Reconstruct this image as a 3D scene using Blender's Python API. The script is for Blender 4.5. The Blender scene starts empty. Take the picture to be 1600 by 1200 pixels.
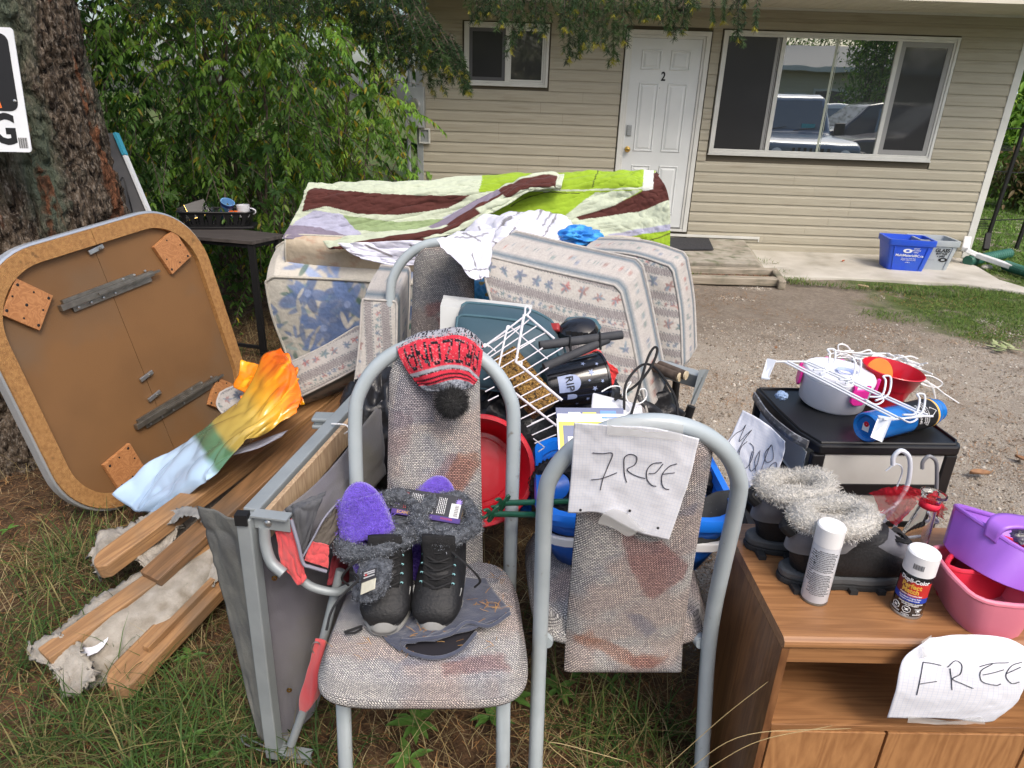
import bpy,math,random
import numpy as np
from mathutils import Vector,Matrix,noise
V = Vector
rnd = random.Random(7)
rs = np.random.RandomState(11)
SC = bpy.context.scene
COL = SC.collection
R = math.radians
# -------------------------------------------------------------# --- camera
FPX,PITCH,ROLL,CH = 1067.4,0.39982,0.034856,1.62
FW = V((0,math.cos(PITCH),-math.sin(PITCH)))
UP0 = V((0,math.sin(PITCH),math.cos(PITCH)))
RT0 = V((1,0,0))
CR = RT0*math.cos(ROLL)+UP0*math.sin(ROLL)
CU = -RT0*math.sin(ROLL)+UP0*math.cos(ROLL)
cam_d = bpy.data.cameras.new('camera')
cam = bpy.data.objects.new('camera',cam_d)
COL.objects.link(cam)
cam_d.sensor_width = 36
cam_d.lens = FPX/1600*36
cam_d.clip_start = 0.05
cam_d.clip_end = 500
cam.matrix_world = Matrix(((CR.x,CU.x,-FW.x,0),(CR.y,CU.y,-FW.y,0),(CR.z,CU.z,-FW.z,CH),(0,0,0,1)))
SC.camera = cam
SC.render.resolution_x,SC.render.resolution_y = 1024,768
# -------------------------------------------------------------# --- light
SUN_EL,SUN_AZ = R(52),R(150)
wd = bpy.data.worlds.new('World')
SC.world = wd
wd.use_nodes = True
nt = wd.node_tree
nt.nodes.clear()
sky = nt.nodes.new('ShaderNodeTexSky')
sky.sky_type = 'NISHITA'
sky.sun_disc = False
sky.sun_elevation = SUN_EL
sky.sun_rotation = SUN_AZ
sky.air_density = 1.0
sky.dust_density = 4.0
sky.ozone_density = 0.7
bg = nt.nodes.new('ShaderNodeBackground')
bg.inputs[1].default_value = 0.15
ow = nt.nodes.new('ShaderNodeOutputWorld')
nt.links.new(sky.outputs[0],bg.inputs[0])
nt.links.new(bg.outputs[0],ow.inputs[0])
sun_d = bpy.data.lights.new('sun','SUN')
sun_d.energy = 1.1
sun_d.angle = R(22)
sun_d.color =(1,0.95,0.88)
sun = bpy.data.objects.new('sun',sun_d)
COL.objects.link(sun)
sd = V((math.sin(SUN_AZ)*math.cos(SUN_EL),math.cos(SUN_AZ)*math.cos(SUN_EL),math.sin(SUN_EL)))
sun.rotation_euler = sd.to_track_quat('Z','Y').to_euler()
SC.view_settings.view_transform = 'Standard'
SC.view_settings.look = 'None'
SC.view_settings.exposure = 0.8
SC.view_settings.gamma = 1
SC.view_settings.use_curve_mapping = False
# -------------------------------------------------------------# --- placing helpers (measurements taken off the photo)
def dr(px,py):
 return FW+CR*((px-800)/FPX)+CU*((600-py)/FPX)
def Pz(px,py,z):
 d = dr(px,py)
 return V((0,0,CH))+d*((z-CH)/d.z)
def Py(px,py,y):
 d = dr(px,py)
 return V((0,0,CH))+d*(y/d.y)
YW,WD = 0.01829893,8.57379529*0.9545
WN = V((math.sin(YW),math.cos(YW),0))
WT = V((math.cos(YW),-math.sin(YW),0))
# -------------------------------------------------------------# --- mesh builder
class MB:
 def __init__(s):
  s.v,s.f,s.uv,s.c =[],[],{},None
 def add(s,vs,fs):
  n = len(s.v)
  s.v+=[tuple(p)for p in vs]
  s.f+=[tuple(i+n for i in f)for f in fs]
  return s
 def box(s,c,size,M=None):
  hx,hy,hz = size[0]/2,size[1]/2,size[2]/2
  vs =[V((x,y,z))for x in(-hx,hx)for y in(-hy,hy)for z in(-hz,hz)]
  if M is not None:
   vs =[M@p for p in vs]
  vs =[p+V(c)for p in vs]
  return s.add(vs,[(0,1,3,2),(4,6,7,5),(0,4,5,1),(2,3,7,6),(0,2,6,4),(1,5,7,3)])
 def box2(s,a,b):
  return s.box([(a[i]+b[i])/2 for i in range(3)],[abs(b[i]-a[i])for i in range(3)])
 def hexa(s,p):
  return s.add(p,[(3,2,1,0),(4,5,6,7),(0,1,5,4),(1,2,6,5),(2,3,7,6),(3,0,4,7)])
 def bar(s,p0,p1,w,h,up=(0,0,1)):
  p0,p1,up = V(p0),V(p1),V(up)
  t =(p1-p0).normalized()
  a = t.cross(up)
  if a.length<1e-4:
   a = t.cross(V((0,1,0)))
  a.normalize()
  b = a.cross(t).normalized()
  q =[]
  for p in(p0,p1):
   q+=[p-a*w/2-b*h/2,p+a*w/2-b*h/2,p+a*w/2+b*h/2,p-a*w/2+b*h/2]
  return s.hexa(q)
 def tube(s,pts,r,n=8,closed=False,caps=True,sq=1.0):
  pts =[V(p)for p in pts]
  N = len(pts)
  rr = r if isinstance(r,(list,tuple))else[r]*N
  up = None
  rings =[]
  for i,p in enumerate(pts):
   a = pts[(i-1)%N]if(closed or i>0)else p
   b = pts[(i+1)%N]if(closed or i<N-1)else p
   t =(b-a)
   if t.length<1e-9:
    t = V((0,0,1))
   t.normalize()
   if up is None:
    up = V((0,0,1))if abs(t.z)<.9 else V((1,0,0))
   x = t.cross(up)
   if x.length<1e-6:
    x = t.orthogonal()
   x.normalize()
   y = x.cross(t).normalized()
   up = y
   rings.append([p+(x*math.cos(2*math.pi*k/n)+y*math.sin(2*math.pi*k/n)*sq)*rr[i]for k in range(n)])
  vs =[q for g in rings for q in g]
  fs =[]
  for i in range(N if closed else N-1):
   j =(i+1)%N
   for k in range(n):
    l =(k+1)%n
    fs.append((i*n+k,j*n+k,j*n+l,i*n+l))
  if caps and not closed:
   fs.append(tuple(range(n)))
   fs.append(tuple(reversed([(N-1)*n+k for k in range(n)])))
  return s.add(vs,fs)
 def lathe(s,prof,n=24,M=None,sx=1,sy=1,cap0=False,cap1=False):
  vs,fs =[],[]
  for(r,z)in prof:
   for k in range(n):
    a = 2*math.pi*k/n
    p = V((r*math.cos(a)*sx,r*math.sin(a)*sy,z))
    vs.append(M@p if M is not None else p)
  for i in range(len(prof)-1):
   for k in range(n):
    l =(k+1)%n
    fs.append((i*n+k,i*n+l,(i+1)*n+l,(i+1)*n+k))
  if cap0:
   fs.append(tuple(reversed(range(n))))
  if cap1:
   fs.append(tuple((len(prof)-1)*n+k for k in range(n)))
  return s.add(vs,fs)
 def prism(s,out,z0,z1,M=None):
  n = len(out)
  vs =[V((x,y,z0))for x,y in out]+[V((x,y,z1))for x,y in out]
  if M is not None:
   vs =[M@p for p in vs]
  fs =[tuple(reversed(range(n))),tuple(range(n,2*n))]
  fs+=[(k,(k+1)%n,n+(k+1)%n,n+k)for k in range(n)]
  return s.add(vs,fs)
 def grid(s,A,uv=None,closed_u=False):
  nu,nv = A.shape[:2]
  b = len(s.v)
  s.v+=[tuple(p)for p in A.reshape(-1,3)]
  for i in range(nu if closed_u else nu-1):
   i2 =(i+1)%nu
   for j in range(nv-1):
    s.f.append((b+i*nv+j,b+i2*nv+j,b+i2*nv+j+1,b+i*nv+j+1))
  U,W = np.meshgrid(np.linspace(0,1,nu),np.linspace(0,1,nv),indexing='ij')
  if uv is not None:
   U,W = uv
  for k,(a,c)in enumerate(zip(U.ravel(),W.ravel())):
   s.uv[b+k] =(float(a),float(c))
  return s
MOF ={}
def mesh_of(mb,M=None,sm=0):
 me = bpy.data.meshes.new('m')
 vs = mb.v
 if M is not None:
  vs =[tuple(M@V(p))for p in vs]
 me.from_pydata(vs,[],mb.f)
 if mb.uv:
  ul = me.uv_layers.new(name='UVMap')
  li = np.zeros(len(me.loops),dtype=np.int32)
  me.loops.foreach_get('vertex_index',li)
  arr = np.zeros((len(vs),2),dtype=np.float32)
  for k,q in mb.uv.items():
   arr[k] = q
  ul.data.foreach_set('uv',arr[li].ravel())
 if mb.c is not None:
  ca = me.color_attributes.new('Col','FLOAT_COLOR','POINT')
  c4 = np.ones((len(vs),4),dtype=np.float32)
  c4[:,:3] = np.asarray(mb.c,dtype=np.float32).reshape(-1,3)
  ca.data.foreach_set('color',c4.ravel())
 if sm:
  me.polygons.foreach_set('use_smooth',[True]*len(me.polygons))
  if sm!='all':
   try:
    me.set_sharp_from_angle(angle=R(40))
   except Exception:
    pass
 me.update()
 return me
def mods(o,bevel=0,seg=2,solid=0,sub=0,off=-1):
 if solid:
  m = o.modifiers.new('s','SOLIDIFY');m.thickness = solid;m.offset = off
 if bevel:
  m = o.modifiers.new('b','BEVEL');m.width = bevel;m.segments = seg;m.limit_method = 'ANGLE';m.angle_limit = R(30)
  m.harden_normals = False
 if sub:
  m = o.modifiers.new('d','SUBSURF');m.levels = sub;m.render_levels = sub
def thing(name,label,cat,loc=(0,0,0),rot=(0,0,0),group=None,kind=None):
 o = bpy.data.objects.new(name,None)
 COL.objects.link(o)
 o.empty_display_size = .1
 o.location = loc
 o.rotation_euler = rot
 o['label'] = label
 o['category'] = cat
 if group:
  o['group'] = group
 from mathutils import Euler
 MOF[o.name] = Matrix.Translation(V(loc))@Euler(rot).to_matrix().to_4x4()
 return o
def part(name,mb,mt,parent,wl=1,sm=0,label=None,kind=None,**k):
 M = MOF[parent.name]
 me = mb if isinstance(mb,bpy.types.Mesh)else mesh_of(mb,M.inverted()if wl else None,sm)
 o = bpy.data.objects.new(name,me)
 COL.objects.link(o)
 if not me.materials:
  me.materials.append(mt)
 o.parent = parent
 MOF[o.name] = M
 if label:
  o['label'] = label
 if kind:
  o['kind'] = kind
 mods(o,**k)
 return o
def single(name,label,cat,mb,mt,group=None,sm=0,kind=None,**k):
 A = np.array(mb.v)
 c = V(((A[:,0].min()+A[:,0].max())/2,(A[:,1].min()+A[:,1].max())/2,A[:,2].min()))
 if kind=='structure':c = V((0,0,0))
 me = mesh_of(mb,Matrix.Translation(-c),sm)
 o = bpy.data.objects.new(name,me)
 COL.objects.link(o)
 me.materials.append(mt)
 o.location = c
 if kind=='structure':
  o['kind'] = kind
 else:
  o['label'] = label
  o['category'] = cat
  if kind:
   o['kind'] = kind
 if group:
  o['group'] = group
 MOF[o.name] = Matrix.Translation(c)
 mods(o,**k)
 return o
def copy_tree(o,loc=None,rot=None,label=None,parent=None):
 c = o.copy()
 COL.objects.link(c)
 if parent:
  c.parent = parent
 if loc is not None:
  c.location = loc
 if rot is not None:
  c.rotation_euler = rot
 if label:
  c['label'] = label
 for ch in list(o.children):
  copy_tree(ch,parent=c)
 return c
def text_part(name,body,mt,parent,M,size,ext=0.0004,sx=1.0,wl=0,label=None,bold=0.0,align='CENTER',space=1.0):
 cu = bpy.data.curves.new('t','FONT')
 cu.body = body
 cu.size = size
 cu.extrude = ext
 cu.offset = bold
 cu.align_x = align
 cu.align_y = 'CENTER'
 cu.space_line = space
 cu.resolution_u = 3
 t = bpy.data.objects.new('t',cu)
 COL.objects.link(t)
 dg = bpy.context.evaluated_depsgraph_get()
 me = bpy.data.meshes.new_from_object(t.evaluated_get(dg))
 bpy.data.objects.remove(t)
 bpy.data.curves.remove(cu)
 S = Matrix.Diagonal((sx,1,1,1))
 MM =(MOF[parent.name].inverted()if wl else Matrix())@M@S
 me.transform(MM)
 me.materials.clear()
 me.materials.append(mt)
 return part(name,me,mt,parent,label=label)
def frame(o,x,y):
 """4x4 with origin o, x axis x, y axis y (made orthogonal)"""
 x = V(x).normalized()
 z = x.cross(V(y)).normalized()
 y = z.cross(x)
 return Matrix(((x.x,y.x,z.x,o[0]),(x.y,y.y,z.y,o[1]),(x.z,y.z,z.z,o[2]),(0,0,0,1)))
# -------------------------------------------------------------# --- materials
def _n(nt,t,**k):
 n = nt.nodes.new(t)
 for a,b in k.items():
  setattr(n,a,b)
 return n
def mat(name,col,col2=None,rough=.6,scale=8,bump=0.0,bscale=60,metal=0,spec=.5,stretch=(1,1,1),vcol=False,coords='Object',trans=0,ior=1.45,sheen=0,coat=0,alpha=1,translucent=0,detail=4,lo=.35,hi=.65,tex='NOISE',col3=None,scale3=3,t3=(.55,.7),rvar=0,bdist=.01,emit=None):
 m = bpy.data.materials.new(name)
 m.use_nodes = True
 nt = m.node_tree
 b = nt.nodes['Principled BSDF']
 L = nt.links.new
 tc = _n(nt,'ShaderNodeTexCoord')
 mp = _n(nt,'ShaderNodeMapping')
 mp.inputs['Scale'].default_value = stretch
 L(tc.outputs[coords],mp.inputs[0])
 c1 =(*col,1)
 if vcol:
  vc = _n(nt,'ShaderNodeVertexColor',layer_name='Col')
  base = vc.outputs[0]
 else:
  base = None
 if col2 is not None or vcol:
  tx = _n(nt,'ShaderNodeTexNoise')
  tx.inputs['Scale'].default_value = scale
  tx.inputs['Detail'].default_value = detail
  L(mp.outputs[0],tx.inputs[0])
  mr = _n(nt,'ShaderNodeMapRange')
  mr.inputs[1].default_value = lo
  mr.inputs[2].default_value = hi
  L(tx.outputs[0],mr.inputs[0])
  mx = _n(nt,'ShaderNodeMix',data_type='RGBA')
  L(mr.outputs[0],mx.inputs[0])
  if vcol:
   mx.blend_type = 'MULTIPLY'
   L(base,mx.inputs[6])
   mx.inputs[7].default_value =(*(col2 or(1,1,1)),1)
  else:
   mx.inputs[6].default_value = c1
   mx.inputs[7].default_value =(*col2,1)
  cur = mx.outputs[2]
  if col3 is not None:
   t3n = _n(nt,'ShaderNodeTexNoise')
   t3n.inputs['Scale'].default_value = scale3
   t3n.inputs['Detail'].default_value = 5
   L(mp.outputs[0],t3n.inputs[0])
   r3 = _n(nt,'ShaderNodeMapRange')
   r3.inputs[1].default_value,r3.inputs[2].default_value = t3
   L(t3n.outputs[0],r3.inputs[0])
   m3 = _n(nt,'ShaderNodeMix',data_type='RGBA')
   L(r3.outputs[0],m3.inputs[0])
   L(cur,m3.inputs[6])
   m3.inputs[7].default_value =(*col3,1)
   cur = m3.outputs[2]
  L(cur,b.inputs['Base Color'])
  if rvar:
   rr = _n(nt,'ShaderNodeMapRange')
   rr.inputs[3].default_value = rough-rvar
   rr.inputs[4].default_value = rough+rvar
   L(tx.outputs[0],rr.inputs[0])
   L(rr.outputs[0],b.inputs['Roughness'])
 else:
  b.inputs['Base Color'].default_value = c1
 if not rvar:
  b.inputs['Roughness'].default_value = rough
 b.inputs['Metallic'].default_value = metal
 b.inputs['Specular IOR Level'].default_value = spec
 b.inputs['IOR'].default_value = ior
 b.inputs['Transmission Weight'].default_value = trans
 b.inputs['Sheen Weight'].default_value = sheen
 b.inputs['Coat Weight'].default_value = coat
 b.inputs['Alpha'].default_value = alpha
 if emit:
  b.inputs['Emission Color'].default_value =(*emit,1)
  b.inputs['Emission Strength'].default_value = 1
 if bump:
  if tex=='VORONOI':
   bt = _n(nt,'ShaderNodeTexVoronoi')
  else:
   bt = _n(nt,'ShaderNodeTexNoise')
   bt.inputs['Detail'].default_value = 5
  bt.inputs['Scale'].default_value = bscale
  L(mp.outputs[0],bt.inputs[0])
  bn = _n(nt,'ShaderNodeBump')
  bn.inputs['Strength'].default_value = bump
  bn.inputs['Distance'].default_value = bdist
  L(bt.outputs[0],bn.inputs['Height'])
  L(bn.outputs[0],b.inputs['Normal'])
 if translucent:
  out = nt.nodes['Material Output']
  tr = _n(nt,'ShaderNodeBsdfTranslucent')
  src = b.inputs['Base Color'].links[0].from_socket if b.inputs['Base Color'].links else None
  if src:
   L(src,tr.inputs[0])
  else:
   tr.inputs[0].default_value = c1
  ms = _n(nt,'ShaderNodeMixShader')
  ms.inputs[0].default_value = translucent
  L(b.outputs[0],ms.inputs[1])
  L(tr.outputs[0],ms.inputs[2])
  L(ms.outputs[0],out.inputs[0])
 return m
def wood(name,a,b,ring=6,stretch=(1,12,12),rough=.55,bump=.15,coat=0,detail=3,dist=3.0,c3=None):
 """grain runs along local X"""
 m = bpy.data.materials.new(name)
 m.use_nodes = True
 nt = m.node_tree
 L = nt.links.new
 p = nt.nodes['Principled BSDF']
 tc = _n(nt,'ShaderNodeTexCoord')
 mp = _n(nt,'ShaderNodeMapping')
 mp.inputs['Scale'].default_value = stretch
 L(tc.outputs['Object'],mp.inputs[0])
 n1 = _n(nt,'ShaderNodeTexNoise')
 n1.inputs['Scale'].default_value = 1.2
 n1.inputs['Detail'].default_value = 2
 n1.inputs['Distortion'].default_value = .6
 L(mp.outputs[0],n1.inputs[0])
 ml = _n(nt,'ShaderNodeMath',operation='MULTIPLY')
 ml.inputs[1].default_value = ring
 L(n1.outputs[0],ml.inputs[0])
 fr = _n(nt,'ShaderNodeMath',operation='PINGPONG')
 fr.inputs[1].default_value = .5
 L(ml.outputs[0],fr.inputs[0])
 n2 = _n(nt,'ShaderNodeTexNoise')
 n2.inputs['Scale'].default_value = 14
 n2.inputs['Detail'].default_value = 6
 mp2 = _n(nt,'ShaderNodeMapping')
 mp2.inputs['Scale'].default_value =(stretch[0]*.6,stretch[1]*2.2,stretch[2]*2.2)
 L(tc.outputs['Object'],mp2.inputs[0])
 L(mp2.outputs[0],n2.inputs[0])
 ad = _n(nt,'ShaderNodeMath',operation='MULTIPLY_ADD')
 ad.inputs[1].default_value = 1.1
 L(fr.outputs[0],ad.inputs[0])
 L(n2.outputs[0],ad.inputs[2])
 mr = _n(nt,'ShaderNodeMapRange')
 mr.inputs[1].default_value = .45
 mr.inputs[2].default_value = 1.05
 L(ad.outputs[0],mr.inputs[0])
 mx = _n(nt,'ShaderNodeMix',data_type='RGBA')
 mx.inputs[6].default_value =(*b,1)
 mx.inputs[7].default_value =(*a,1)
 L(mr.outputs[0],mx.inputs[0])
 cur = mx.outputs[2]
 if c3:
  n3 = _n(nt,'ShaderNodeTexNoise')
  n3.inputs['Scale'].default_value = 5
  n3.inputs['Detail'].default_value = 6
  L(tc.outputs['Object'],n3.inputs[0])
  r3 = _n(nt,'ShaderNodeMapRange')
  r3.inputs[1].default_value = .5
  r3.inputs[2].default_value = .75
  L(n3.outputs[0],r3.inputs[0])
  m3 = _n(nt,'ShaderNodeMix',data_type='RGBA')
  m3.inputs[7].default_value =(*c3,1)
  L(r3.outputs[0],m3.inputs[0])
  L(cur,m3.inputs[6])
  cur = m3.outputs[2]
 L(cur,p.inputs['Base Color'])
 p.inputs['Roughness'].default_value = rough
 p.inputs['Coat Weight'].default_value = coat
 bn = _n(nt,'ShaderNodeBump')
 bn.inputs['Strength'].default_value = bump
 bn.inputs['Distance'].default_value = .004
 L(ad.outputs[0],bn.inputs['Height'])
 L(bn.outputs[0],p.inputs['Normal'])
 return m
def catmull(P,t):
 """P: (n,3) control points, t in [0,1] array -> points"""
 P = np.asarray(P,float)
 n = len(P)
 if n==2:
  return P[0]+(P[1]-P[0])*t[:,None]
 Q = np.vstack([2*P[0]-P[1],P,2*P[-1]-P[-2]])
 s = np.clip(t*(n-1),0,n-1-1e-9)
 i = s.astype(int)
 u =(s-i)[:,None]
 a,b,c,d = Q[i],Q[i+1],Q[i+2],Q[i+3]
 return.5*((2*b)+(-a+c)*u+(2*a-5*b+4*c-d)*u**2+(-a+3*b-3*c+d)*u**3)
def path(P,n=40):
 return[V(p)for p in catmull([tuple(p)for p in P],np.linspace(0,1,n))]
def patch(rows,nu,nv):
 """rows: list of control rows of 3D points; -> array (nu, nv, 3), u across rows' length, v along the list"""
 tu,tv = np.linspace(0,1,nu),np.linspace(0,1,nv)
 C = np.stack([catmull([tuple(p)for p in r],tu)for r in rows])
 out = np.zeros((nu,nv,3))
 for i in range(nu):
  out[i] = catmull(C[:,i],tv)
 return out
def normals(A):
 du = np.gradient(A,axis=0)
 dv = np.gradient(A,axis=1)
 n = np.cross(du,dv)
 return n/(np.linalg.norm(n,axis=2,keepdims=True)+1e-9)
def vnoise(X,Y,seed=0,octv=3):
 """cheap sm value noise on arrays, about -1..1"""
 out = np.zeros_like(X,dtype=float)
 amp,tot = 1.0,0
 r = np.random.RandomState(seed)
 for o in range(octv):
  T = r.rand(64,64)*2-1
  x,y = X*2**o+o*7.3,Y*2**o+o*3.1
  xi,yi = np.floor(x).astype(int),np.floor(y).astype(int)
  fx,fy = x-xi,y-yi
  fx,fy = fx*fx*(3-2*fx),fy*fy*(3-2*fy)
  a = T[xi%64,yi%64]*(1-fx)+T[(xi+1)%64,yi%64]*fx
  b = T[xi%64,(yi+1)%64]*(1-fx)+T[(xi+1)%64,(yi+1)%64]*fx
  out+=amp*(a*(1-fy)+b*fy)
  tot+=amp
  amp*=.5
 return out/tot
def wrinkle(A,amp=.006,su=8,sv=8,seed=1,ridged=True):
 nu,nv = A.shape[:2]
 U,W = np.meshgrid(np.linspace(0,1,nu),np.linspace(0,1,nv),indexing='ij')
 n = vnoise(U*su,W*sv,seed,4)
 if ridged:
  n = 1-2*np.abs(n)**.8
 return A+normals(A)*(n*amp)[...,None]
def sstep(a,b,x):
 t = np.clip((x-a)/(b-a),0,1)
 return t*t*(3-2*t)
def stamp(C,m,col):
 C[:] = C*(1-m[...,None])+np.array(col)*m[...,None]
def ell(X,Y,cx,cy,a,b,ang,soft=.15):
 c,s_ = math.cos(ang),math.sin(ang)
 x,y =(X-cx)*c+(Y-cy)*s_,-(X-cx)*s_+(Y-cy)*c
 d = np.sqrt((x/a)**2+(y/b)**2)
 return 1-sstep(1-soft,1+soft,d)
# =============================================================# --- LARGE STRUCTURE: ground, house, trees
M_dirt = bpy.data.materials.new('ground_soil')
M_dirt.use_nodes = True
def _ground():
 nt = M_dirt.node_tree
 L = nt.links.new
 b = nt.nodes['Principled BSDF']
 tc = _n(nt,'ShaderNodeTexCoord')
 sp = _n(nt,'ShaderNodeSeparateXYZ')
 L(tc.outputs['Object'],sp.inputs[0])
 def noi(s,d=6,r=.6):
  n = _n(nt,'ShaderNodeTexNoise');n.inputs['Scale'].default_value = s;n.inputs['Detail'].default_value = d
  n.inputs['Roughness'].default_value = r
  L(tc.outputs['Object'],n.inputs[0]);return n.outputs[0]
 def mth(op,a,c,cl=False):
  n = _n(nt,'ShaderNodeMath',operation=op);n.use_clamp = cl
  for i,q in enumerate((a,c)):
   if hasattr(q,'node'):L(q,n.inputs[i])
   else:n.inputs[i].default_value = q
  return n.outputs[0]
 def rng(v,a,c):
  n = _n(nt,'ShaderNodeMapRange',interpolation_type='SMOOTHSTEP')
  L(v,n.inputs[0]);n.inputs[1].default_value = a;n.inputs[2].default_value = c;return n.outputs[0]
 def mix(f,a,c):
  n = _n(nt,'ShaderNodeMix',data_type='RGBA')
  if hasattr(f,'node'):L(f,n.inputs[0])
  else:n.inputs[0].default_value = f
  for i,q in((6,a),(7,c)):
   if hasattr(q,'node'):L(q,n.inputs[i])
   else:n.inputs[i].default_value =(*q,1)
  return n.outputs[2]
 big = noi(1.3,4)
 off = mth('MULTIPLY',mth('SUBTRACT',big,.5),1.6)
 x,y = mth('ADD',sp.outputs[0],off),mth('ADD',sp.outputs[1],off)
 yard = mth('MULTIPLY',rng(x,.35,.9),rng(y,1.4,2.0))
 yard = mth('MAXIMUM',yard,mth('MULTIPLY',rng(y,3.6,4.6),rng(x,-1.6,-.6)))
 litter = mix(rng(noi(14,8),.35,.65),(.055,.032,.018),(.14,.08,.042))
 litter = mix(rng(noi(90,4),.5,.7),litter,(.19,.115,.06))
 soil = mix(rng(noi(5,8),.3,.7),(.34,.285,.225),(.48,.42,.34))
 soil = mix(rng(noi(170,3),.52,.68),soil,(.58,.54,.47))
 soil = mix(rng(noi(260,2),.52,.68),soil,(.16,.125,.095))
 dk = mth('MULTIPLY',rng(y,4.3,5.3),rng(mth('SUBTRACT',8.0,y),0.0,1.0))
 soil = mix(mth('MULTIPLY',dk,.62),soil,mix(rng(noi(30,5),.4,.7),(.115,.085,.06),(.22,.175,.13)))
 lawn = mix(rng(noi(9,6),.35,.65),(.055,.085,.02),(.11,.15,.04))
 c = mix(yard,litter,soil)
 g = mth('MULTIPLY',rng(x,3.0,3.6),mth('MULTIPLY',rng(y,4.75,5.2),1.0))
 g = mth('MAXIMUM',g,rng(y,8.6,9.2))
 g = mth('MAXIMUM',g,rng(sp.outputs[0],5.2,5.6))
 c = mix(mth('MULTIPLY',g,rng(noi(3.2,6),.34,.5)),c,lawn)
 L(c,b.inputs['Base Color'])
 b.inputs['Roughness'].default_value = .95
 b.inputs['Specular IOR Level'].default_value = .2
 bn = _n(nt,'ShaderNodeBump');bn.inputs['Strength'].default_value = .8;bn.inputs['Distance'].default_value = .02
 L(mth('ADD',noi(120,6,.7),mth('MULTIPLY',noi(22,6),1.5)),bn.inputs['Height'])
 L(bn.outputs[0],b.inputs['Normal'])
_ground()
def gz(x,y):
 """height of the soil"""
 return noise.noise(V((x*1.1,y*1.1,3)))*.022+noise.noise(V((x*4,y*4,7)))*.008-.012
xs = np.unique(np.concatenate([np.linspace(-90,90,37),np.linspace(-12,12,97),np.linspace(-4,5.5,150)]))
ys = np.unique(np.concatenate([np.linspace(-60,120,37),np.linspace(-2,16,73),np.linspace(.6,6.6,110)]))
mb = MB()
A = np.zeros((len(xs),len(ys),3))
for i,x in enumerate(xs):
 for j,y in enumerate(ys):
  A[i,j] =(x,y,gz(x,y)if(abs(x)<15 and-5<y<20)else-.012)
mb.grid(A)
mb.uv ={}
o = single('ground','','',mb,M_dirt,kind='structure',sm='all')
o.location.z+=0
M_conc = mat('concrete',(.40,.37,.31),(.52,.49,.43),rough=.85,scale=3,bump=.4,bscale=160,col3=(.26,.24,.19),scale3=2.2,t3=(.55,.75))
M_conc2 = mat('old_concrete',(.27,.24,.19),(.38,.35,.29),rough=.9,scale=6,bump=.5,bscale=120,col3=(.13,.14,.08),scale3=9,t3=(.5,.7))
pad =[(2.3,8.2),(2.3,6.88),(2.75,6.84),(3.2,6.87),(3.8,6.85),(4.48,6.79),(4.98,6.50),(5.12,6.55),(5.02,7.02),(5.15,7.55),(5.24,8.05),(5.2,8.2)]
mb = MB().prism(pad,-.10,.022)
o = single('concrete_path','','',mb,M_conc,kind='structure',bevel=.012)
mb = MB()
mb.hexa([V((-.6,6.62,-.05)),V((2.63,6.62,-.05)),V((2.80,8.15,-.05)),V((-.6,8.19,-.05)),V((-.6,6.98,.15)),V((2.48,6.98,.15)),V((2.70,8.13,.15)),V((-.6,8.19,.15))])
mb = MB()
fr =[Pz(1168,376,.145),Pz(1205,411,.135),Pz(900,401,.14)]
mb.hexa([V((-.6,6.93,-.05)),V((2.66,6.93,-.05)),V((2.86,8.12,-.05)),V((-.6,8.18,-.05)),V((-.6,6.90,.125)),V((2.47,6.90,.125)),V((2.67,8.12,.14)),V((-.6,8.18,.14))])
o = single('doorstep','','',mb,M_conc2,kind='structure',bevel=.015)
M_timb = wood('weathered_timber',(.36,.31,.24),(.22,.19,.14),c3=(.12,.12,.08))
for k,(a,b,w,h,lab)in enumerate([(Pz(700,412,.05),Pz(1212,425,.05),.07,.07,'weathered timber edging right against the concrete doorstep'),(Pz(700,425,.04),Pz(1213,440,.04),.09,.08,'weathered timber edging on the yard side of the doorstep strip'),(Pz(1208,425,.035),Pz(1222,446,.035),.07,.09,'short weathered timber closing the end of the doorstep strip')]):
 t = thing('edging_timber',lab,'timber',a,(0,0,math.atan2((b-a).y,(b-a).x)),group='timber edging of the doorstep')
 part('beam',MB().box(((b-a).length/2,0,0),((b-a).length,w,h)),M_timb,t,wl=0,bevel=.012)
M_chip = mat('bark_chips',(.12,.05,.03),(.22,.12,.07),scale=60)
mb = MB()
for k in range(500):
 u = rnd.random()
 p = Pz(1000+u*205,424+u*4+rnd.random()*6,.02)
 mb.box(p,(rnd.uniform(.01,.03),rnd.uniform(.008,.02),.006),Matrix.Rotation(rnd.random()*6,3,'Z')@Matrix.Rotation(rnd.random()-.5,3,'X'))
single('bark_mulch','red brown bark chips lying between the two edging timbers','mulch',mb,M_chip,kind='stuff')
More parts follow.
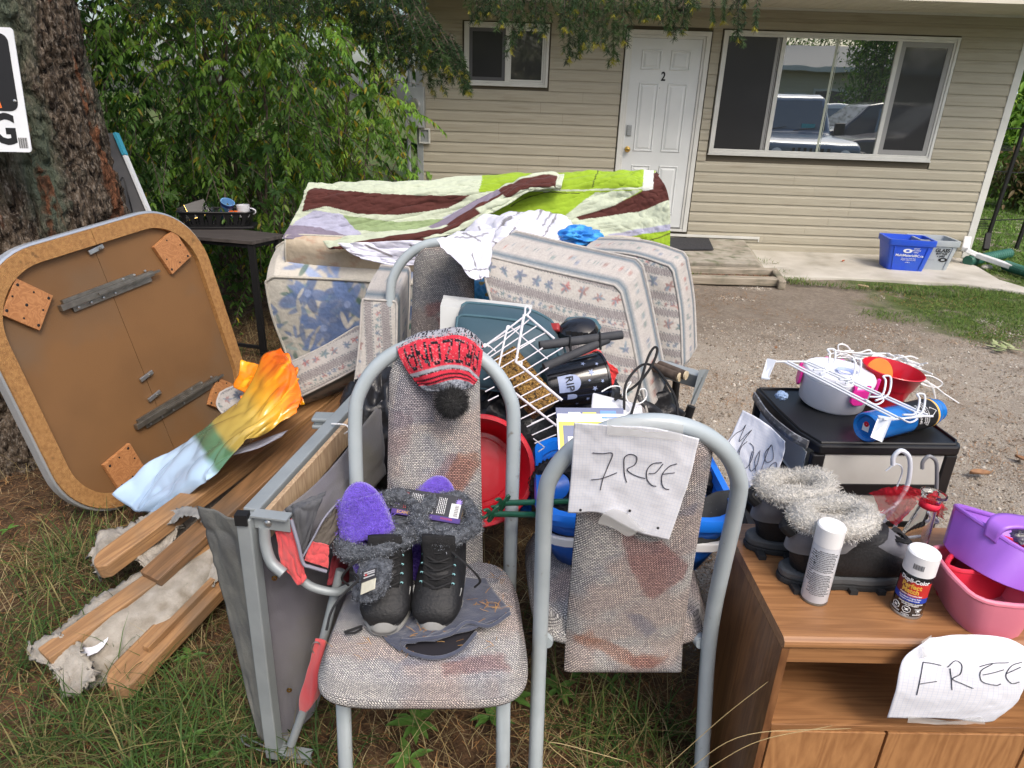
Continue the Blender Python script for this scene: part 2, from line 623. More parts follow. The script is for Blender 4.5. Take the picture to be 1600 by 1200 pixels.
# -------------------------------------------------------------# --- HOUSE (local frame: x along wall, y into the house)
M_side = mat('vinyl_siding',(.385,.355,.275),(.35,.32,.245),rough=.55,scale=3,bump=.12,bscale=30,stretch=(1,1,14),col3=(.27,.235,.17),scale3=1.9,t3=(.58,.78),spec=.35)
M_trim = mat('white_trim',(.62,.62,.58),(.56,.56,.52),rough=.45,scale=5)
M_door = mat('door_paint',(.64,.66,.65),(.58,.60,.59),rough=.4,scale=2.5,bump=.05,bscale=30)
M_soff = mat('soffit',(.62,.58,.48),(.56,.52,.43),rough=.5,scale=3)
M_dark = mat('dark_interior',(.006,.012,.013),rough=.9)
M_core = mat('sheathing',(.10,.085,.06),rough=.9)
def glassy(name,col,refl,rough=.01):
 m = bpy.data.materials.new(name);m.use_nodes = True
 nt = m.node_tree;L = nt.links.new
 b = nt.nodes['Principled BSDF']
 b.inputs['Base Color'].default_value =(*col,1);b.inputs['Roughness'].default_value = .6
 g = _n(nt,'ShaderNodeBsdfGlossy');g.inputs['Roughness'].default_value = rough
 g.inputs['Color'].default_value =(.93,.97,.96,1)
 ms = _n(nt,'ShaderNodeMixShader');ms.inputs[0].default_value = refl
 nz = _n(nt,'ShaderNodeTexNoise');nz.inputs['Scale'].default_value = 1.6
 tc = _n(nt,'ShaderNodeTexCoord');L(tc.outputs['Object'],nz.inputs[0])
 bn = _n(nt,'ShaderNodeBump');bn.inputs['Strength'].default_value = .04;bn.inputs['Distance'].default_value = .02
 L(nz.outputs[0],bn.inputs['Height']);L(bn.outputs[0],g.inputs['Normal'])
 L(b.outputs[0],ms.inputs[1]);L(g.outputs[0],ms.inputs[2]);L(ms.outputs[0],nt.nodes['Material Output'].inputs[0])
 return m
M_pane = glassy('window_glass',(.02,.022,.022),.48)
M_pane_screen = glassy('glass_behind_screen',(.004,.004,.0045),.016,.12)
M_pane_mid = glassy('glass_behind_fine_screen',(.008,.0075,.008),.07,.04)
M_screen = mat('screen_frame',(.28,.28,.27),rough=.5)
M_blk = mat('black_paint',(.014,.014,.015),rough=.5,spec=.3)
M_brass = mat('brass',(.65,.42,.12),rough=.25,metal=1)
M_grey = mat('grey_metal',(.36,.38,.38),(.30,.32,.32),rough=.5,metal=.3)
M_steel = mat('steel',(.55,.55,.54),(.42,.42,.41),rough=.35,metal=.9,scale=20)
house = thing('house','beige house with horizontal siding, white front door and two windows','house',WN*WD,(0,0,-YW))
def hp(name,mb,m,parent=None,**k):
 return part(name,mb,m,parent or house,wl=0,**k)
E_ = .1115
Z0 = .221-2*E_
UL,UR = -1.30,5.095
TOP = 2.545
openings =[(.925,1.852,.20,2.318),(1.95,4.45,1.075,2.34),(-.81,.14,1.69,2.34)]
hp('wall',MB().box2((UL,.004,.0),(5.17,.18,2.9)),M_core)
hp('side_wall',MB().box2((UL+.003,.182,0),(UL+.15,7,2.9)).box2((5.02,.182,0),(5.168,7,2.9)),M_side)
r2 = random.Random(5)
seamsx ={15:(.12,),14:(-.27,),13:(-.27,),12:(.14,),11:(.14,),10:(-.33,),9:(-.33,),5:(3.0,),6:(4.1,),7:(3.0,)}
k = 0
z = Z0
while z<TOP-.01:
 zt = min(z+E_,TOP)
 segs =[(UL,UR)]
 for(a,b,c,d)in openings:
  ns =[]
  for(s0,s1)in segs:
   if zt-.004>c and z+.004<d:
    if s0<a:ns.append((s0,min(a,s1)))
    if s1>b:ns.append((max(b,s0),s1))
   else:
    ns.append((s0,s1))
  segs =[q for q in ns if q[1]-q[0]>.02]
 for(s0,s1)in segs:
  cuts =[s0]
  if s1-s0>2.2:
   c0 = s0+(.9+1.15*((k//2*37)%5)/5+.25*(k%3==0))
   while c0<s1-.4:
    cuts.append(c0);c0+=2.35+r2.random()*.5
  cuts.append(s1)
  for c0,c1 in zip(cuts[:-1],cuts[1:]):
   prof =[(-.002,z+.001),(-.0145,z+.001),(-.0155,z+.006),(-.0125,z+.075),(-.0065,z+.090),(-.0040,zt),(-.002,zt)]
   mb = MB()
   g0,g1 = c0+(.001 if c0!=s0 else 0),c1-(.001 if c1!=s1 else 0)
   vs =[V((x,y,q))for x in(g0,g1)for(y,q)in prof]
   n = len(prof)
   mb.add(vs,[tuple(range(n)),tuple(reversed(range(n,2*n)))]+[(i,n+i,n+(i+1)%n,(i+1)%n)for i in range(n)])
   hp('plank',mb,M_side)
 z+=E_
 k+=1
hp('corner_trim',MB().box2((5.095,-.022,.0),(5.175,.0,TOP)).box2((5.1705,.0005,0),(5.192,.08,TOP)),M_trim,bevel=.003)
hp('corner_trim',MB().box2((UL-.02,-.022,0),(UL+.05,0,TOP)),M_grey,bevel=.003)
hp('soffit_trim',MB().box2((UL,-.03,TOP-.018),(5.17,-.0165,TOP+.004)),M_trim)
for i in range(66):
 x0 = -1.9+i*.115
 hp('soffit_panel',MB().box2((x0,-1.0,TOP+.004),(x0+.108,-.001,TOP+.012)).box2((x0+.108,-1.0,TOP+.012),(x0+.115,-.001,TOP+.016)),M_soff)
hp('soffit_backing',MB().box2((-2,-1.0,TOP+.018),(5.7,.0,TOP+.03)),M_core)
hp('fascia',MB().box2((-2,-1.03,TOP-.02),(5.7,-1.002,TOP+.16)),M_soff)
hp('roof',MB().hexa([V((-2,-1.08,TOP+.165)),V((5.75,-1.08,TOP+.165)),V((5.75,7.2,TOP+.165)),V((-2,7.2,TOP+.165)),V((-2,-1.08,TOP+.20)),V((5.75,-1.08,TOP+.20)),V((5.75,3,TOP+1.3)),V((-2,3,TOP+1.3))]),mat('shingles',(.08,.075,.07),rough=.9))
hp('sill_strip',MB().box2((.6,-.030,.150),(2.70,-.0165,.178)).box2((2.688,-.029,.12),(2.699,-.0165,.150)),M_trim)
d0,d1,db,dt = .940,1.837,.204,2.303
df = hp('door_frame',MB().box2((d0,-.03,db),(d0+.045,.0,dt-.045)).box2((d1-.05,-.03,db),(d1,.0,dt-.045)).box2((d0,-.031,dt-.045),(d1,.0,dt)).box2((d0+.0455,-.018,db+.03),(d0+.072,.003,dt-.0455)).box2((d1-.078,-.018,db+.03),(d1-.0505,.003,dt-.0455)).box2((d0+.0725,-.0185,dt-.075),(d1-.0785,.003,dt-.0455)).box2((d0+.046,-.024,db),(d1-.051,.003,db+.029)),M_trim,bevel=.003)
dx0,dx1,dz0,dz1 = d0+.074,d1-.080,db+.05,dt-.077
door = hp('door',MB().box2((dx0,-.006,dz0),(dx1,.03,dz1)),M_door)
hp('threshold',MB().box2((dx0,-.02,dz0-.0195),(dx1,.0,dz0-.001)),M_steel,door)
DW,DH = dx1-dx0,dz1-dz0
for cx in(.29,.71):
 for(za,zb)in((.845,.945),(.42,.78),(.07,.345)):
  w2 = .155
  xa,xb = dx0+(cx-w2+.01)*DW,dx0+(cx+w2-.01)*DW
  z1_,z2_ = dz0+za*DH,dz0+zb*DH
  mb = MB()
  def ringq(mb,a,b,ya,yb):
   ax0,ax1,az0,az1 = a;bx0,bx1,bz0,bz1 = b
   vs =[V((ax0,ya,az0)),V((ax1,ya,az0)),V((ax1,ya,az1)),V((ax0,ya,az1)),V((bx0,yb,bz0)),V((bx1,yb,bz0)),V((bx1,yb,bz1)),V((bx0,yb,bz1))]
   mb.add(vs,[(0,1,5,4),(1,2,6,5),(2,3,7,6),(3,0,4,7)])
  def sh(t):return(xa+t,xb-t,z1_+t,z2_-t)
  ringq(mb,sh(0),sh(.006),-.0065,-.015);ringq(mb,sh(.006),sh(.012),-.015,-.015);ringq(mb,sh(.012),sh(.018),-.015,-.007)
  ringq(mb,sh(.018),sh(.028),-.007,-.0072);ringq(mb,sh(.028),sh(.046),-.0072,-.014)
  q = sh(.046);mb.add([V((q[0],-.014,q[2])),V((q[1],-.014,q[2])),V((q[1],-.014,q[3])),V((q[0],-.014,q[3]))],[(0,1,2,3)])
  hp('door_panel',mb,M_door,door)
kx = dx0+.045
hp('door_knob',MB().lathe([(.030,0),(.032,.006),(.014,.010),(.011,.03),(.024,.038),(.029,.05),(.022,.062),(.008,.066)],20,Matrix.Translation((kx,-.007,1.10))@Matrix.Rotation(R(90),4,'X'),cap1=True),M_brass,door,sm=1)
hp('keypad_lock',MB().box2((kx-.028,-.030,1.245),(kx+.028,-.0065,1.36)),M_grey,door,bevel=.008)
mb = MB()
for i in range(3):
 for j in range(4):
  mb.lathe([(.005,0),(.005,.004)],8,Matrix.Translation((kx-.015+i*.015,-.0305,1.282+j*.017))@Matrix.Rotation(R(90),4,'X'),cap1=True)
hp('keypad_buttons',mb,M_steel,door)
text_part('house_number','2',M_blk,door,Matrix.Translation((dx0+.50*DW-.01,-.0085,dz0+.812*DH))@Matrix.Rotation(R(90),4,'X'),.125,.002,sx=.8,bold=.003)
mb = MB()
for(a,c)in((.45,.755),(.66,.745),(.30,.64)):
 mb.lathe([(.004,0),(.003,.002)],8,Matrix.Translation((dx0+a*DW,-.0115,dz0+c*DH))@Matrix.Rotation(R(90),4,'X'),cap1=True)
hp('screw_holes',mb,M_blk,door)
def frame_ring(mb,x0,x1,z0,z1,w,ya,yb):
 mb.box2((x0,ya,z0),(x0+w,yb,z1));mb.box2((x1-w,ya,z0),(x1,yb,z1))
 mb.box2((x0+w,ya,z0),(x1-w,yb,z0+w));mb.box2((x0+w,ya,z1-w),(x1-w,yb,z1))
def window(x0,x1,z0,z1,name='window'):
 mb = MB()
 frame_ring(mb,x0,x1,z0,z1,.030,-.034,.0)
 frame_ring(mb,x0+.0305,x1-.0305,z0+.0305,z1-.0305,.022,-.024,.002)
 w = hp('window',mb,M_trim,bevel=.003)
 hp('dark_backing',MB().box2((x0+.03,.0045,z0+.03),(x1-.03,.0055,z1-.03)),M_dark,w)  # near-black plate, its colour stands in for the unlit interior
 return w
wb = window(1.967,4.436,1.089,2.326)
iz0,iz1 = 1.089+.053,2.326-.053
m1,m2 = 2.61,3.82
for m_ in(m1,m2):hp('mullion',MB().box2((m_-.022,-.026,iz0),(m_+.022,.002,iz1)),M_trim,wb,bevel=.002)
hp('pane',MB().box2((2.02,-.010,iz0),(m1-.022,-.007,iz1)),M_pane_screen,wb)
hp('pane',MB().box2((m1+.022,-.010,iz0),(m2-.022,-.007,iz1)),M_pane,wb)
hp('pane',MB().box2((m2+.022,-.010,iz0),(4.383,-.007,iz1)),M_pane_mid,wb)
mb = MB();frame_ring(mb,m2+.0235,4.382,iz0+.001,iz1-.001,.05,-.016,-.0102)
hp('screen_frame',mb,M_screen,wb)
mb = MB().box2((m1-.075,-.016,iz0+.001),(m1-.045,-.0102,iz1-.001)).box2((m1-.04,-.016,iz0+.001),(m1-.03,-.0102,iz1-.001))
hp('screen_frame',mb,M_screen,wb)
hp('sash_rail',MB().box2((3.16,-.0115,iz0+.001),(3.185,-.0102,iz1-.001)).box2((3.195,-.0115,iz0+.001),(3.20,-.0102,iz1-.001)),mat('sash_glimpse',(.42,.45,.36),rough=.4),wb)
hp('sill',MB().box2((1.96,-.045,1.076),(4.443,-.0155,1.0885)),M_trim,wb)
ws = window(-.79,.123,1.706,2.326)
hp('mullion',MB().box2((-.345,-.026,1.759),(-.300,.002,2.273)),M_trim,ws,bevel=.002)
hp('pane',MB().box2((-.737,-.010,1.759),(-.345,-.007,2.273)),M_pane_screen,ws)
hp('pane',MB().box2((-.300,-.010,1.759),(.070,-.007,2.273)),M_pane_mid,ws)
mb = MB();frame_ring(mb,-.736,-.346,1.760,2.272,.034,-.016,-.0102)
hp('screen_frame',mb,mat('dark_screen_frame',(.09,.09,.095),rough=.5),ws)
mb = MB();frame_ring(mb,-.299,.069,1.760,2.272,.018,-.016,-.0102)
hp('sash',mb,M_trim,ws)
def WP(px,py,off):
 d = dr(px,py)
 return V((0,0,CH))+d*((WD-off)/d.dot(WN))
def hsub(a,b):
 return a
t = thing('electric_meter','grey electric meter box on the wall behind the leafy bush','meter',WP(650,190,.02),(0,0,-YW))
part('casing',MB().box((0,-.06,.15),(.22,.12,.42)),M_grey,t,wl=0,bevel=.008)
part('dial',MB().lathe([(.075,0),(.075,.04),(.06,.055)],24,Matrix.Translation((0,-.122,.17))@Matrix.Rotation(R(90),4,'X'),cap1=True),M_steel,t,wl=0,sm=1)
part('conduit',MB().tube([V((-.05,-.04,.365)),V((-.05,-.04,.88))],.025,10),M_grey,t,wl=0)
part('conduit',MB().tube([V((-.08,-.04,-.065)),V((-.08,-.04,-1.15))],.022,10),M_grey,t,wl=0)
t = thing('outlet_box','small grey outlet box with pale rim below the electric meter','outlet',WP(664,212,.015),(0,0,-YW))
mb = MB();frame_ring(mb,-.06,.06,-.08,.08,.014,-.05,0)
part('rim',mb,M_trim,t,wl=0)
part('cover',MB().box((0,-.015,0),(.09,.03,.13)),M_grey,t,wl=0)
t = thing('porch_light','black porch lantern with clear glass hanging under the eave','lamp',WP(1066,12,.34)+V((0,0,-.02)))
part('cage',MB().lathe([(.052,.0),(.048,.01)],16).lathe([(.015,-.03),(.05,-.012),(.055,.0)],16).tube([V((.05,0,0)),V((.05,0,.14))],.005).tube([V((-.05,0,0)),V((-.05,0,.14))],.005).tube([V((0,.05,0)),V((0,.05,.14))],.005).tube([V((0,-.05,0)),V((0,-.05,.14))],.005).lathe([(.07,.14),(.04,.17),(.012,.18),(.012,.6)],16),M_blk,t,wl=0,sm=1)
M_glass = mat('clear_glass',(.95,.97,.97),rough=.02,trans=1.0,ior=1.45)
part('bulb',MB().lathe([(.005,.02),(.026,.04),(.03,.065),(.018,.10),(.012,.12)],14),M_glass,t,wl=0,sm=1)
t = thing('doormat','black rubber doormat lying on the concrete doorstep','doormat',(0,0,0))
q =[Pz(985,391,.14),Pz(1115,391,.14),Pz(1107,374,.145),Pz(985,371,.145)]
part('mat',MB().hexa([a+V((0,0,.004))for a in q]+[a+V((0,0,.014))for a in q]),mat('rubber_mat',(.025,.026,.03),(.04,.04,.045),rough=.9,scale=40,bump=.5,bscale=200),t)
# recycling bins -----------------------------------------# recycling bins ---
def bin_(name,label,loc,rz,w,d,h,m,txt):
 t = thing(name,label,'recycling bin',loc,(0,0,rz),group='recycling bins at the house corner')
 def ring(s,z,inner=0):
  a,b = w/2*s-inner,d/2*s-inner
  r_ = .03;pts =[]
  for(cx,cy,a0)in((a-r_,b-r_,0),(-a+r_,b-r_,90),(-a+r_,-b+r_,180),(a-r_,-b+r_,270)):
   for k in range(4):
    an = R(a0+k*30);pts.append(V((cx+r_*math.cos(an),cy+r_*math.sin(an),z)))
  return pts
 mb = MB()
 rings =[ring(.80,0),ring(.99,h-.06),ring(.99,h-.06,-.012),ring(1.0,h-.055,-.012),ring(1.0,h,-.012),ring(1.0,h,.012),ring(.82,.01,.012)]
 n = 16
 for rg in rings:mb.v+=[tuple(p)for p in rg]
 for i in range(len(rings)-1):
  for k in range(n):mb.f.append((i*n+k,i*n+(k+1)%n,(i+1)*n+(k+1)%n,(i+1)*n+k))
 mb.f.append(tuple(reversed(range(n))));mb.f.append(tuple(6*n+k for k in range(n)))
 part('tub',mb,m,t,wl=0,sm=1)
 mb = MB()
 for sx in(-1,1):
  mb.hexa([V((sx*w*.30-.006,-d*.405-.012,.02)),V((sx*w*.30+.006,-d*.405-.012,.02)),V((sx*w*.30+.006,-d*.405,.02)),V((sx*w*.30-.006,-d*.405,.02)),V((sx*w*.37-.006,-d*.492-.010,h-.07)),V((sx*w*.37+.006,-d*.492-.010,h-.07)),V((sx*w*.37+.006,-d*.492,h-.07)),V((sx*w*.37-.006,-d*.492,h-.07))])
 part('rib',mb,m,t,wl=0)
 sl = math.atan2(d/2*.19,h-.06)
 for body,zz,sz,mm,dx,bo in txt:
  y = -(d/2*(.80+.19*zz/(h-.06)))-.003
  F = Matrix.Translation((dx,y,zz))@Matrix.Rotation(sl,4,'X')@Matrix.Rotation(R(90),4,'X')
  if body=='FISH':
   mb = MB().prism([(.045*math.cos(a),.022*math.sin(a))for a in np.linspace(0,6.283,24,endpoint=False)],0,.001,F)
   part('logo',mb,mm,t,wl=0)
   mb = MB().prism([(.020*math.cos(a),.010*math.sin(a))for a in np.linspace(0,6.283,16,endpoint=False)],.001,.002,F)
   part('logo_centre',mb,m,t,wl=0)
  else:
   text_part('lettering',body,mm,t,F,sz,bold=bo)
 return t
M_blue = mat('blue_plastic',(.02,.08,.62),(.03,.10,.55),rough=.4)
M_lgrey = mat('grey_plastic',(.40,.44,.46),(.36,.40,.42),rough=.45)
M_white = mat('white_print',(.8,.8,.8),rough=.5)
a,b = Pz(1370,405,.022),Pz(1437,417,.022)
a2 = Pz(1381,415,.022)
bin_('recycling_bin','royal blue recycling bin beside the grey glass bin',V(((a.x+b.x)/2-.095,7.43,.022)),R(-9),.45,.36,.33,M_blue,[('FISH',.215,0,M_white,-.03,0),('WHAT\nBELONGS\nHERE',.222,.02,M_white,.055,0),('MultiMaterialBC.ca',.165,.036,M_white,.0,.0006),('Recycling made easy\nPlease return to curb',.125,.017,M_white,0,0),('610819',.09,.016,M_white,0,0)])
c = Pz(1477,417,.022)
bin_('recycling_bin','light grey bin lettered for glass bottles and jars by the corner',V((4.52,7.52,.022)),R(-6),.40,.36,.32,M_lgrey,[('GLASS',.215,.052,M_blk,.05,.0015),('BOTTLES',.180,.028,M_blk,.05,.0008),('+ JARS',.152,.028,M_blk,.05,.0008),('_______',.118,.02,M_blk,-.04,0),('FISH',.115,0,M_blk,.08,0)])
# downspout, drain pipes, stone ----------------# downspout, drain pipes, stone ---
M_alu = mat('white_aluminium',(.74,.75,.76),(.55,.55,.53),rough=.4,scale=6,col3=(.35,.34,.3),scale3=9,t3=(.6,.75))
M_green = mat('green_pipe',(.02,.10,.07),(.03,.13,.09),rough=.5)
t = thing('downspout','white metal downspout bent out over the grass at the house corner','downspout',WP(1505,385,.08))
p =[WP(1512,372,.06),Pz(1508,390,.18),Pz(1525,398,.13),Pz(1583,418,.07)]
mb = MB()
for i in range(len(p)-1):
 mb.bar(p[i],p[i+1],.075,.055)
part('spout',mb,M_alu,t,bevel=.01)
t = thing('drain_pipe','green corrugated pipe fitted on the end of the white downspout','pipe',Pz(1600,425,.04),group='green corrugated pipes')
pts = path([Pz(1570,414,.07),Pz(1600,424,.06),Pz(1660,440,.06)],60)
part('hose',MB().tube(pts,[.05+.005*(i%2)for i in range(60)],14),M_green,t)
t = thing('drain_pipe','green corrugated pipe lying behind the white downspout','pipe',Pz(1530,405,.04),group='green corrugated pipes')
pts = path([Pz(1512,408,.06),Pz(1530,405,.06),Pz(1576,396,.06)],60)
part('hose',MB().tube(pts,[.055+.006*(i%2)for i in range(60)],14),M_green,t)
t = thing('stone','pale rounded stone in the grass below the downspout','stone',Pz(1541,420,0))
mb = MB().lathe([(.001,.05),(.04,.042),(.06,.02),(.055,0),(.001,-.01)],10,sx=1.1,sy=.7)
part('rock',mb,M_conc,t,wl=0,sm='all')
t = thing('metal_rack','black metal rack with rungs standing on the lawn beside the house','rack',(5.95,8.72,0))
part('post',MB().bar((5.90,8.70,0),(5.95,8.70,1.52),.035,.035),M_blk,t)
part('post',MB().bar((6.45,8.9,0),(6.50,8.9,1.52),.035,.035),M_blk,t)
mb = MB()
for z in(.38,.95,1.44):
 mb.bar((5.55,8.70,z),(5.93,8.70,z+.01),.012,.012)
 mb.bar((5.93,8.70,z),(6.48,8.9,z),.012,.012)
part('rung',mb,M_blk,t)
mb = MB()
for i in range(5):mb.bar((5.55,8.66+.02*i,1.20+.012*i),(5.9,8.70+.02*i,1.20+.012*i),.01,.008)
for i in range(5):mb.bar((5.55,8.66+.02*i,.28+.016*i),(5.9,8.70+.02*i,.28+.016*i),.01,.008)
part('shelf',mb,M_blk,t)
part('foot',MB().bar((5.86,8.60,.03),(5.90,8.70,.22),.07,.05),M_blk,t,bevel=.01)
for k,(px,py)in enumerate(((1594,108),(1587,141))):
 p = WP(px,py,-.15)
 t = thing('string_light',('upper' if k==0 else 'lower')+' clear bulb of the string lights beside the house corner','light bulb',p,group='string light bulbs')
 part('socket',MB().lathe([(.004,.05),(.014,.04),(.016,0)],12,cap1=True),M_blk,t,wl=0,sm=1)
 part('bulb',MB().lathe([(.014,0),(.026,-.02),(.030,-.045),(.018,-.07),(.002,-.076)],14),M_glass,t,wl=0,sm=1)
# =============================================================# --- TREE, HEDGE, GRASS
def numpy_mesh(name,verts,faces_flat,fsize,cols,mt,label,cat,kind='stuff',parent=None,group=None):
 """fast mesh: verts (n,3), faces_flat (m*fsize)"""
 me = bpy.data.meshes.new('m')
 nf = len(faces_flat)//fsize
 me.vertices.add(len(verts));me.vertices.foreach_set('co',np.asarray(verts,dtype=np.float32).ravel())
 me.loops.add(len(faces_flat));me.loops.foreach_set('vertex_index',np.asarray(faces_flat,dtype=np.int32))
 me.polygons.add(nf)
 me.polygons.foreach_set('loop_start',np.arange(nf,dtype=np.int32)*fsize)
 me.update(calc_edges=True)
 if cols is not None:
  ca = me.color_attributes.new('Col','FLOAT_COLOR','POINT')
  c4 = np.ones((len(verts),4),dtype=np.float32);c4[:,:3] = cols
  ca.data.foreach_set('color',c4.ravel())
 me.materials.append(mt)
 o = bpy.data.objects.new(name,me);COL.objects.link(o)
 if parent:
  o.parent = parent;M = MOF[parent.name]
  me.transform(M.inverted());MOF[o.name] = M
  if kind:o['kind'] = kind
 else:
  o['label'] = label;o['category'] = cat
  if kind:o['kind'] = kind
 return o
M_bark = bpy.data.materials.new('bark');M_bark.use_nodes = True
def _bark():
 nt = M_bark.node_tree;L = nt.links.new;b = nt.nodes['Principled BSDF']
 tc = _n(nt,'ShaderNodeTexCoord');mp = _n(nt,'ShaderNodeMapping');mp.inputs['Scale'].default_value =(1,1,.3)
 L(tc.outputs['Object'],mp.inputs[0])
 def noi(s,d=6,src=mp):
  n = _n(nt,'ShaderNodeTexNoise');n.inputs['Scale'].default_value = s;n.inputs['Detail'].default_value = d;L(src.outputs[0],n.inputs[0]);return n.outputs[0]
 def rng(v,a,c):
  n = _n(nt,'ShaderNodeMapRange');L(v,n.inputs[0]);n.inputs[1].default_value = a;n.inputs[2].default_value = c;return n.outputs[0]
 def mix(f,a,c):
  n = _n(nt,'ShaderNodeMix',data_type='RGBA');L(f,n.inputs[0])
  for i,q in((6,a),(7,c)):
   if hasattr(q,'node'):L(q,n.inputs[i])
   else:n.inputs[i].default_value =(*q,1)
  return n.outputs[2]
 c = mix(rng(noi(22,8),.35,.68),(.040,.028,.019),(.145,.11,.08))
 c = mix(rng(noi(110,6),.5,.68),c,(.25,.21,.17));c = mix(rng(noi(48,6),.54,.64),c,(.018,.013,.010))
 lich = noi(7,8,tc)
 c = mix(rng(lich,.53,.68),c,(.115,.135,.095))
 mp2 = _n(nt,'ShaderNodeMapping');mp2.inputs['Scale'].default_value =(3.4,3.4,.42);L(tc.outputs['Object'],mp2.inputs[0])
 st = noi(2.0,3,mp2)
 c = mix(rng(st,.59,.63),c,mix(rng(noi(60,5),.35,.6),(.07,.038,.022),(.20,.085,.045)))
 L(c,b.inputs['Base Color']);b.inputs['Roughness'].default_value = .95;b.inputs['Specular IOR Level'].default_value = .15
 bn = _n(nt,'ShaderNodeBump');bn.inputs['Strength'].default_value = 1;bn.inputs['Distance'].default_value = .05
 L(noi(75,9),bn.inputs['Height']);L(bn.outputs[0],b.inputs['Normal'])
_bark()
tree = thing('conifer_tree','large old conifer with rough grey brown bark and orange fissures, sign nailed on it','tree',(-2.45,3.25,0))
nth,nz = 520,620
th = np.linspace(0,2*math.pi,nth,endpoint=False)
zz = np.linspace(-.1,4.2,nz)
TH,ZZ = np.meshgrid(th,zz,indexing='ij')
cx = np.interp(zz,[0,1,1.7,2.4,4.2],[-2.50,-2.44,-2.48,-2.48,-2.50])
rad = np.interp(zz,[-.1,0,.25,.7,1.3,2.0,2.6,4.2],[.78,.74,.63,.55,.51,.50,.495,.45])
Xn,Yn = TH/(2*math.pi)*64,ZZ*3.0
def tn(fx,fy,seed,o=4):
 a = vnoise(TH/(2*math.pi)*fx,ZZ*fy,seed,o);b = vnoise((TH/(2*math.pi)-1)*fx+64,ZZ*fy,seed,o)
 w = TH/(2*math.pi)
 return a*(1-w)+b*w
fiss = np.abs(tn(34,3.4,3,3))
fis2 = np.abs(tn(60,9,5,3))
disp = -.030*(1-sstep(0,.16,fiss))-.014*(1-sstep(0,.2,fis2))+.012*tn(20,5,9,4)+.015*tn(150,42,10,3)
lob = .05*np.cos(5*TH+1)*np.exp(-np.clip(ZZ,0,9)*2.2)
RR = rad[None,:]+disp+lob
A = np.stack([cx[None,:]+RR*np.cos(TH),3.27+RR*np.sin(TH),ZZ+0*RR],-1)
mb = MB();mb.grid(A,closed_u=True);mb.uv ={}
part('trunk',mb,M_bark,tree,sm='all')
t = thing('warning_sign','white plastic sign with black panel and letters, nailed to the conifer trunk','sign',Py(0,240,2.72))
TR,BR = Py(8,43,2.78),Py(50,238,2.72)
up =(TR-BR);ex = V((1,.16,0)).normalized()
F = frame(BR,ex,up)
H = up.length
def rr(x0,y0,x1,y1,r,k=8):
 pts =[]
 for(cx_,cy_,a0)in((x1-r,y1-r,0),(x0+r,y1-r,90),(x0+r,y0+r,180),(x1-r,y0+r,270)):
  for i in range(k):an = R(a0+90*i/(k-1));pts.append((cx_+r*math.cos(an),cy_+r*math.sin(an)))
 return pts
M_signw = mat('sign_white',(.70,.72,.74),(.62,.64,.66),rough=.35,scale=6)
M_or = mat('sign_orange',(.85,.17,.02),rough=.4)
part('board',MB().prism(rr(-.36,0,0,H,.012),-.004,0,F),M_signw,t)
part('panel',MB().prism(rr(-.345,H*.335,-.022,H*.955,.03),.0002,.0014,F),M_blk,t)
part('stripe',MB().prism([(-.25,H*.36),(-.078,H*.36),(-.092,H*.52),(-.25,H*.72)],.0016,.0024,F),M_or,t)
text_part('lettering','NG',M_blk,t,F@Matrix.Translation((-.040,H*.175,.0008)),.15,.0004,sx=.78,wl=1,bold=.005,align='RIGHT')
mb = MB()
for i in range(12):mb.prism([(-.040+i*.0026,.014),(-.040+i*.0026+(.0010 if i%3 else.0018),.014),(-.040+i*.0026+(.0010 if i%3 else.0018),.052),(-.040+i*.0026,.052)],.0003,.0009,F)
part('barcode',mb,M_blk,t)
part('nail',MB().lathe([(.006,.0),(.005,.004),(.001,.005)],10,F@Matrix.Translation((-.030,H*.42,.0016))),M_steel,t,sm=1)
t = thing('picture_board','grey backed picture board with white edge and black cord leaning behind the tree','board',Py(210,335,3.95))
q =[Py(150,208,4.02),Py(181,208,4.02),Py(262,400,3.85),Py(170,400,3.85)]
n_ =(q[1]-q[0]).cross(q[2]-q[1]).normalized()*.02
part('back_panel',MB().hexa([q[3],q[2],q[2]+n_,q[3]+n_,q[0],q[1],q[1]+n_,q[0]+n_]),mat('dark_grey_board',(.07,.07,.075),(.12,.12,.125),rough=.8,scale=4),t)
part('edge_strip',MB().bar(q[1]*.82+q[2]*.18,q[2],.014,.03,(0,-1,0)),M_signw,t)
part('corner_strip',MB().bar(q[1],q[1]*.825+q[2]*.175,.016,.034,(0,-1,0)),mat('teal_paint',(.05,.30,.42),rough=.5),t)
a = Py(186,327,3.87);b = Py(197,277,3.93);c = Py(207,332,3.87)
part('cord',MB().tube(path([a,(a+b)/2+V((-.0,-.02,.04)),b+V((0,-.03,0)),(b+c)/2+V((.01,-.03,0)),c],20),.004,6),M_blk,t)
M_leaf = mat('leaf',(1,1,1),(.8,.85,.8),rough=.45,scale=30,vcol=True,translucent=.45,spec=.35)
M_needle = mat('needle',(1,1,1),(.75,.8,.75),rough=.6,scale=20,vcol=True,translucent=.25,spec=.3)
M_twig = mat('twig',(.055,.038,.028),(.12,.09,.07),rough=.9,scale=30)
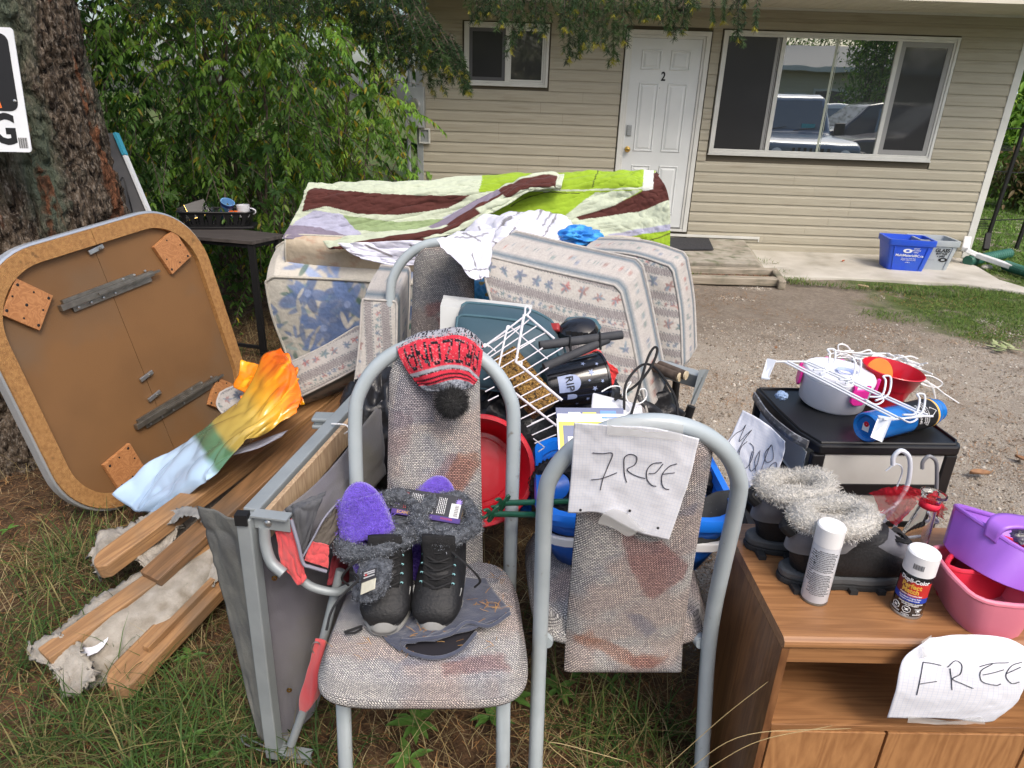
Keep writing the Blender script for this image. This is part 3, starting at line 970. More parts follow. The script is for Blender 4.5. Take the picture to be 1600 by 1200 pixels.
def leaf_batch(P,D,Nn,Ln,Wd,cols,fold=.25,droop=.3):
 """P base (n,3), D direction, Nn normal, length, width -> folded 8-vert leaf"""
 n = len(P)
 D = D/np.linalg.norm(D,axis=1,keepdims=True)
 S = np.cross(D,Nn);S/=np.linalg.norm(S,axis=1,keepdims=True)+1e-9
 Nn = np.cross(S,D)
 ts =[(0,0),(.30,.42),(.62,.40),(1,0)]
 vs =[]
 L_ = Ln[:,None];W_ = Wd[:,None]
 mid =[P+D*L_*t-np.array([0,0,1])*L_*droop*t*t for t,w in ts]
 vs =[mid[0]]
 for(t,w),m in zip(ts[1:3],mid[1:3]):
  vs+=[m+S*W_*w+Nn*W_*w*fold*1.2,m,m-S*W_*w+Nn*W_*w*fold*1.2]
 vs.append(mid[3])
 Vv = np.stack(vs,1).reshape(-1,3)
 q = np.array([[0,2,1,0],[0,3,2,0]])
 tri = np.array([[0,2,1],[0,3,2],[1,2,5],[1,5,4],[2,3,6],[2,6,5],[4,5,7],[5,6,7]])
 F_ =(tri[None]+8*np.arange(n)[:,None,None]).reshape(-1)
 C = np.repeat(cols,8,axis=0)
 return Vv,F_,C
def shrub(name,label,loc,sampler,nb,ll,palette,yellow=.02,nl=(10,22),keep=300,seed=1,droop=(.5,1.1),stems=14,stem_h=2.2,blen=(.25,.55),group=None,wratio=.42):
 r = np.random.RandomState(seed)
 root = thing(name,label,'bush',loc,group=group)
 Ps,Ds,Ns,Ls,Cs =[],[],[],[],[]
 tw = MB()
 for i in range(nb):
  p0,out = sampler(r)
  ln = r.uniform(*blen)
  d = np.array([out[0]+r.normal()*.5,out[1]+r.normal()*.5,r.uniform(-.2,.7)]);d/=np.linalg.norm(d)
  dr_ = r.uniform(*droop)
  k = r.randint(*nl)
  ts = np.linspace(.08,1,k)
  pts = p0[None]+d[None]*ln*ts[:,None]
  pts[:,2]-=dr_*ln*ts**2
  tang = np.gradient(pts,axis=0)
  tang/=np.linalg.norm(tang,axis=1,keepdims=True)
  side = np.cross(tang,[0,0,1.0]);side/=np.linalg.norm(side,axis=1,keepdims=True)+1e-9
  col = np.array(palette[r.randint(len(palette))])*r.uniform(.75,1.25)
  for s_ in(-1,1):
   dd = tang*.55+side*s_*.75+r.normal(size=(k,3))*.18;dd[:,2]-=.45
   Ps.append(pts);Ds.append(dd)
   nn = np.tile([0,0,1.0],(k,1))+r.normal(size=(k,3))*.45;Ns.append(nn)
   Ls.append(ll*r.uniform(.6,1.2,k)*(1.05-.35*ts))
   cc = col[None]*r.uniform(.8,1.2,(k,1));ye = r.rand(k)<yellow
   cc[ye] = np.array([.42,.33,.03])*r.uniform(.7,1.1,(ye.sum(),1))if ye.any()else cc[ye]
   Cs.append(cc)
  if i%2==0:
   tw.tube([tuple(q)for q in pts[::max(1,k//5)]],[.003]*len(pts[::max(1,k//5)]),3,caps=False)
 P,D,Nn,Ls,C = map(np.concatenate,(Ps,Ds,Ns,Ls,Cs))
 dist = np.linalg.norm(P-np.array([0,0,1.6]),axis=1)+(np.abs(P[:,2]-1.2)>1.6)*5
 order = np.argsort(dist)
 own,rest = order[:keep],order[keep:]
 Vv,F_,Cc = leaf_batch(P[rest],D[rest],Nn[rest],Ls[rest],Ls[rest]*wratio,C[rest])
 numpy_mesh('foliage',Vv,F_,3,Cc,M_leaf,'','','stuff',root)
 protos =[]
 for k in range(6):
  Vv,F_,Cc = leaf_batch(np.zeros((1,3)),np.array([[1.0,0,0]]),np.array([[0,0,1.0]]),np.array([ll]),np.array([ll*wratio*(1+.1*(k%3))]),np.array([palette[k%len(palette)]if k<5 else(.42,.33,.03)]),fold=.2+.05*k,droop=.1*k)
  me = bpy.data.meshes.new('leaf');me.from_pydata([tuple(v)for v in Vv],[],[tuple(F_[j:j+3])for j in range(0,len(F_),3)])
  ca = me.color_attributes.new('Col','FLOAT_COLOR','POINT');c4 = np.ones((8,4),dtype=np.float32);c4[:,:3] = Cc;ca.data.foreach_set('color',c4.ravel())
  me.materials.append(M_leaf);protos.append(me)
 Mi = MOF[root.name].inverted()
 for j in own:
  me = protos[5]if C[j][0]>C[j][1]else protos[r.randint(5)]
  o = bpy.data.objects.new('leaf',me);COL.objects.link(o);o.parent = root
  F3 = frame(P[j],V(D[j]),V(Nn[j]).cross(V(D[j])))
  s_ = Ls[j]/ll
  o.matrix_local = Mi@F3@Matrix.Diagonal((s_,s_,s_,1))
 for i in range(stems):
  p0,out = sampler(r)
  b = np.array([loc[0]+r.normal()*.25,loc[1]+r.normal()*.2,0])
  pts =[tuple(b),tuple(b*.6+p0*.4+[0,0,stem_h*.15]),tuple(p0)]
  tw.tube(path(pts,8),[.018,.016,.014,.012,.010,.008,.006,.003],5,caps=False)
 for i in range(stems*14):
  p0,out = sampler(r);d = r.normal(size=3);d/=np.linalg.norm(d)
  ln = r.uniform(.2,.6)
  c_ = p0*.85+np.array(loc)*.15;c_[2] = p0[2]
  tw.tube([tuple(c_),tuple(c_+d*ln*.5+[0,0,.03]),tuple(c_+d*ln)],[.004,.003,.002],3,caps=False)
 part('branches',tw,M_twig,root)
 return root
pal_g =[(.065,.14,.024),(.11,.22,.032),(.045,.10,.022),(.18,.32,.04),(.085,.18,.03)]
pal_l =[(.18,.33,.04),(.13,.26,.035),(.25,.38,.045),(.09,.18,.03)]  # greens raised so the colour carries sky light coming through the leaves
def samp_box(x0,x1,y0,y1,z0,z1,shell=.6):
 def f(r):
  x,z = r.uniform(x0,x1),r.uniform(z0,z1)
  u = r.rand()**1.8
  y = y0+(y1-y0)*u
  cxx =(x0+x1)/2
  x = cxx+(x-cxx)*(1-.25*max(0,(z-z0)/(z1-z0)-.55))
  y+=.25*abs(x-cxx)
  return np.array([x,y,z]),np.array([(x-cxx)*.5,-.8])
 return f
shrub('leafy_bush','tall green bush with narrow drooping leaves between the conifer and the side table',(-3.5,5.5,0),samp_box(-4.6,-2.55,4.75,6.2,.35,3.3),780,.062,pal_g+pal_l[3:],.018,seed=3,keep=100)
shrub('leafy_bush','tall green bush with some yellow leaves behind the black side table',(-2.3,5.6,0),samp_box(-3.0,-1.35,4.85,6.3,.35,3.2),780,.062,pal_g+pal_l,.04,seed=4,keep=100)
shrub('leafy_bush','light green bush in front of the electric meter on the house wall',(-1.75,6.4,0),samp_box(-2.6,-1.12,5.9,7.3,.5,3.2),480,.070,pal_l+pal_g[3:4],.05,seed=6,keep=100)
shrub('background_bush','dark thicket filling the space behind the leafy bushes',(-3.8,8.3,0),samp_box(-7.5,-1.6,7.6,9.0,.2,4.3),420,.14,pal_l+pal_g,.02,seed=9,keep=0,stems=12,blen=(.5,1.1))
def maple_mesh(col,seed):
 r = random.Random(seed)
 pts =[]
 tips =[(-150,.55),(-95,.80),(-48,.92),(0,1.0),(48,.92),(95,.80),(150,.55)]
 out =[(0,-.05)]
 seq =[]
 for i,(a,l)in enumerate(tips):
  seq.append((a-14,l*.62));seq.append((a-7,l*.78));seq.append((a,l));seq.append((a+7,l*.78));seq.append((a+14,l*.62))
  if i<6:seq.append(((a+tips[i+1][0])/2,.42))
 vs =[V((0,0,0))]
 for a,l in seq:
  an = R(a+r.uniform(-3,3));l*=r.uniform(.93,1.07)
  z = -.18*l*l+.05*math.cos(an*3.7)
  vs.append(V((l*math.cos(an),l*math.sin(an),z)))
 fs =[(0,i,i+1)for i in range(1,len(vs)-1)]
 me = bpy.data.meshes.new('maple_leaf');me.from_pydata([tuple(v)for v in vs],[],fs)
 ca = me.color_attributes.new('Col','FLOAT_COLOR','POINT');c4 = np.ones((len(vs),4),dtype=np.float32);c4[:,:3] = col;ca.data.foreach_set('color',c4.ravel())
 me.materials.append(M_leaf);return me
mm_ =[maple_mesh(c,i)for i,c in enumerate([(.06,.135,.03),(.05,.115,.028),(.075,.16,.03),(.04,.09,.022),(.09,.18,.035)])]
root = thing('maple_sapling','young maple with broad lobed leaves behind the black side table','sapling',(-1.75,4.75,0))
tw = MB();r = random.Random(8)
Mi = MOF[root.name].inverted()
for(x,y,n,sp)in((430,235,9,26),(420,330,32,45),(375,250,8,25),(440,390,14,25),(350,420,40,45),(380,470,34,38),(300,395,16,30),(420,440,14,22),(255,330,8,20),(360,520,10,25)):
 for i in range(n):
  p = Py(x+r.gauss(0,sp),y+r.gauss(0,sp*.75),4.72+r.uniform(-.2,.35))
  if p.z<.12:continue
  o = bpy.data.objects.new('leaf',mm_[r.randrange(5)]);COL.objects.link(o);o.parent = root
  s_ = r.uniform(.045,.085)
  Rm = Matrix.Rotation(r.uniform(0,6.28),4,'Z')@Matrix.Rotation(r.uniform(.3,1.2),4,'Y')@Matrix.Rotation(r.uniform(-.5,.5),4,'X')
  o.matrix_local = Mi@Matrix.Translation(p)@Matrix.Rotation(-.4,4,'X')@Rm@Matrix.Diagonal((s_,s_,s_,1))
  if i%3==0:tw.tube([p,p+V((r.uniform(-.1,.1),.12,-.12)),(p.x*.5-1.75*.5,4.95,max(.1,p.z-.5))],[.002,.003,.005],3)
part('stem',tw.tube([V((-1.75,4.95,0)),V((-1.8,4.95,.8)),V((-1.7,4.9,1.5))],[.014,.011,.006],6),M_twig,root)
def needle_twigs(root,twigs,seed,cols,tipcol=(.30,.27,.03),nlen=.024,dens=900):
 r = np.random.RandomState(seed)
 VV,FF,CC =[],[],[];base = 0
 tw = MB()
 for(pts,tip)in twigs:
  pp = catmull([tuple(p)for p in pts],np.linspace(0,1,14))
  L_ = np.linalg.norm(np.diff(pp,axis=0),axis=1).sum()
  tw.tube([tuple(q)for q in pp],[.0035*(1-.8*i/13)for i in range(14)],3,caps=False)
  n = max(12,int(L_*dens))
  t = r.rand(n)
  P = catmull([tuple(p)for p in pts],t)
  D = catmull([tuple(p)for p in pts],np.clip(t+.02,0,1))-catmull([tuple(p)for p in pts],np.clip(t-.02,0,1))
  D/=np.linalg.norm(D,axis=1,keepdims=True)+1e-9
  rv = r.normal(size=(n,3));rv-=D*(rv*D).sum(1,keepdims=True);rv/=np.linalg.norm(rv,axis=1,keepdims=True)
  nd = D*.75+rv*.75+r.normal(size=(n,3))*.1;nd/=np.linalg.norm(nd,axis=1,keepdims=True)
  sd_ = np.cross(nd,r.normal(size=(n,3)));sd_/=np.linalg.norm(sd_,axis=1,keepdims=True)
  ln = nlen*r.uniform(.7,1.25,(n,1));w = .0014
  a,b,c,d = P-sd_*w,P+sd_*w,P+nd*ln+sd_*w*.5,P+nd*ln-sd_*w*.5
  VV.append(np.stack([a,b,c,d],1).reshape(-1,3))
  FF.append(np.arange(4*n)+base);base+=4*n
  col = np.array(cols[r.randint(len(cols))])[None]*r.uniform(.7,1.25,(n,1))
  if tip:
   m =(t>tip)[:,None];col = np.where(m,np.array(tipcol)[None]*r.uniform(.7,1.3,(n,1)),col)
  CC.append(np.repeat(col,4,axis=0))
 numpy_mesh('needles',np.concatenate(VV),np.concatenate(FF),4,np.concatenate(CC),M_needle,'','','stuff',root)
 part('twigs',tw,M_twig,root)
ncol =[(.035,.075,.022),(.028,.055,.02),(.05,.095,.025),(.04,.08,.03)]
r = random.Random(21)
def hang(x,y0,y1,Y_,sway=0,n=1,spread=0,fan=True):
 """one drooping spray: main shoot + side shoots"""
 out =[]
 for i in range(n):
  xx = x+r.uniform(-spread,spread);yy = y1+r.uniform(-.25,.08)*(y1-y0)
  Yi = Y_+r.uniform(-.25,.25)
  a = Py(xx-sway,y0,Yi+.1);b = Py(xx-sway*.3,y0*.4+yy*.6,Yi);c = Py(xx,yy,Yi-.02)
  out.append(([a,b,c],.88))
  if fan:
   ln =(a-c).length
   k = int(ln/.035)
   for j in range(k):
    t_ =(j+.5)/k
    p = a.lerp(b,t_/.6)if t_<.6 else b.lerp(c,(t_-.6)/.4)
    s_ =(1 if j%2 else-1)
    l2 = r.uniform(.05,.13)*(1.15-t_*.8)
    q = p+V((s_*l2*.5,r.uniform(-.04,.04),-l2*.75))
    out.append(([p,(p+q)/2+V((s_*.01,0,.008)),q],.85 if r.random()<.3 else 0))
 return out
tree_b = tree
tw =[]
spec =[(735,60,150,4.0,60),(720,20,130,4.1,50),(700,10,110,4.1,50),(680,-20,90,4.2,30),(660,-20,70,4.2,20),(640,-20,95,4.3,20),(620,-30,70,4.3,10),(745,-30,42,4.0,0),(765,-30,35,4.0,0),(785,-30,40,4.0,0),(801,-20,88,3.9,-6),(815,-20,76,3.9,-4),(852,-20,78,3.9,-8),(835,-30,45,4,0),(880,-30,60,3.9,0),(888,-30,98,3.9,0),(905,-30,92,3.9,0),(911,-30,108,3.9,0),(930,-30,104,3.9,0),(945,-30,85,3.9,0),(957,-30,105,3.8,-3),(972,-30,66,3.8,0),(998,-30,30,3.8,0),(1010,-30,42,3.8,-10),(1028,-30,40,3.8,-8),(1044,-30,52,3.8,0),(1070,-30,50,3.8,0),(1085,-30,20,3.8,0),(1115,-30,42,3.7,0),(1129,-30,38,3.7,0),(1152,-30,60,3.7,-2),(1178,-30,48,3.7,-10),(1165,-30,20,3.7,0)]
for(x,y0,y1,Y_,sw)in spec:
 tw+=hang(x,y0,y1,Y_,sw,1,3,fan=(x<1100 or r.random()<.3))
for i in range(30):
 x = 560+i*6;tw+=hang(x,-30+i*3,45+r.uniform(0,60)+i*2,4.3,25,1,6)
for i in range(44):
 x = 205+i*9.5;tw+=hang(x,-40,10+r.uniform(0,45),4.4-r.uniform(0,.5),r.uniform(-10,25),1,8)
bough = thing('conifer_bough','drooping green conifer branches with yellow tips hanging in front of the house wall','branch',Py(700,-60,4.1))
needle_twigs(bough,tw,5,ncol)
mb = MB()
a = V((-2.9,3.5,3.3))
for(x,Y_)in((650,4.3),(900,3.95),(1100,3.75),(420,4.3)):
 e = Py(x,-60,Y_)
 mb.tube(path([a,(a+e)/2+V((0,0,.15)),e],10),[.035-.0028*i for i in range(10)],6)
part('limb',mb,M_twig,bough)
r = random.Random(4);tw =[]
for i in range(80):
 an = r.uniform(0,6.28);rr_ = r.uniform(.4,3.4);z = r.uniform(3.6,7.5)
 c = V((-2.6+rr_*math.cos(an),3.4+rr_*math.sin(an),z-.25*rr_))
 for j in range(6):
  d = V((r.gauss(0,.3),r.gauss(0,.3),r.uniform(-.5,-.1)))
  tw.append(([c,c+d*.5+V((0,0,.05)),c+d],0))
VV,FF,CC,base =[],[],[],0
rn = np.random.RandomState(3)
for pts,_ in tw:
 n = 26;t = rn.rand(n,1)
 P = np.array(pts[0])*(1-t)+np.array(pts[2])*t
 nd = rn.normal(size=(n,3));nd/=np.linalg.norm(nd,axis=1,keepdims=True);sd_ = np.cross(nd,rn.normal(size=(n,3)));sd_/=np.linalg.norm(sd_,axis=1,keepdims=True)
 VV.append(np.stack([P-sd_*.006,P+sd_*.006,P+nd*.12+sd_*.004,P+nd*.12-sd_*.004],1).reshape(-1,3));FF.append(np.arange(4*n)+base);base+=4*n
 CC.append(np.tile([.04,.07,.03],(4*n,1)))
numpy_mesh('crown',np.concatenate(VV),np.concatenate(FF),4,np.concatenate(CC),M_needle,'','','stuff',tree)
def far_bush(name,label,c,sx,sy,sz,n,pal,seed,ll=.16,cat='bush'):
 r = np.random.RandomState(seed)
 root = thing(name,label,cat,(c[0],c[1],0))
 k = 26
 cl = np.stack([r.normal(size=k)*sx*.5+c[0],r.normal(size=k)*sy*.5+c[1],r.uniform(.1,1,k)*sz],1)
 j = r.randint(k,size=n)
 P = cl[j]+r.normal(size=(n,3))*np.array([sx,sy,sz*.5])*.18
 P[:,2] = np.abs(P[:,2])
 D = r.normal(size=(n,3));D[:,2]-=.5
 cc = np.array(pal)[r.randint(len(pal),size=n)]*(.7+.6*r.rand(k))[j][:,None]
 Vv,F_,Cc = leaf_batch(P,D,r.normal(size=(n,3))+[0,0,1],ll*r.uniform(.6,1.3,n),ll*.45*r.uniform(.6,1.3,n),cc)
 numpy_mesh('foliage',Vv,F_,3,Cc,M_leaf,'','','stuff',root)
 mb = MB()
 for q in cl[:10]:
  mb.tube([(c[0],c[1],0),((c[0]+q[0])/2,(c[1]+q[1])/2,q[2]*.6),tuple(q)],[.05,.03,.01],5)
 part('stems',mb,M_twig,root)
far_bush('far_shrub','sunlit green shrub at the end of the lawn right of the house',(11.5,15.5),3.0,1.5,3.2,9000,pal_l+pal_g[3:],31)
far_bush('far_shrub','dry brown green shrub low behind the black rack',(9.4,12.8),1.2,.8,1.5,4500,[(.12,.12,.04),(.16,.11,.05),(.08,.13,.03)],32,ll=.12)
far_bush('far_tree','tall green tree beyond the lawn behind the string lights',(13,19),4,2,7.5,9000,pal_g,33,ll=.3,cat='tree')
# =============================================================# --- GROUND COVER
def blades(name,label,cat,pts,h,w,cols,mt,lean=.5,curl=.6,seed=1):
 n = len(pts);r = np.random.RandomState(seed)
 an = r.uniform(0,2*math.pi,n);d = np.stack([np.cos(an),np.sin(an),0*an],1)
 s = np.stack([-np.sin(an),np.cos(an),0*an],1)
 h = h[:,None];w = w[:,None]
 le =(r.rand(n,1)**.8)*lean
 cu = r.rand(n,1)*curl
 vs =[]
 for t,ww in((0,1),(.35,.85),(.7,.55),(1,.0)):
  p = pts+d*h*(le*t+cu*t*t)+np.array([0,0,1.0])*h*(t-.45*(le+cu)*t*t)
  if ww>0:vs+=[p-s*w*ww/2,p+s*w*ww/2]
  else:vs+=[p]
 Vv = np.stack(vs,1).reshape(-1,3)
 tri = np.array([[0,1,3],[0,3,2],[2,3,5],[2,5,4],[4,5,6]])
 F_ =(tri[None]+7*np.arange(n)[:,None,None]).reshape(-1)
 C = np.repeat(cols,7,axis=0)
 return numpy_mesh(name,Vv,F_,3,C,mt,label,cat)
def region(n,x0,x1,y0,y1,f,seed,dens=None):
 r = np.random.RandomState(seed)
 out =[]
 X = r.uniform(x0,x1,n*6);Yv = r.uniform(y0,y1,n*6)
 m = f(X,Yv,r)
 X,Yv = X[m][:n],Yv[m][:n]
 Zv = np.array([gz(a,b)for a,b in zip(X,Yv)])
 return np.stack([X,Yv,Zv],1)
def pal(n,cs,seed,v=.3):
 r = np.random.RandomState(seed);return np.array(cs)[r.randint(len(cs),size=n)]*r.uniform(1-v,1+v,(n,1))
M_grass = mat('grass',(1,1,1),(.85,.85,.85),rough=.6,scale=5,vcol=True,translucent=.3,spec=.3)
M_litter = mat('dry_litter',(1,1,1),(.7,.7,.7),rough=.9,scale=15,vcol=True,spec=.2)
def left_f(X,Y_,r):
 k = vnoise(X*2.2+9,Y_*2.2+9,4,3)
 edge =(X<.62+.15*np.sin(Y_*3))
 clear =((X+.05)**2/.30+(Y_-1.25)**2/.12)<1
 return edge&(k>-.06+.4*r.rand(len(X))+.5*clear)
P = region(7500,-3.6,.8,.75,4.6,left_f,2)
n = len(P)
rg = np.random.RandomState(5)
blades('grass','green and straw coloured grass growing through needle litter in the foreground','grass',P,rg.uniform(.035,.13,n)*np.where(P[:,1]<2,1,.7),rg.uniform(.0018,.0042,n),pal(n,[(.055,.105,.022),(.045,.085,.018),(.075,.125,.03),(.10,.13,.035),(.28,.22,.10),(.22,.17,.08)],6),M_grass,lean=.7,curl=.9,seed=7)
P = region(10000,-3.4,.9,.75,5,lambda X,Y_,r:(X<.75)&(vnoise(X*1.5,Y_*1.5,8,3)>-.15),12)
n = len(P)
blades('dry_grass','long dead straw stalks lying over the needle litter','dead grass',P,rg.uniform(.06,.22,n),rg.uniform(.0012,.0026,n),pal(n,[(.34,.26,.12),(.26,.19,.085),(.42,.34,.18),(.20,.14,.07)],16),M_litter,lean=1.3,curl=1.0,seed=17)
T_ =[Pz(x,y,0)for x,y in((120,1130),(200,1160),(60,1180),(260,1100),(330,1130),(150,960),(80,900),(40,1010),(230,990),(470,1190),(380,1180),(1000,1150),(900,1120),(960,1190),(110,860),(300,1190),(250,1180))]
PP =[]
for t_ in T_:
 m = 90;a = rg.normal(size=(m,2))*.07
 PP.append(np.stack([t_.x+a[:,0],t_.y+a[:,1],np.zeros(m)-.01],1))
P = np.concatenate(PP);n = len(P)
blades('grass_tufts','longer green grass tufts in the lower left foreground','grass',P,rg.uniform(.08,.22,n),rg.uniform(.0025,.005,n),pal(n,[(.06,.125,.028),(.08,.15,.03),(.05,.10,.025),(.12,.16,.04),(.25,.22,.09)],26),M_grass,lean=.9,curl=1.1,seed=27)
def patch_f(X,Y_,r):
 k = vnoise(X*1.6+3,Y_*1.6,14,3)
 m = sstep(3.0,3.7,X+k*.9)*sstep(4.7,5.2,Y_+k*.5)*(Y_<6.75+.05*k)
 m = np.maximum(m,((X>5.2)|((X>4.95)&(Y_<6.9)))*1.0)
 return r.rand(len(X))<m*np.clip(.45+k,.1,1)
P = region(34000,2.9,6.2,4.3,8.6,patch_f,31);n = len(P)
blades('lawn_patch','short bright green grass patch in front of the concrete path','grass',P,rg.uniform(.018,.05,n),rg.uniform(.003,.006,n),pal(n,[(.11,.20,.035),(.15,.25,.04),(.08,.15,.03),(.20,.24,.07)],36),M_grass,lean=1.1,curl=1.0,seed=37)
P = region(30000,5.2,15,7.5,19,lambda X,Y_,r:(X>5.25)&(X/Y_<.85)&(X/Y_>.55),41);n = len(P)
blades('lawn','bright green lawn beside the house','grass',P,rg.uniform(.04,.10,n),rg.uniform(.006,.014,n),pal(n,[(.13,.25,.04),(.17,.29,.045),(.10,.19,.03)],46),M_grass,lean=1.0,curl=1.0,seed=47)
PP =[]
for(x,y,k)in((1080,433,80),(1150,442,50),(1185,440,70),(1200,415,60),(1215,428,60),(1235,440,160),(1260,445,120),(1300,447,80),(1340,452,100),(1180,410,50),(1420,458,120),(1480,462,120),(1380,452,120)):
 c = Pz(x,y,0);a = rg.normal(size=(k,2))*[.09,.03]
 PP.append(np.stack([c.x+a[:,0],c.y+a[:,1],np.zeros(k)],1))
P = np.concatenate(PP);n = len(P)
blades('edge_weeds','weeds and grass growing along the edge of path and doorstep','weeds',P,rg.uniform(.03,.09,n),rg.uniform(.003,.007,n),pal(n,[(.10,.20,.035),(.14,.24,.04),(.07,.13,.03),(.22,.20,.08)],56),M_grass,lean=1.0,curl=.8,seed=57)
def sticks(name,label,cat,P,ln,w,cols,seed,tilt=.25,lift=.006):
 n = len(P);r = np.random.RandomState(seed)
 an = r.uniform(0,2*math.pi,n);ti = r.normal(size=n)*tilt
 d = np.stack([np.cos(an)*np.cos(ti),np.sin(an)*np.cos(ti),np.abs(np.sin(ti))],1);s = np.stack([-np.sin(an),np.cos(an),0*an],1)
 P = P+np.array([0,0,1])*r.uniform(.0,lift,(n,1));ln = ln[:,None];w = w[:,None]
 mid = P+d*ln*.5+s*ln*r.normal(size=(n,1))*.06+[0,0,.001]
 e = P+d*ln
 up_ = np.array([0,0,1.0])*w*.5
 Vv = np.stack([P-s*w/2,P+s*w/2,mid-s*w/2+up_,mid+s*w/2+up_,e-s*w/3,e+s*w/3],1).reshape(-1,3)
 q = np.array([[0,1,3,2],[2,3,5,4]])
 F_ =(q[None]+6*np.arange(n)[:,None,None]).reshape(-1)
 return numpy_mesh(name,Vv,F_,4,np.repeat(cols,6,axis=0),M_litter,label,cat)
P = region(52000,-3.6,1.1,.75,4.8,lambda X,Y_,r:(X<.55+.5*r.rand(len(X)))|(Y_<1.5),61);n = len(P)
sticks('needle_litter','brown fallen conifer needles covering the ground in the foreground','needle litter',P,rg.uniform(.015,.05,n),rg.uniform(.0012,.0024,n),pal(n,[(.30,.15,.06),(.22,.11,.05),(.40,.22,.09),(.14,.075,.035),(.34,.25,.14)],66),67,lift=.012)
P = region(8000,.3,4.5,2.0,6.7,lambda X,Y_,r:vnoise(X*1.8,Y_*1.8,18,3)>0,71);n = len(P)
sticks('needle_scatter','scattered orange brown needles on the bare yard','needle litter',P,rg.uniform(.015,.05,n),rg.uniform(.0015,.003,n),pal(n,[(.38,.20,.08),(.28,.15,.07),(.18,.11,.06)],76),77)
def gravel(P,s,cols,seed,label,name='gravel'):
 n = len(P);r = np.random.RandomState(seed)
 base = np.array([[1,0,0],[-1,0,0],[0,1,0],[0,-1,0],[0,0,.8],[0,0,-.6]],float)
 Q = base[None]*r.uniform(.55,1.3,(n,6,1))*s[:,None,None]
 an = r.uniform(0,6.28,n);c,d = np.cos(an)[:,None],np.sin(an)[:,None]
 X = Q[...,0]*c-Q[...,1]*d;Y_ = Q[...,0]*d+Q[...,1]*c
 Vv = np.stack([X,Y_,Q[...,2]],-1)+P[:,None,:]
 tri = np.array([[0,2,4],[2,1,4],[1,3,4],[3,0,4],[2,0,5],[1,2,5],[3,1,5],[0,3,5]])
 F_ =(tri[None]+6*np.arange(n)[:,None,None]).reshape(-1)
 return numpy_mesh(name,Vv.reshape(-1,3),F_,3,np.repeat(cols,6,axis=0),M_litter,label,'gravel')
def gf(X,Y_,r):
 k = vnoise(X*1.7+5,Y_*1.7,24,3)
 return(r.rand(len(X))<np.clip(.35+k*.9,.05,1))&((Y_<5.4)|(k>.25))&(X/Y_<.95)
P = region(60000,.45,5.2,1.7,6.7,gf,81);n = len(P)
gravel(P,rg.uniform(.002,.006,n)*(1+(rg.rand(n)<.05)*1.6),pal(n,[(.40,.35,.29),(.48,.44,.37),(.30,.25,.20),(.20,.16,.12),(.56,.52,.46),(.36,.28,.20)],86),87,'small pale gravel scattered over the yard')
M_dl = mat('dead_leaf',(.25,.13,.07),(.36,.20,.10),rough=.8,scale=30)
for k,(x,y,s,lab,m_)in enumerate([(1530,742,.05,'curled brown dead leaf on gravel right of the drawer tower',M_dl),(1212,545,.025,'small reddish dead leaf on gravel left of the white cables',M_dl),(1348,449,.05,'pale dead leaf at the path edge',mat('pale_leaf',(.50,.36,.24),rough=.8)),(1317,409,.03,'orange dead leaf on the concrete path',mat('orange_leaf',(.45,.12,.05),rough=.8)),(1598,720,.04,'dark dead leaf on gravel at the right edge',M_dl)]):
 c = Pz(x,y,.004 if y>420 else.024)
 t = thing('dead_leaf',lab,'leaf',c,(0,0,k*1.3),group='dead leaves on the yard')
 A = np.zeros((7,5,3))
 for i in range(7):
  for j in range(5):
   u,w = i/6*2-1,j/4*2-1
   A[i,j] =(u*s,w*s*.45*max(0.02,1-u*u),.004+.35*s*w*w+.2*s*abs(u)**2*(k%2))
 part('blade',MB().grid(A),m_,t,wl=0,sm='all',solid=.0006)
t = thing('cut_weeds','pulled wilted green weed lying on the gravel at right','weed',Pz(1570,543,0))
mb = MB()
for i in range(16):
 an = rnd.random()*6.28;L_ = rnd.uniform(.05,.13)
 c = Pz(1570,543,.01)+V((rnd.gauss(0,.05),rnd.gauss(0,.03),0));d = V((math.cos(an),math.sin(an),.15))
 s = V((-d.y,d.x,0))*.018
 mb.add([c,c+d*L_*.4+s,c+d*L_,c+d*L_*.4-s],[(0,1,2,3)])
part('leaves',mb,mat('wilted_leaf',(.22,.28,.10),(.40,.42,.22),rough=.7,scale=30),t)
M_weed = mat('weed_leaf',(.075,.17,.03),(.11,.22,.04),rough=.5,scale=20,translucent=.25)
for k,(x,y,n,s,lab)in enumerate([(650,1140,9,.07,'dandelion rosette under the front edge of the boot chair'),(765,1130,7,.06,'small leafy weed beneath the right side of the boot chair'),(800,1100,5,.07,'broad leaf weed beside the front right leg of the boot chair'),(870,1085,6,.06,'leafy weed behind the right leg of the boot chair'),(910,1050,6,.06,'weed below the lifted edge of the FREE chair'),(955,1075,3,.045,'single round weed leaf under the FREE chair'),(300,1160,4,.035,'tiny round weed below the long plank'),(330,1195,4,.03,'tiny weed at the bottom edge left of the steel frame'),(15,835,4,.035,'small weed in brown needles at the left edge'),(640,1195,6,.06,'weed at the bottom edge between the chair legs'),(300,1035,4,.05,'weed beside the lower end of the long plank')]):
 c = Pz(x,y,0)
 t = thing('weed',lab,'weed',c,group='broad leaved weeds')
 for i in range(n):
  an = i/n*6.28+rnd.random();ln = s*rnd.uniform(.8,1.3)
  A = np.zeros((7,3,3))
  for a_ in range(7):
   u = a_/6
   wv = ln*.15*math.sin(math.pi*min(1,u**.8))*(1+.25*(a_%2))
   for b_ in range(3):
    w =(b_-1)*wv
    x_ = ln*u;z_ = .02+ln*(.45*u-.45*u*u)+abs(b_-1)*.004
    A[a_,b_] =(x_*math.cos(an)-w*math.sin(an),x_*math.sin(an)+w*math.cos(an),z_)
  part('leaf',MB().grid(A),M_weed,t,wl=0,sm='all')
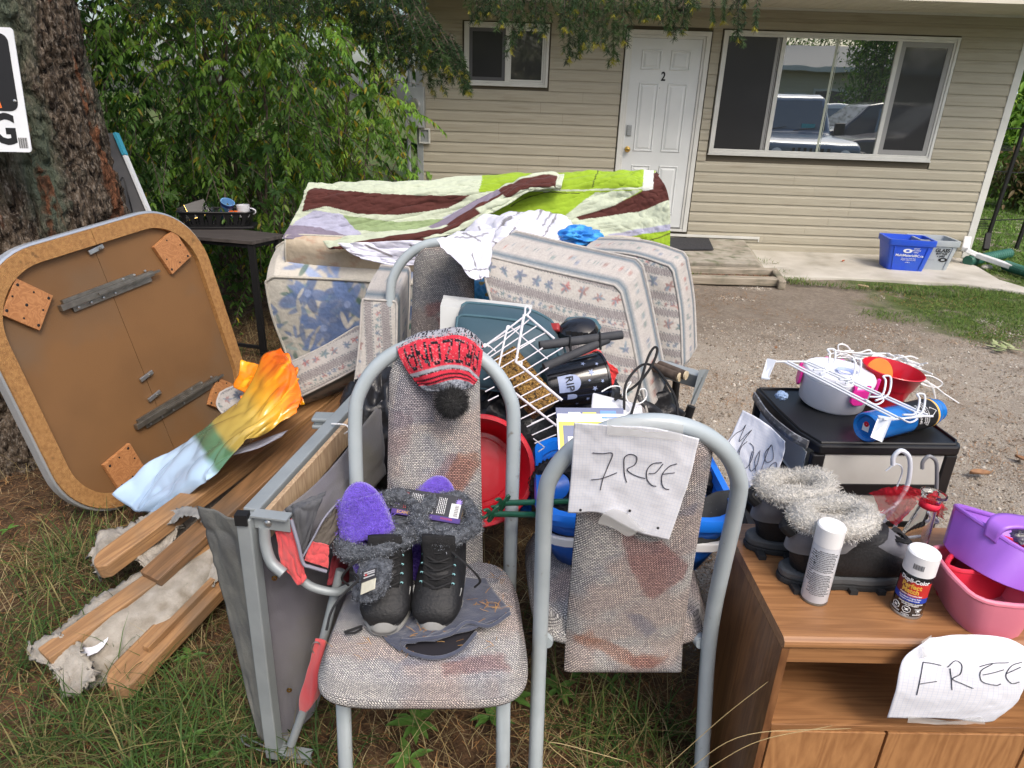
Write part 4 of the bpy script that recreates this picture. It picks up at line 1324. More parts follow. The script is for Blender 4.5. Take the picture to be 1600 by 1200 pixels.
t = thing('straw_stalks','long bent straw stalks crossing in front of the wooden cabinet','dead grass',Pz(1100,1195,0))
mb = MB()
for pts in([(1040,1200,.3),(1130,1120,.33),(1200,1065,.36)],[(1060,1215,.3),(1160,1150,.34),(1330,1138,.40)],[(1085,1215,.3),(1180,1160,.33),(1300,1134,.38)],[(900,1200,.2),(860,1160,.25),(980,1190,.3)]):
 P_ =[Py(x,y,1.0+.0*z)for x,y,z in pts]
 mb.tube(path(P_,16),[.0009]*15+[.0004],4)
part('stalk',mb,mat('straw',(.32,.24,.11),rough=.6),t)
# =============================================================# --- BEHIND THE CAMERA (seen only as reflections in the window)
def car(label,loc,rz,L,W,H,m,kind='suv',group='parked vehicles mirrored in the window'):
 t = thing('parked_car',label,'car',loc,(0,0,rz),group=group)
 hh = H
 if kind=='jeep':
  prof =[(L/2,.45),(L/2,.98),(L*.46,1.05),(L*.14,1.12),(L*.07,H-.06),(L*.02,H),(-L*.46,H),(-L/2,H-.1),(-L/2,.5)]
 elif kind=='suv':
  prof =[(L/2,.35),(L*.495,.80),(L*.44,.95),(L*.22,1.06),(L*.08,H-.08),(0,H),(-L*.40,H-.02),(-L*.48,H*.66),(-L/2,.9),(-L*.495,.35)]
 else:
  prof =[(L/2,.30),(L*.49,.62),(L*.42,.74),(L*.20,.88),(L*.06,H-.06),(-L*.05,H),(-L*.28,H-.06),(-L*.42,.95),(-L/2,.85),(-L*.495,.32)]
 lo,up_ =[],[]
 mb = MB()
 n = len(prof)
 def wdt(z):return W/2*(1 if z<1.0 else 1-.17*(z-1.0)/max(.2,H-1.0))
 for sgn in(-1,1):
  mb.v+=[(x,sgn*wdt(z),z)for x,z in prof]
 mb.f.append(tuple(range(n)));mb.f.append(tuple(reversed(range(n,2*n))))
 for i in range(n):mb.f.append((i,n+i,n+(i+1)%n,(i+1)%n))
 part('body',mb,m,t,wl=0,bevel=.06,seg=3,sm=1)
 gl = glassy('car_glass',(.02,.025,.03),.15,.02)if 'car_glass' not in bpy.data.materials else bpy.data.materials['car_glass']
 i0 ={'jeep':3,'suv':3,'sedan':3}[kind]
 a,b = prof[i0],prof[i0+1]
 def lerp(t_):return(a[0]+(b[0]-a[0])*t_,a[1]+(b[1]-a[1])*t_)
 p,q = lerp(.12),lerp(.92)
 mb = MB().hexa([V((p[0]-.02,-wdt(p[1])+.10,p[1])),V((p[0]+.012,-wdt(p[1])+.10,p[1])),V((p[0]+.012,wdt(p[1])-.10,p[1])),V((p[0]-.02,wdt(p[1])-.10,p[1])),V((q[0]-.02,-wdt(q[1])+.10,q[1])),V((q[0]+.012,-wdt(q[1])+.10,q[1])),V((q[0]+.012,wdt(q[1])-.10,q[1])),V((q[0]-.02,wdt(q[1])-.10,q[1]))])
 part('windscreen',mb,gl,t,wl=0)
 for sgn in(-1,1):
  z0_,z1_ = 1.02 if kind!='sedan' else.88,H-.14
  for(xa,xb)in((-.02*L,.05*L),)if False else((-.20*L,.03*L),(-.42*L if kind!='sedan' else-.33*L,-.22*L)):
   y0_,y1_ = sgn*(wdt(z0_)+.004),sgn*(wdt(z1_)+.004)
   mb = MB().add([V((xa,y0_,z0_)),V((xb+.06*L*0,y0_,z0_)),V((xb-.03,y1_,z1_)),V((xa+.04,y1_,z1_))],[(0,1,2,3)])
   part('side_window',mb,gl,t,wl=0,solid=.01)
 for sx in(-.31,.31):
  for sy in(-1,1):
   w = part('wheel',MB().lathe([(.2,-.10),(.34,-.10),(.36,-.07),(.36,.07),(.34,.10),(.2,.10)],24,Matrix.Translation((sx*L,sy*(W/2-.08),.36))@Matrix.Rotation(R(90),4,'X')),M_blk,t,wl=0,sm=1)
   part('rim',MB().lathe([(.01,.09*1),(.2,.10),(.2,-.10),(.01,-.09)],12,Matrix.Translation((sx*L,sy*(W/2-.08),.36))@Matrix.Rotation(R(90),4,'X')),M_steel,w,wl=0)
 lampm = mat('headlight',(.7,.72,.72),rough=.15)
 tailm = mat('taillight',(.5,.02,.02),rough=.2)
 for sy in(-1,1):
  part('headlight',MB().lathe([(.10,0),(.10,.03),(.06,.05),(.01,.055)],16,Matrix.Translation((L/2-.005,sy*W*.34,.82 if kind!='sedan' else.62))@Matrix.Rotation(R(90),4,'Y'),cap1=True),lampm,t,wl=0)
  part('taillight',MB().box((-L/2-.005,sy*W*.40,.88),(.05,.16,.26)),tailm,t,wl=0)
 if kind=='jeep':
  mb = MB()
  for i in range(7):mb.box((L/2+.004,-.30+i*.10,.80),(.01,.045,.26))
  part('grille',mb,M_blk,t,wl=0)
  part('bumper',MB().box((L/2+.10,0,.50),(.16,W*.92,.18)),M_blk,t,wl=0,bevel=.02)
  for sy in(-1,1):
   part('fender',MB().box((L*.31,sy*(W/2+.10),.86),(.95,.22,.06)),M_blk,t,wl=0,bevel=.02)
   part('mirror',MB().box((L*.10,sy*(W/2+.16),1.22),(.10,.18,.20)),M_blk,t,wl=0,bevel=.02)
  part('permit_card',MB().box((a[0]+(b[0]-a[0])*.25+.03,-.40,1.24),(.01,.26,.12)),mat('teal_card',(.05,.40,.42),rough=.5),t,wl=0)
  part('wiper',MB().bar(V((a[0]+.05,-.1,1.16)),V((a[0]+.02,-.55,1.24)),.015,.015).bar(V((a[0]+.05,.45,1.16)),V((a[0]+.02,.05,1.24)),.015,.015),M_blk,t,wl=0)
 return t
M_c1 = mat('slate_blue_paint',(.13,.18,.26),rough=.25,coat=.6)
M_c2 = mat('dark_paint',(.03,.035,.045),rough=.2,coat=.6)
M_c3 = mat('white_car_paint',(.72,.72,.72),rough=.25,coat=.5)
M_c4 = mat('maroon_grey_paint',(.09,.075,.085),rough=.25,coat=.5)
def refl(px,py,depth):
 """wl point whose mirror image in the wall plane shows at a pixel, at a distance along the view axis"""
 p = V((0,0,CH))+dr(px,py)*depth
 d = p.dot(WN)-(WD-.01)
 return p-WN*2*d
j = refl(1255,230,12.3)
car('slate blue boxy off-road car facing the house, mirrored in the big window',(j.x,j.y-1.6,0),R(90),4.0,1.75,1.82,M_c1,'jeep')
j = refl(1345,160,19)
car('dark sport utility car parked sideways, mirrored in the big window',(j.x+.3,j.y,0),R(180),4.7,1.9,1.75,M_c2,'suv')
j = refl(1290,150,22)
car('white sport utility car further back, mirrored in the big window',(j.x-.5,j.y,0),R(170),4.6,1.85,1.70,M_c3,'suv')
j = refl(1378,175,17.5)
car('nearer white hatchback, mirrored at the window bar',(j.x+1.2,j.y,0),R(200),4.2,1.75,1.45,M_c3,'sedan')
j = refl(1420,165,15.5)
car('dark grey sport utility car mirrored behind the fly screen',(j.x+.8,j.y,0),R(185),4.7,1.9,1.78,M_c4,'suv')
j = refl(1280,120,30)
oh = thing('opposite_house','pale beige low house across the parking area, mirrored in the big window','house',(j.x,j.y,0))
hw = 9
part('wall',MB().box((0,-3,1.55),(2*hw,6,3.1)),mat('beige_wall',(.55,.50,.38),(.50,.45,.34),rough=.7,scale=2,stretch=(.2,1,9)),oh,wl=0)
part('roof',MB().hexa([V((-hw-.5,.6,3.1)),V((-hw-.5,-6.5,3.1)),V((hw+.5,-6.5,3.1)),V((hw+.5,.6,3.1)),V((-hw-.5,-2.9,4.2)),V((-hw-.5,-3.1,4.2)),V((hw+.5,-3.1,4.2)),V((hw+.5,-2.9,4.2))]),mat('grey_roof',(.30,.29,.27),rough=.8),oh,wl=0)
part('fascia',MB().box((0,.62,3.08),(2*hw+1,.04,.18)),M_trim,oh,wl=0)
for x in(-6,-2.6,.6,2.8,6):
 w = part('window',MB().box((x,.02,1.75),(1.5,.06,1.2)),M_trim,oh,wl=0)
 part('pane',MB().box((x-.35,.06,1.75),(.6,.02,1.0)).box((x+.35,.06,1.75),(.6,.02,1.0)),bpy.data.materials['car_glass'],w,wl=0)
part('door',MB().box((-.9,.03,1.1),(.9,.06,2.1)),M_door,oh,wl=0)
for k,(px,dd,s_,hgt)in enumerate(((1372,25,1.2,6.0),(1500,30,4,9),(1180,36,4,9),(1290,40,5,9),(1420,38,5,8),(900,26,4,8),(780,22,3,7))):
 j = refl(px,120,dd)
 far_bush('parking_tree',['dark pine crown','tall green tree','round green tree','broad dark tree','spreading green tree','tall tree at the far left','leafy tree at the left'][k]+' behind the parking area, mirrored in the window',(j.x,j.y),s_,1.6,hgt,9000,pal_g,50+k,ll=.16,cat='tree')
# =============================================================# --- FABRIC TOOLS
def pxpatch(rows,nu,nv):
 """rows of (px, py, distance) measured on the photo -> 3D grid and its flat pattern coordinates"""
 G = patch(rows,nu,nv)
 A = np.zeros_like(G)
 f0,cr,cu = np.array(FW),np.array(CR),np.array(CU)
 D = f0+cr*((G[...,0:1]-800)/FPX)+cu*((600-G[...,1:2])/FPX)
 A = np.array([0,0,CH])+D*(G[...,2:3]/D[...,1:2])
 return A,G[...,0],G[...,1]
def inpoly(X,Y_,poly):
 m = np.zeros(X.shape,bool);n = len(poly)
 for i in range(n):
  x1,y1 = poly[i];x2,y2 = poly[(i+1)%n]
  if y1==y2:continue
  c =((y1>Y_)!=(y2>Y_))&(X<(x2-x1)*(Y_-y1)/(y2-y1)+x1)
  m^=c
 return m
def paint(X,Y_,base,polys):
 C = np.zeros(X.shape+(3,));C[:] = base
 for col,poly in polys:
  C[inpoly(X,Y_,poly)] = col
 return C
def line(C,X,Y_,pts,w,col):
 for(x1,y1),(x2,y2)in zip(pts[:-1],pts[1:]):
  dx,dy = x2-x1,y2-y1
  t = np.clip(((X-x1)*dx+(Y_-y1)*dy)/(dx*dx+dy*dy+1e-9),0,1)
  d = np.hypot(X-x1-t*dx,Y_-y1-t*dy)
  stamp(C,(1-sstep(w*.4,w*.6,d)),col)
M_cloth = mat('printed_cloth',(1,1,1),(.93,.93,.93),rough=.85,scale=60,vcol=True,bump=.5,bscale=26,bdist=.012,sheen=.1,spec=.2)
M_satin = mat('satin_cloth',(1,1,1),(.95,.95,.95),rough=.5,scale=20,vcol=True,bump=.1,bscale=300,bdist=.002,sheen=.2,spec=.35)
M_pipe = mat('piping',(.42,.40,.37),(.34,.32,.30),rough=.8,scale=60)
M_pipe2 = mat('cream_piping',(.50,.47,.40),(.42,.40,.35),rough=.8,scale=60)
def weave_mat(name,sc=(120,120),dark=(.42,.42,.44),rough=.95,bump=.6):
 m = bpy.data.materials.new(name);m.use_nodes = True
 nt = m.node_tree;L = nt.links.new;b = nt.nodes['Principled BSDF']
 vc = _n(nt,'ShaderNodeVertexColor',layer_name='Col')
 tc = _n(nt,'ShaderNodeTexCoord');mp = _n(nt,'ShaderNodeMapping');mp.inputs['Scale'].default_value =(sc[0],sc[1],1)
 L(tc.outputs['UV'],mp.inputs[0])
 br = _n(nt,'ShaderNodeTexBrick');br.offset = .5
 br.inputs['Color1'].default_value =(1.45,1.44,1.4,1);br.inputs['Color2'].default_value =(.72,.72,.76,1);br.inputs['Mortar'].default_value =(*[c*.62 for c in dark],1)
 br.inputs['Scale'].default_value = 1;br.inputs['Mortar Size'].default_value = .2;br.inputs['Brick Width'].default_value = 1.5;br.inputs['Row Height'].default_value = .85
 L(mp.outputs[0],br.inputs[0])
 nz = _n(nt,'ShaderNodeTexNoise');nz.inputs['Scale'].default_value = .09;nz.inputs['Detail'].default_value = 4;L(mp.outputs[0],nz.inputs[0])
 mr = _n(nt,'ShaderNodeMapRange');mr.inputs[1].default_value = .42;mr.inputs[2].default_value = .58;L(nz.outputs[0],mr.inputs[0])
 mx0 = _n(nt,'ShaderNodeMix',data_type='RGBA');L(mr.outputs[0],mx0.inputs[0]);L(br.outputs[0],mx0.inputs[6]);
 mp2 = _n(nt,'ShaderNodeMapping');mp2.inputs['Scale'].default_value =(sc[0],sc[1],1);mp2.inputs['Rotation'].default_value =(0,0,R(52));L(tc.outputs['UV'],mp2.inputs[0])
 br2 = _n(nt,'ShaderNodeTexBrick');br2.offset = .5
 for k in('Color1','Color2','Mortar','Scale','Mortar Size','Brick Width','Row Height'):
  br2.inputs[k].default_value = br.inputs[k].default_value
 L(mp2.outputs[0],br2.inputs[0]);L(br2.outputs[0],mx0.inputs[7])
 mx = _n(nt,'ShaderNodeMix',data_type='RGBA');mx.blend_type = 'MULTIPLY';mx.inputs[0].default_value = 1
 L(vc.outputs[0],mx.inputs[6]);L(mx0.outputs[2],mx.inputs[7])
 L(mx.outputs[2],b.inputs['Base Color']);b.inputs['Roughness'].default_value = rough;b.inputs['Specular IOR Level'].default_value = .15
 bn = _n(nt,'ShaderNodeBump');bn.inputs['Strength'].default_value = bump;bn.inputs['Distance'].default_value = .0015
 L(mx0.outputs[2],bn.inputs['Height']);L(bn.outputs[0],b.inputs['Normal'])
 return m
def grid_mb(A,C=None,uv=None):
 mb = MB();mb.grid(A,uv)
 if C is not None:mb.c = C.reshape(-1,3)
 return mb
def flower(C,X,Y_,cx,cy,s,col,r,n=6,asp=1.0,cen=None):
 a0 = r.uniform(0,6.28)
 for k in range(n):
  a = a0+k*6.283/n+r.uniform(-.25,.25);l = s*r.uniform(.75,1.2)
  px_,py_ = cx+math.cos(a)*l*.5,cy+math.sin(a)*l*.5*asp
  v = r.uniform(.8,1.25)
  stamp(C,ell(X,Y_,px_,py_,l*.5,l*.22,math.atan2(math.sin(a)*asp,math.cos(a)),.2)*.85,[c*v for c in col])
 if cen:stamp(C,ell(X,Y_,cx,cy,s*.13,s*.13*asp,0),cen)
def leafs(C,X,Y_,cx,cy,s,col,r,n=3,asp=1.0):
 for k in range(n):
  a = r.uniform(0,6.28);l = s*r.uniform(.6,1.3);v = r.uniform(.8,1.3)
  stamp(C,ell(X,Y_,cx+math.cos(a)*l*.6,cy+math.sin(a)*l*.6*asp,l*.6,l*.17,a,.25)*.8,[c*v for c in col])
def cushion(name,label,cat,rows,T,nu,nv,painter,side_col,m,pipe=M_pipe,bulge=.03,group=None,pr=.005,edge_n=9,side_painter=None,parent=None,seams=(),uvs=None):
 """padded slab: front face measured on the photo, thickness vector T"""
 A,X,Y_ = pxpatch(rows,nu,nv)
 T = np.array(T,float)
 U,W = np.meshgrid(np.linspace(0,1,nu),np.linspace(0,1,nv),indexing='ij')
 puff =(1-np.abs(2*U-1)**5)*(1-np.abs(2*W-1)**5)
 N = -T/np.linalg.norm(T)
 rr_ = np.clip(np.abs(2*U-1)-.92,0,1)*np.clip(np.abs(2*W-1)-.90,0,1)*5.0
 cen = A.mean(axis=(0,1))
 A = A+(cen-A)*rr_[...,None]
 F_ = A+N*(puff*bulge)[...,None]
 wz = vnoise(U*5,W*5,3,3)*.004
 F_ = F_+N*(wz*puff)[...,None]
 C = painter(X,Y_,U,W)
 root = parent or thing(name,label,cat,tuple(cen+T/2-np.array([0,0,.2])),group=group)
 uv = uvs(U,W)if uvs else None
 part('front_cover',grid_mb(F_,C,uv),m,root,sm='all')
 Bk = A+T
 part('back_cover',grid_mb(Bk[::4,::4][:,::-1]if nu>30 else Bk[:,::-1]),M_pipe,root,sm='all')
 loop =[A[i,0]for i in range(nu)]+[A[-1,j]for j in range(1,nv)]+[A[i,-1]for i in range(nu-2,-1,-1)]+[A[0,j]for j in range(nv-2,0,-1)]
 lp = np.array(loop);n = len(lp)
 S = np.zeros((n+1,edge_n,3));SC_ = np.zeros((n+1,edge_n,3))
 outw = lp-cen;outw-=np.outer(outw@T/(T@T),T);outw/=np.linalg.norm(outw,axis=1,keepdims=True)
 for j in range(edge_n):
  t = j/(edge_n-1)
  S[:n,j] = lp+T*t+outw*(math.sin(math.pi*t)*min(.012,np.linalg.norm(T)*.07))
 S[n] = S[0]
 Sx = np.concatenate([[0],np.cumsum(np.linalg.norm(np.diff(S[:,0],axis=0),axis=1))])
 XX,YY = np.meshgrid(Sx,np.linspace(0,np.linalg.norm(T),edge_n),indexing='ij')
 SC_[:] = side_col
 if side_painter:side_painter(SC_,XX,YY)
 part('boxing',grid_mb(S,SC_,(XX*3,YY*3)),m,root,sm='all')
 for k,off in enumerate((0,1)):
  q = lp+T*off+outw*.002
  part('piping',MB().tube([tuple(p)for p in q[::2]],pr,6,closed=True),pipe,root,sm='all')
 return root,lp,T
# =============================================================# --- THE LEFT SIDE
TC = V((-1.579,2.672,.556))
TM = Matrix(((.327,-.17,.93,TC.x),(.941,-.034,-.337,TC.y),(.089,.985,.149,TC.z),(0,0,0,1)))
TW,TH_,TR_ = 1.046,1.077,.285
M_mdf = mat('hardboard',(.195,.10,.040),(.145,.076,.032),rough=.6,scale=2.2,bump=.08,bscale=200,col3=(.15,.10,.06),scale3=2.6,t3=(.48,.75),spec=.35)
M_chipb = mat('particle_board',(.40,.21,.07),(.29,.14,.045),rough=.7,scale=70,bump=.5,bscale=260,col3=(.20,.10,.035),scale3=30,t3=(.62,.72))
M_ply = wood('plywood_block',(.46,.21,.08),(.32,.13,.045),ring=9,stretch=(1.5,16,16))
M_tin = mat('galvanised',(.30,.28,.24),(.22,.20,.17),rough=.4,metal=.85,scale=30)
M_galv = mat('grey_galvanised_tube',(.32,.35,.36),(.26,.29,.30),rough=.5,metal=.25,scale=9,bump=.05,bscale=120)
tt = thing('table_top','round cornered table top standing on edge against the conifer with its brown underside showing','table top',(TC.x,TC.y,0))
def TP(x,y,z=0):return TM@V((x,y,z))
def rrect(w,h,r,k=14,x0=-1,x1=1):
 pts =[]
 for(sx,sy,a0)in((1,1,0),(-1,1,90),(-1,-1,180),(1,-1,270)):
  for i in range(k):
   an = R(a0+90*i/(k-1));pts.append((sx*(w/2-r)+r*math.cos(an),sy*(h/2-r)+r*math.sin(an)))
 return pts
outer = rrect(TW,TH_,TR_);inner = rrect(TW-.12,TH_-.12,TR_-.06)
def half(pts,side,gap=.0012):
 """clip polygon to one side of x=gap"""
 out =[];n = len(pts)
 f = lambda p:side*p[0]-gap
 for i in range(n):
  a,b = pts[i],pts[(i+1)%n]
  if f(a)>=0:out.append(a)
  if(f(a)>=0)!=(f(b)>=0):
   t = f(a)/(f(a)-f(b));out.append((a[0]+(b[0]-a[0])*t,a[1]+(b[1]-a[1])*t))
 return out
for sd_ in(-1,1):
 part('leaf_board',MB().prism(half(outer,sd_),-.016,-.002,TM),M_mdf,tt)
 io,ii = half(outer,sd_),half(inner,sd_)
 mb = MB()
 no =[p for p in outer if sd_*p[0]>.002];ni =[p for p in inner if sd_*p[0]>.002]
 if sd_==1:no = no[len(no)//2:]+no[:len(no)//2]if False else no;
 key =(lambda p:math.atan2(p[0]*sd_,p[1]))
 no.sort(key=key);ni.sort(key=key)
 no =[(sd_*.0012,TH_/2)]+no+[(sd_*.0012,-TH_/2)];ni =[(sd_*.0012,TH_/2-.06)]+ni+[(sd_*.0012,-TH_/2+.06)]
 n = len(no)
 for(x,y)in no:mb.v+=[tuple(TP(x,y,-.0015)),tuple(TP(x,y,.021))]
 for(x,y)in ni:mb.v+=[tuple(TP(x,y,-.0015)),tuple(TP(x,y,.021))]
 for i in range(n-1):
  a,b = 2*i,2*i+2;c,d = 2*n+2*i,2*n+2*i+2
  mb.f+=[(a+1,b+1,d+1,c+1),(a,b,b+1,a+1),(c,d,d+1,c+1)]
 mb.f+=[(0,1,2*n+1,2*n),(2*n-2,2*n-1,4*n-1,4*n-2)]
 part('rim',mb,M_chipb,tt)
part('edge_band',MB().tube([TP(x*1.003,y*1.003,-.012)for x,y in outer],.010,6,closed=True).tube([TP(x*1.007,y*1.007,.004)for x,y in outer],.008,6,closed=True).tube([TP(x*1.005,y*1.005,-.026)for x,y in outer],.007,6,closed=True),mat('aluminium_edge',(.50,.53,.56),rough=.3,metal=.6),tt,sm=1)
part('laminate_face',MB().prism(outer,-.034,-.0165,TM),mat('white_laminate',(.6,.6,.58),rough=.3),tt)
r = random.Random(5)
screws = MB()
for sx in(-1,1):
 for sy in(-1,1):
  cx_,cy_ = sx*(TW/2-.18),sy*(TH_/2-.185)
  if sy==-1 and sx==-1:cx_,cy_ = -.255,-.385
  s_ = .14
  a0 = R(45)if not(sx==-1 and sy==-1)else R(8)
  if sx==1 and sy==1:a0 = R(18)
  BM = TM@Matrix.Translation((cx_,cy_,0))@Matrix.Rotation(a0,4,'Z')
  blk = part('corner_block',MB().prism([(-s_/2,-s_/2),(s_/2,-s_/2),(s_/2,s_/2),(-s_/2,s_/2)],.0005,.018,BM),M_ply,tt,bevel=.001)
  mb = MB()
  for i in range(3):
   for j in range(3):
    if r.random()<.9:
     mb.lathe([(.004 if(i+j)%2 else.006,.0),(.003,.0015)],8,BM@Matrix.Translation(((i-1)*.055+r.uniform(-.005,.005),(j-1)*.055+r.uniform(-.005,.005),.0182)),cap1=True)
  part('screw',mb,M_blk,blk,kind='stuff')
def slide(y,x0,x1,nm=''):
 s_ = part('slide_rail',MB().bar(TP(x0,y,.012),TP(x1,y+.0,.012),.022,.020,TM.col[2].xyz).bar(TP(x0+.02,y+.018,.006),TP(x1-.09,y+.018,.006),.014,.012,TM.col[2].xyz).bar(TP(x0+.05,y-.022,.004),TP(x1-.01,y-.022,.004),.022,.008,TM.col[2].xyz).bar(TP(x0+.16,y+.001,.022),TP(x1+.03,y+.001,.022),.010,.012,TM.col[2].xyz),M_tin,tt,bevel=.001)
 for k in range(7):
  x = x0+.07+k*(x1-x0-.1)/6;yy = y-.022 if k<4 else y+.018
  part('bolt',MB().lathe([(.006,0),(.005,.004),(.001,.005)],10,TM@Matrix.Translation((x,yy,.010))),M_steel,s_,sm=1)
slide(.300,-.235,.205)
slide(-.262,-.14,.345)
for y in(.455,-.095,-.19):
 c_ = part('latch',MB().bar(TP(-.035,y,.006),TP(.035,y+.01,.006),.018,.010,TM.col[2].xyz),M_steel,tt,bevel=.002)
 part('bolt',MB().lathe([(.006,0),(.005,.005),(.001,.006)],10,TM@Matrix.Translation((.015,y+.004,.011))),M_tin,c_,sm=1)
M_btab = mat('dark_wood_top',(.085,.072,.066),(.05,.043,.04),rough=.6,scale=6,stretch=(1,9,1),bump=.1,bscale=60)
M_bpl = mat('black_plastic',(.010,.010,.011),rough=.4)
st = thing('side_table','narrow dark side table with black metal legs behind the standing table top','table',(-1.85,4.25,0))
za = .755
q =[Pz(268,363,za),Pz(395,378,za),Pz(440,368,za),Pz(300,351,za)]
q =[Pz(262,366,za),Pz(394,377,za),Pz(446,366,za),Pz(300,350,za)]
part('table_top',MB().hexa([p-V((0,0,.022))for p in q]+q),M_btab,st,bevel=.002)
def leg_at(p):return MB().box2((p.x-.018,p.y-.018,0),(p.x+.018,p.y+.018,za-.0225))
for p in(q[1]+V((-.02,.03,0)),q[2]+V((-.05,-.03,0)),q[0]+V((.04,.03,0)),q[3]+V((.04,-.03,0))):
 part('leg',leg_at(p),M_blk,st)
part('apron',MB().bar(q[0]+V((.06,.03,-.035)),q[1]+V((-.04,.03,-.035)),.02,.024).bar(q[1]+V((-.01,.05,-.035)),q[2]+V((-.06,-.05,-.035)),.02,.024),M_blk,st)
part('foot_rail',MB().bar(q[0]+V((.06,.03,.06-za)),q[1]+V((-.04,.03,.06-za)),.02,.02),M_blk,st)
bk = thing('basket','black plastic basket with arched cut-outs standing on the dark side table','basket',Pz(338,360,za))
c0 = Pz(337,357,za);BX =(Pz(395,352,za)-Pz(280,352,za));wb_ = .46;db_ = .20;hb = .105
ang = math.atan2(BX.y,BX.x)
BF = Matrix.Translation(c0+V((0,.06,0)))@Matrix.Rotation(ang,4,'Z')
mb = MB()
cols = 100
def rr_pt(t,w,d,r_):
 P_ = rrect(w,d,r_,6);n = len(P_);s = t*n;i = int(s)%n;f_ = s-int(s)
 return P_[i][0]*(1-f_)+P_[(i+1)%n][0]*f_,P_[i][1]*(1-f_)+P_[(i+1)%n][1]*f_
PB = rrect(1,1,.0001,2)
def per(w,d,r_,n):
 P_ = rrect(w,d,r_,6);P_ = P_+[P_[0]];seg =[math.dist(P_[i],P_[i+1])for i in range(len(P_)-1)];tot = sum(seg);out =[]
 i = 0;acc = 0
 for k in range(n):
  s = tot*k/n
  while acc+seg[i]<s:acc+=seg[i];i+=1
  f_ =(s-acc)/seg[i];out.append((P_[i][0]+(P_[i+1][0]-P_[i][0])*f_,P_[i][1]+(P_[i+1][1]-P_[i][1])*f_))
 return out
NB,RB = 180,14
rings =[]
for j in range(RB+1):
 t = j/RB;s_ = .86+.14*t
 rings.append([V((x,y,.004+t*hb))for x,y in per(wb_*s_,db_*s_,.05,NB)])
for rg in rings:mb.v+=[tuple(BF@p)for p in rg]
def hole(i,j):
 ph =(i*22/NB)%1.0;t =(j+.5)/RB
 if not(.2<t<.84):return False
 x =(ph-.5)/.26;top = .82;
 outer_ = abs(x)<1 and t<.2+.64*math.sqrt(max(0,1-x*x*.9))
 innr = abs(x)<.42 and t<.2+.44*math.sqrt(max(0,1-(x/.42)**2*.9))
 return outer_ and not innr
for j in range(RB):
 for i in range(NB):
  if hole(i,j):continue
  mb.f.append((j*NB+i,j*NB+(i+1)%NB,(j+1)*NB+(i+1)%NB,(j+1)*NB+i))
mb.f.append(tuple(reversed(range(NB))))
part('basket_wall',mb,M_bpl,bk,solid=.003,off=0)
part('rim',MB().tube([BF@V((x,y,hb+.004))for x,y in per(wb_+.01,db_+.01,.055,60)],.006,6,closed=True),M_bpl,bk,sm=1)
part('base_tray',MB().prism([(x,y)for x,y in per(wb_*1.02,db_*1.02,.03,40)],.001,.018,BF),M_bpl,bk,bevel=.004)
def inb(x,y,z):return BF@V((x,y,z))
g = thing('wine_glass','clear cut glass goblet standing in the black basket','glass',inb(-.05,0,.02),(0,0,0))
part('goblet',MB().lathe([(.028,0),(.026,.004),(.005,.008),(.004,.045),(.012,.058),(.030,.080),(.034,.11),(.030,.145),(.028,.145),(.032,.11),(.028,.082),(.002,.062)],24),M_glass,g,wl=0,sm=1)
cup_m = mat('light_blue_cup',(.25,.50,.80),(.12,.30,.65),rough=.35,scale=12)
navy = mat('navy',(.015,.035,.14),rough=.4)
cu = thing('paper_cup','light blue and navy paper cup lying tilted in the black basket','cup',inb(.045,.0,.075))
CM = Matrix.Rotation(R(-35),4,'Z')@Matrix.Rotation(R(28),4,'Y')
part('cup',MB().lathe([(.030,0),(.042,.10),(.044,.102),(.044,.106),(.040,.106),(.028,.004),(.001,.004)],28,CM),cup_m,cu,wl=0,sm=1)
part('band',MB().lathe([(.0415,.082),(.0432,.0995)],28,CM).lathe([(.0305,.001),(.0335,.025)],28,CM),navy,cu,wl=0,solid=.0008,off=1)
text_part('lettering','Super',M_white,cu,CM@Matrix.Rotation(R(215),4,'Z')@Matrix.Translation((0,-.040,.055))@Matrix.Rotation(R(90),4,'X')@Matrix.Rotation(R(90),4,'Z'),.024)
cu2 = thing('tumbler','teal tumbler lying behind the goblet in the black basket','cup',inb(.0,.04,.06))
part('cup',MB().lathe([(.026,0),(.034,.08),(.031,.08),(.024,.003),(.001,.003)],20,Matrix.Rotation(R(70),4,'Y')),mat('teal_plastic',(.02,.28,.26),rough=.4),cu2,wl=0,sm=1)
mg = thing('mug','white mug with small orange mark tipped over in the black basket','mug',inb(.165,-.01,.10))
MM_ = Matrix.Rotation(R(-68),4,'X')@Matrix.Rotation(R(15),4,'Y')
part('mug_body',MB().lathe([(.001,-.035),(.034,-.033),(.040,-.02),(.042,.045),(.039,.045),(.036,-.015),(.001,-.022)],24),mat('white_glaze',(.72,.72,.75),rough=.2),mg,wl=0,sm=1)
part('orange_mark',MB().box((-.012,-.0415,.0),(.012,.002,.014)),M_or,mg,wl=0)
part('handle',MB().tube([V((.04*math.cos(a)+.04,.0,.02*math.sin(a)+.005))for a in np.linspace(-1.5,1.5,10)],.005,6),bpy.data.materials['white_glaze'],mg,wl=0,sm=1)
cd = thing('tealight_box','small pale pink box with tealights in the black basket','box',inb(.11,-.05,.085))
part('carton',MB().box((0,0,.01),(.062,.03,.024)),mat('pale_pink',(.62,.42,.44),rough=.6),cd,wl=0)
part('candle',MB().lathe([(.012,.02),(.012,.028)],12,Matrix.Translation((-.015,0,0)),cap1=True),M_or,cd,wl=0)
part('candle',MB().lathe([(.012,.02),(.012,.028)],12,Matrix.Translation((.014,0,0)),cap1=True),M_or,cd,wl=0)
